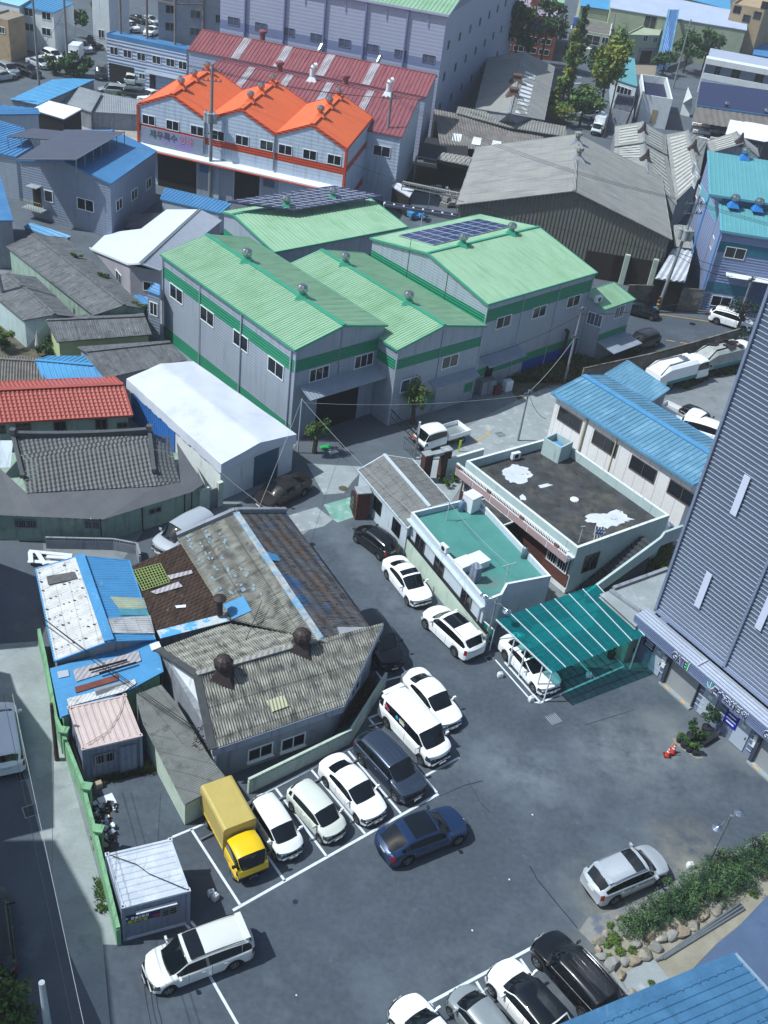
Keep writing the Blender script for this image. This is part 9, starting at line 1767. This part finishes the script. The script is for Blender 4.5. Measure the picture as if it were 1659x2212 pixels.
pA=pole('R2',795,1265,13.0,.22,'grey pole between the maroon roof and the solar deck',arms=((.93,2.4,.4),));pB=pole('R4',1355,125,15.5,.24,'utility pole with three transformers before the orange roofed building',arms=((.95,2.2,.2),(.88,2.2,.2),(.5,1.6,.2)),extra=transf(3,.62));pC=pole('R4',1465,130,5.5,.13,'short pole right of the transformer pole by the orange building',arms=((.85,1.4,.2),))
pD=pole('R6',940,852,13.0,.2,'leaning utility pole with three transformers on the upper road',lean=(1.0,.4),arms=((.93,2.4,.3),(.85,2.0,.3)),extra=transf(3,.68));pE=pole('R6',345,1300,7.6,.13,'plain grey pole in front of the large green warehouse',arms=((.95,.9,.6),(.6,.8,.6)));pF=pole('R6',1465,905,5.2,.13,'pole beside the white SUV below the aqua building',arms=((.9,1.0,.6),));pG=pole('S3',45,520,4.9,.1,'thin pole standing in the concrete alley by the white panelled building',arms=((.9,.8,.6),))
mb=MB()
for k in range(3):c=gr('R6',940,852)+V((.02*k,.0,.75+.4*k));mb.cyl(c,c+V((0,0,.2)),.215,n=14)
tag(mb.build('pole_stripe',M('hazard_yellow','#c99a22',.6,stain=[('#16171a',2.2,.52,.54)])),'yellow and black hazard bands low on the leaning utility pole','hazard band')
pH=pole('S4',368,1420,4.3,.13,'brown weathered wooden pole beside the blue lean-to',mt=BARK,cat='pole');pI=pole('R4',60,930,11.5,.2,'steel pole in front of the grey roofs, at the left edge',lean=(-1.3,0),mt=STEEL);pI2=pole('T4',330,1330,5.2,.19,'white topped pipe post at the bottom edge beside the leafy roadside tree',mt=M('pale_pipe','#a9b4bd',.5),cat='post');pJ=pole('R1',252,550,15,.2,'concrete pole beside the far left parking row',lean=(0,0));pK=pole('R1',438,440,17,.22,'tall concrete pole beside the white box truck',arms=());pL=pole('R3',690,940,8,.14,'black leaning pole beside the pale cars column',lean=(1.2,0),mt=DRK);pM=pole('R3',1045,570,12.5,.2,'concrete pole in front of the dense dark tree',arms=((.9,2.2,0),));pN=pole('R3',1500,385,8,.18,'far pole with clustered gear right of the white gable workshop',arms=((.95,2,0),(.85,2,0)));pO=pole('R3',600,890,9,.16,'wooden pole beside the white truck at the tree foot',mt=BARK);pP=pole('R3',610,390,9,.14,'thin pole in front of the two storey house');pQ=pole('S2',262,600,4.9,.07,'thin pale pole at the tent corner carrying service wires',mt=PVC,cat='pole');pR=pole('R1',5,800,10,.2,'dark pole at the left edge above the ribbed blue roof');pS=pole('R3',60,270,9,.15,'pale pole in front of the blue sign of the brick building')
GW='overhead cables'
PN=[(pA,'solar deck pole'),(pB,'orange building pole'),(pC,'short pole by the orange building'),(pD,'leaning transformer pole'),(pE,'pole before the green warehouse'),(pF,'pole beside the white SUV'),(pG,'thin alley pole'),(pK,'white box truck pole'),(pM,'pole before the dense dark tree'),(pN,'far pole with clustered gear'),(pL,'black leaning pole'),(pQ,'tent corner pole'),(pR,'dark left edge pole')]
_used={}
def near(p):
 for q,n_ in PN:
  for f in(.5,.6,.85,.9,.93,.95,1):
   if(q[0].lerp(q[1],f)-p).length<1.2:return 'the '+n_
def W_(a,b,sag,r_=.02,mt=None,lb=None):
 na,nb=near(a),near(b);t_=lb or('cable from %s to %s'%(na,nb)if na and nb else 'cable running off from %s'%(na or nb))
 k=_used.get(t_,0);_used[t_]=k+1;return wire('overhead_cable',[a,b],r_,sag,mt,((nth(k)+' ' if k else '')+t_),'cable',GW)
up=lambda p,f:p[0].lerp(p[1],f)
for k in range(3):d=V((.6*k-.6,.2*k,0));W_(up(pB,.95)+d,up(pA,.93)+d,.5);W_(up(pA,.93)+d,up(pD,.93)+d,1.2);W_(up(pD,.93)+d,up(pD,.93)+d+V((26,-9,1)),.8);W_(up(pB,.95)+d,up(pB,.95)+d+V((-20,8,1)),.6)
W_(up(pB,.5),up(pC,.85),.3);W_(up(pC,.85),up(pA,.5),.5);W_(up(pD,.5),up(pF,.9),.6,.03);W_(up(pF,.9),up(pE,.9),1.0,.03);W_(up(pE,.6),up(pG,.95),.4,.02,WIREL);W_(up(pE,.9),B2.f0+V((0,0,-3)),.4);W_(up(pG,.95),B6.E0+V((0,0,-2.6)),.5,.02);W_(up(pD,.5)+V((0,0,.3)),up(pD,.5)+V((16,-6,.5)),.5,.03);W_(up(pD,.5),up(pB,.5)+V((12,0,0)),1,.025);W_(up(pK,.5),up(pR,.6),2.0,.025);W_(up(pM,.9),up(pN,.95),.8);W_(up(pM,.6),up(pL,.9),.8)
bp=gr('T1',1280,250,3.0);W_(gr('S4',60,330,5.2),bp,.25,.02,lb='lower black cable crossing the blue and white roof to the white gable');W_(gr('S4',0,290,5.4),bp+V((0,0,.2)),.2,.02,lb='upper black cable crossing the blue and white roof to the white gable');W_(bp,bp+V((1.6,9.5,1.4)),.7,.025,lb='sagging black cable over the old grey roof and its flue');W_(pQ[1],gr('S2',1000,985,3.4),.3,.012,WIREL);W_(pQ[1],L_['nap']+V((1.5,0,.5)),.15,.012,WIREL);W_(pQ[1]-V((0,0,.3)),up(pG,.9),.5,.012,WIREL);W_(gr('S1',1435,735,3.0),gr('S1',1655,910,1.5),.05,.02,WIREL,lb='pale guy rope from the tent corner down to the brown saloon')
for a,b,l_ in((px('T1',80,0),px('T4',540,1161),'pale cable running the length of the shaded lane'),(px('T1',20,0),px('T4',470,1161),'dark cable running the length of the shaded lane')):W_(g(a,7.5),g(b,7.5),.12,.013,WIREL if 'pale' in l_ else WIRE,lb=l_)
W_(gr('T1',350,60,7),gr('T1',335,1161,6),.1,.012,lb='dark cable coming down beside the brown wooden pole')
mb=MB();
for k in range(16):p=bp+V((rnd.uniform(-.15,.25),rnd.uniform(-.5,.4),rnd.uniform(-.7,.2)));mb.tube([p,p+V((rnd.uniform(-.2,.2),rnd.uniform(-.2,.2),rnd.uniform(-.2,.1)))],.025,n=4)
tag(mb.build('cable_joint',WIRE),'tangled cable joints on the white gable wall corner','cable joint')
wire('roof_cable',[gr('T4',715,72,2.72),gr('T4',880,130,2.68),gr('T4',960,190,2.66),gr('T4',1205,292,2.72)],.02,0,WIRE,'loose cable lying across the white container roof','cable');wire('roof_cable',[gr('T1',555,325,2.7),gr('T1',700,240,2.66),gr('T1',770,130,2.66),gr('T1',800,20,2.7)],.018,0,M('tan_cable','#8a7a70',.8,var=0),'thin cable lying across the pink container roof','cable')
# truss gate and barrier by the white truck
c=gr('S2',1015,640);rt=root('entrance_barrier',c,'lattice boom on a steel post in front of the white double cab truck','barrier');mb=MB();mb.cyl(c,c+V((0,0,2.3)),.09,n=10);part('post',mb,STEEL,rt);e=gr('S2',865,320,2.6);s_=c+V((0,0,2.2));mb=MB();mb.bar(s_,e,.08,.08);mb.bar(s_-V((0,0,.6)),e-V((0,0,.6)),.05,.05)
for k in range(12):p,q=s_.lerp(e,k/12),s_.lerp(e,(k+1)/12);mb.bar(p,q-V((0,0,.6)),.03,.03)
part('lattice_boom',mb,DRK,rt);mb=MB();mb.bar(s_-V((0,0,.3)),s_.lerp(e,.25)-V((0,0,.5)),.12,.08);part('orange_arm',mb,M('rust_orange','#a8492e',.6),rt);mb=MB();mb.box(c+V((.0,.05,2.9)),(.16,.16,1.1));part('light_box',mb,WHITEM,rt)
a,b=gr('S2',945,575),gr('S2',1015,635);rt=root('railing',a,'short steel railing beside the barrier post','railing');mb=MB();mb.bar(a+V((0,0,.9)),b+V((0,0,.9)),.06,.06)
for k in range(7):p=a.lerp(b,k/6);mb.bar(p,p+V((0,0,.9)),.05,.05,up=V((1,0,0)))
part('bars',mb,STEEL,rt)
c=gr('S2',1300,592);mb=MB();mb.box(c+V((0,0,.55)),(.12,.1,1.1));mb.box(c+V((.05,0,.85)),(.14,.08,.5),0);tag(mb.build('marker_post',M('lime_marker','#b9dc1e',.5)),'fluorescent yellow marker standing beside the white truck','marker')
for i,(t,x,y,w_,d_,h_,mt,lb)in enumerate((('S2',440,565,.9,.5,.05,M('green_board','#2fae62',.5),'bright green board lying by the small leafy tree'),('S2',492,597,.8,.4,.05,WHITEM,'white board lying next to the bright green one'),('S2',1610,195,.8,.6,1.0,WHITEM,'white appliance left in the weeds beside the large green warehouse'),('S2',1470,210,1.6,.9,1.3,GREYW,'grey slatted cage at the foot of the large green warehouse'),('T1',635,600,.4,.3,.3,M('box_tan','#a39a88',.8),'tan cardboard box by the green wall'),('T1',690,690,.8,.7,.03,WHITEM,'crumpled white sheet of paper on the rubbish heap'),('S6',940,1050,.1,.1,.1,DRK,''),('S3',960,1180,.5,1.1,1.9,CONTW,'tall grey cabinet in the weedy corner behind the terrace stair'),('R6',930,840,.6,.4,.3,B_ROOF,'blue tub at the foot of the leaning pole'),('S2',1540,215,.7,.7,.8,M('maroon_sack','#5c3438',.8),'dark red covered sack beside the grey slatted cage'))):
 if not lb:continue
 c=gr(t,x,y);mb=MB();u_=V((.8,.6,0));mb.box(c+V((0,0,h_/2+.01)),(w_,d_,h_),0,ux=u_)
 if h_>.25:mb.box(c+V((0,0,h_+.03)),(w_*.9,d_*.86,.05),0,ux=u_);mb.box(c+u_*(w_*.5)+V((0,0,h_*.5)),(.03,d_*.7,h_*.7),0,ux=u_)
 tag(mb.build({0:'board',1:'board',2:'appliance',3:'cage',4:'cardboard_box',5:'paper_sheet',7:'cabinet',8:'tub',9:'sack'}[i],mt),lb,{0:'board',1:'board',2:'appliance',3:'cage',4:'box',5:'paper',7:'cabinet',8:'tub',9:'sack'}[i])
rr=random.Random(8);mb=MB()
for k in range(110):c=gr('T1',rr.uniform(600,740),rr.uniform(690,980),rr.uniform(.02,.25));mb.box(c,(rr.uniform(.05,.3),rr.uniform(.05,.25),rr.uniform(.03,.12)),rr.choice((0,0,1,2,3)),ux=V((rr.uniform(-1,1),rr.uniform(-1,1),0)),uz=V((rr.uniform(-.3,.3),rr.uniform(-.3,.3),1)))
tag(mb.build('rubbish',[RUSTD,WHITEM,M('box_tan','#a39a88'),CONTW]),kind='stuff')
# ================================================================ near blue roof, lower right
zn=5.0;q=[gr('T6',x,y,z_)for x,y,z_ in((370,1161,5.0),(1448,712,5.0),(1720,1040,5.6),(1720,1500,5.8),(300,1500,5.3))];nr=(q[1]-q[0]).normalized()
e1=V((nr.y,-nr.x,0));q=[q[0]-nr*3,q[1],q[1]+e1*7+V((0,0,1.2)),q[0]-nr*3+e1*7+V((0,0,1.2))]
rt=root('blue_metal_roof',(q[0]+q[1])/2-V((0,0,5)),'near building with a blue standing seam metal roof, in the lower right corner','building');mb=MB();ribsheet(mb,q,nr,.42,.05,'seam',w_=.06);slab_under(mb,q,.12);part('roof',mb,NEARB,rt);mb=MB();mb.bar(q[0]+e1*.12+V((0,0,.03)),q[1]+e1*.12+V((0,0,.03)),.45,.07);mb.bar(q[0]-V((0,0,.12)),q[1]-V((0,0,.12)),.08,.25);part('eave_flashing',mb,NEARB,rt);mb=MB();mb.bar(q[1],q[2],.12,.16);part('verge_trim',mb,M('pale_verge','#7f98ac',.5),rt)
mb=MB()
for i in range(9):
 for j in range(26):p=q[0].lerp(q[1],(j+.5+(i%2)*.25)/26)+(q[3]-q[0])*((i+.7)/9);mb.lathe(p+V((0,0,.03)),[(.05,0),(.04,.05),(0,.06)],n=6)
part('roof_fixings',mb,NEARB,rt)['kind']='stuff'
mb=MB();w_=[q[0]+e1*.5,q[1]+e1*.5-nr*.5,q[2]-nr*.5,q[3]];mb.prism([(p.x,p.y)for p in w_],0,[p.z-.3 for p in w_],top=False);part('wall',mb,GREYW,rt)
# buildings whose shade falls on the lane at the left
sx,sy=math.cos(R(13))/math.tan(R(SUN_EL)),math.sin(R(13))/math.tan(R(SUN_EL))
def shade(name,pts,h,label):P=[(x-sx*h,y-sy*h)for x,y in pts];cx,cy=sum(p[0]for p in P)/len(P),sum(p[1]for p in P)/len(P);o=root(name,V((cx,cy,0)),label,'building');mb=MB();mb.prism(P,0,h);part('wall',mb,GREYW,o);mb=MB();mb.prism([(cx+(x-cx)*1.003,cy+(y-cy)*1.003)for x,y in P],h-.4,h+.02);part('parapet',mb,WWALL,o)
shade('neighbour_building',[(-14.2,32.1),(-16.1,37.4),(-19.2,40.5),(-20.1,41.9),(-40,44),(-40,29),(-16.5,30.9)],12,'grey building just outside the left edge, shading the lane')
shade('neighbour_building',[(-13.9,31.4),(-12.4,29.7),(-10.2,27.1),(-8.4,22.8),(-7.6,14),(-30,12),(-30,28.4)],22,'taller grey building outside the lower left corner, shading the lane')
shade('neighbour_building',[(-19.4,44.4),(-19.8,50),(-30,53),(-40,47),(-21.4,43.7)],11,'low grey building outside the left edge beside the tiled house')
ADDED_HAZE=.00035
# ================================================================ tidy
for o in bpy.data.objects:
 if '_o' in o.keys():del o['_o']
mb=MB();mb.box(V((60,320,22)),(900,1200,48));hz=mb.build('added_haze',[])if 0 else None
hm=bpy.data.materials.new('added_haze');hm.use_nodes=True;hm.node_tree.nodes.clear();ho=hm.node_tree.nodes.new('ShaderNodeOutputMaterial');hv=hm.node_tree.nodes.new('ShaderNodeVolumePrincipled');hv.inputs['Color'].default_value=(.86,.91,1,1);hv.inputs['Density'].default_value=ADDED_HAZE;hv.inputs['Anisotropy'].default_value=.0;hm.node_tree.links.new(hv.outputs[0],ho.inputs[1])
tag(mb.build('added_haze',hm),kind='stuff')  # thin volume added to lift the shadows, standing in for window reflections
bpy.context.view_layer.update()
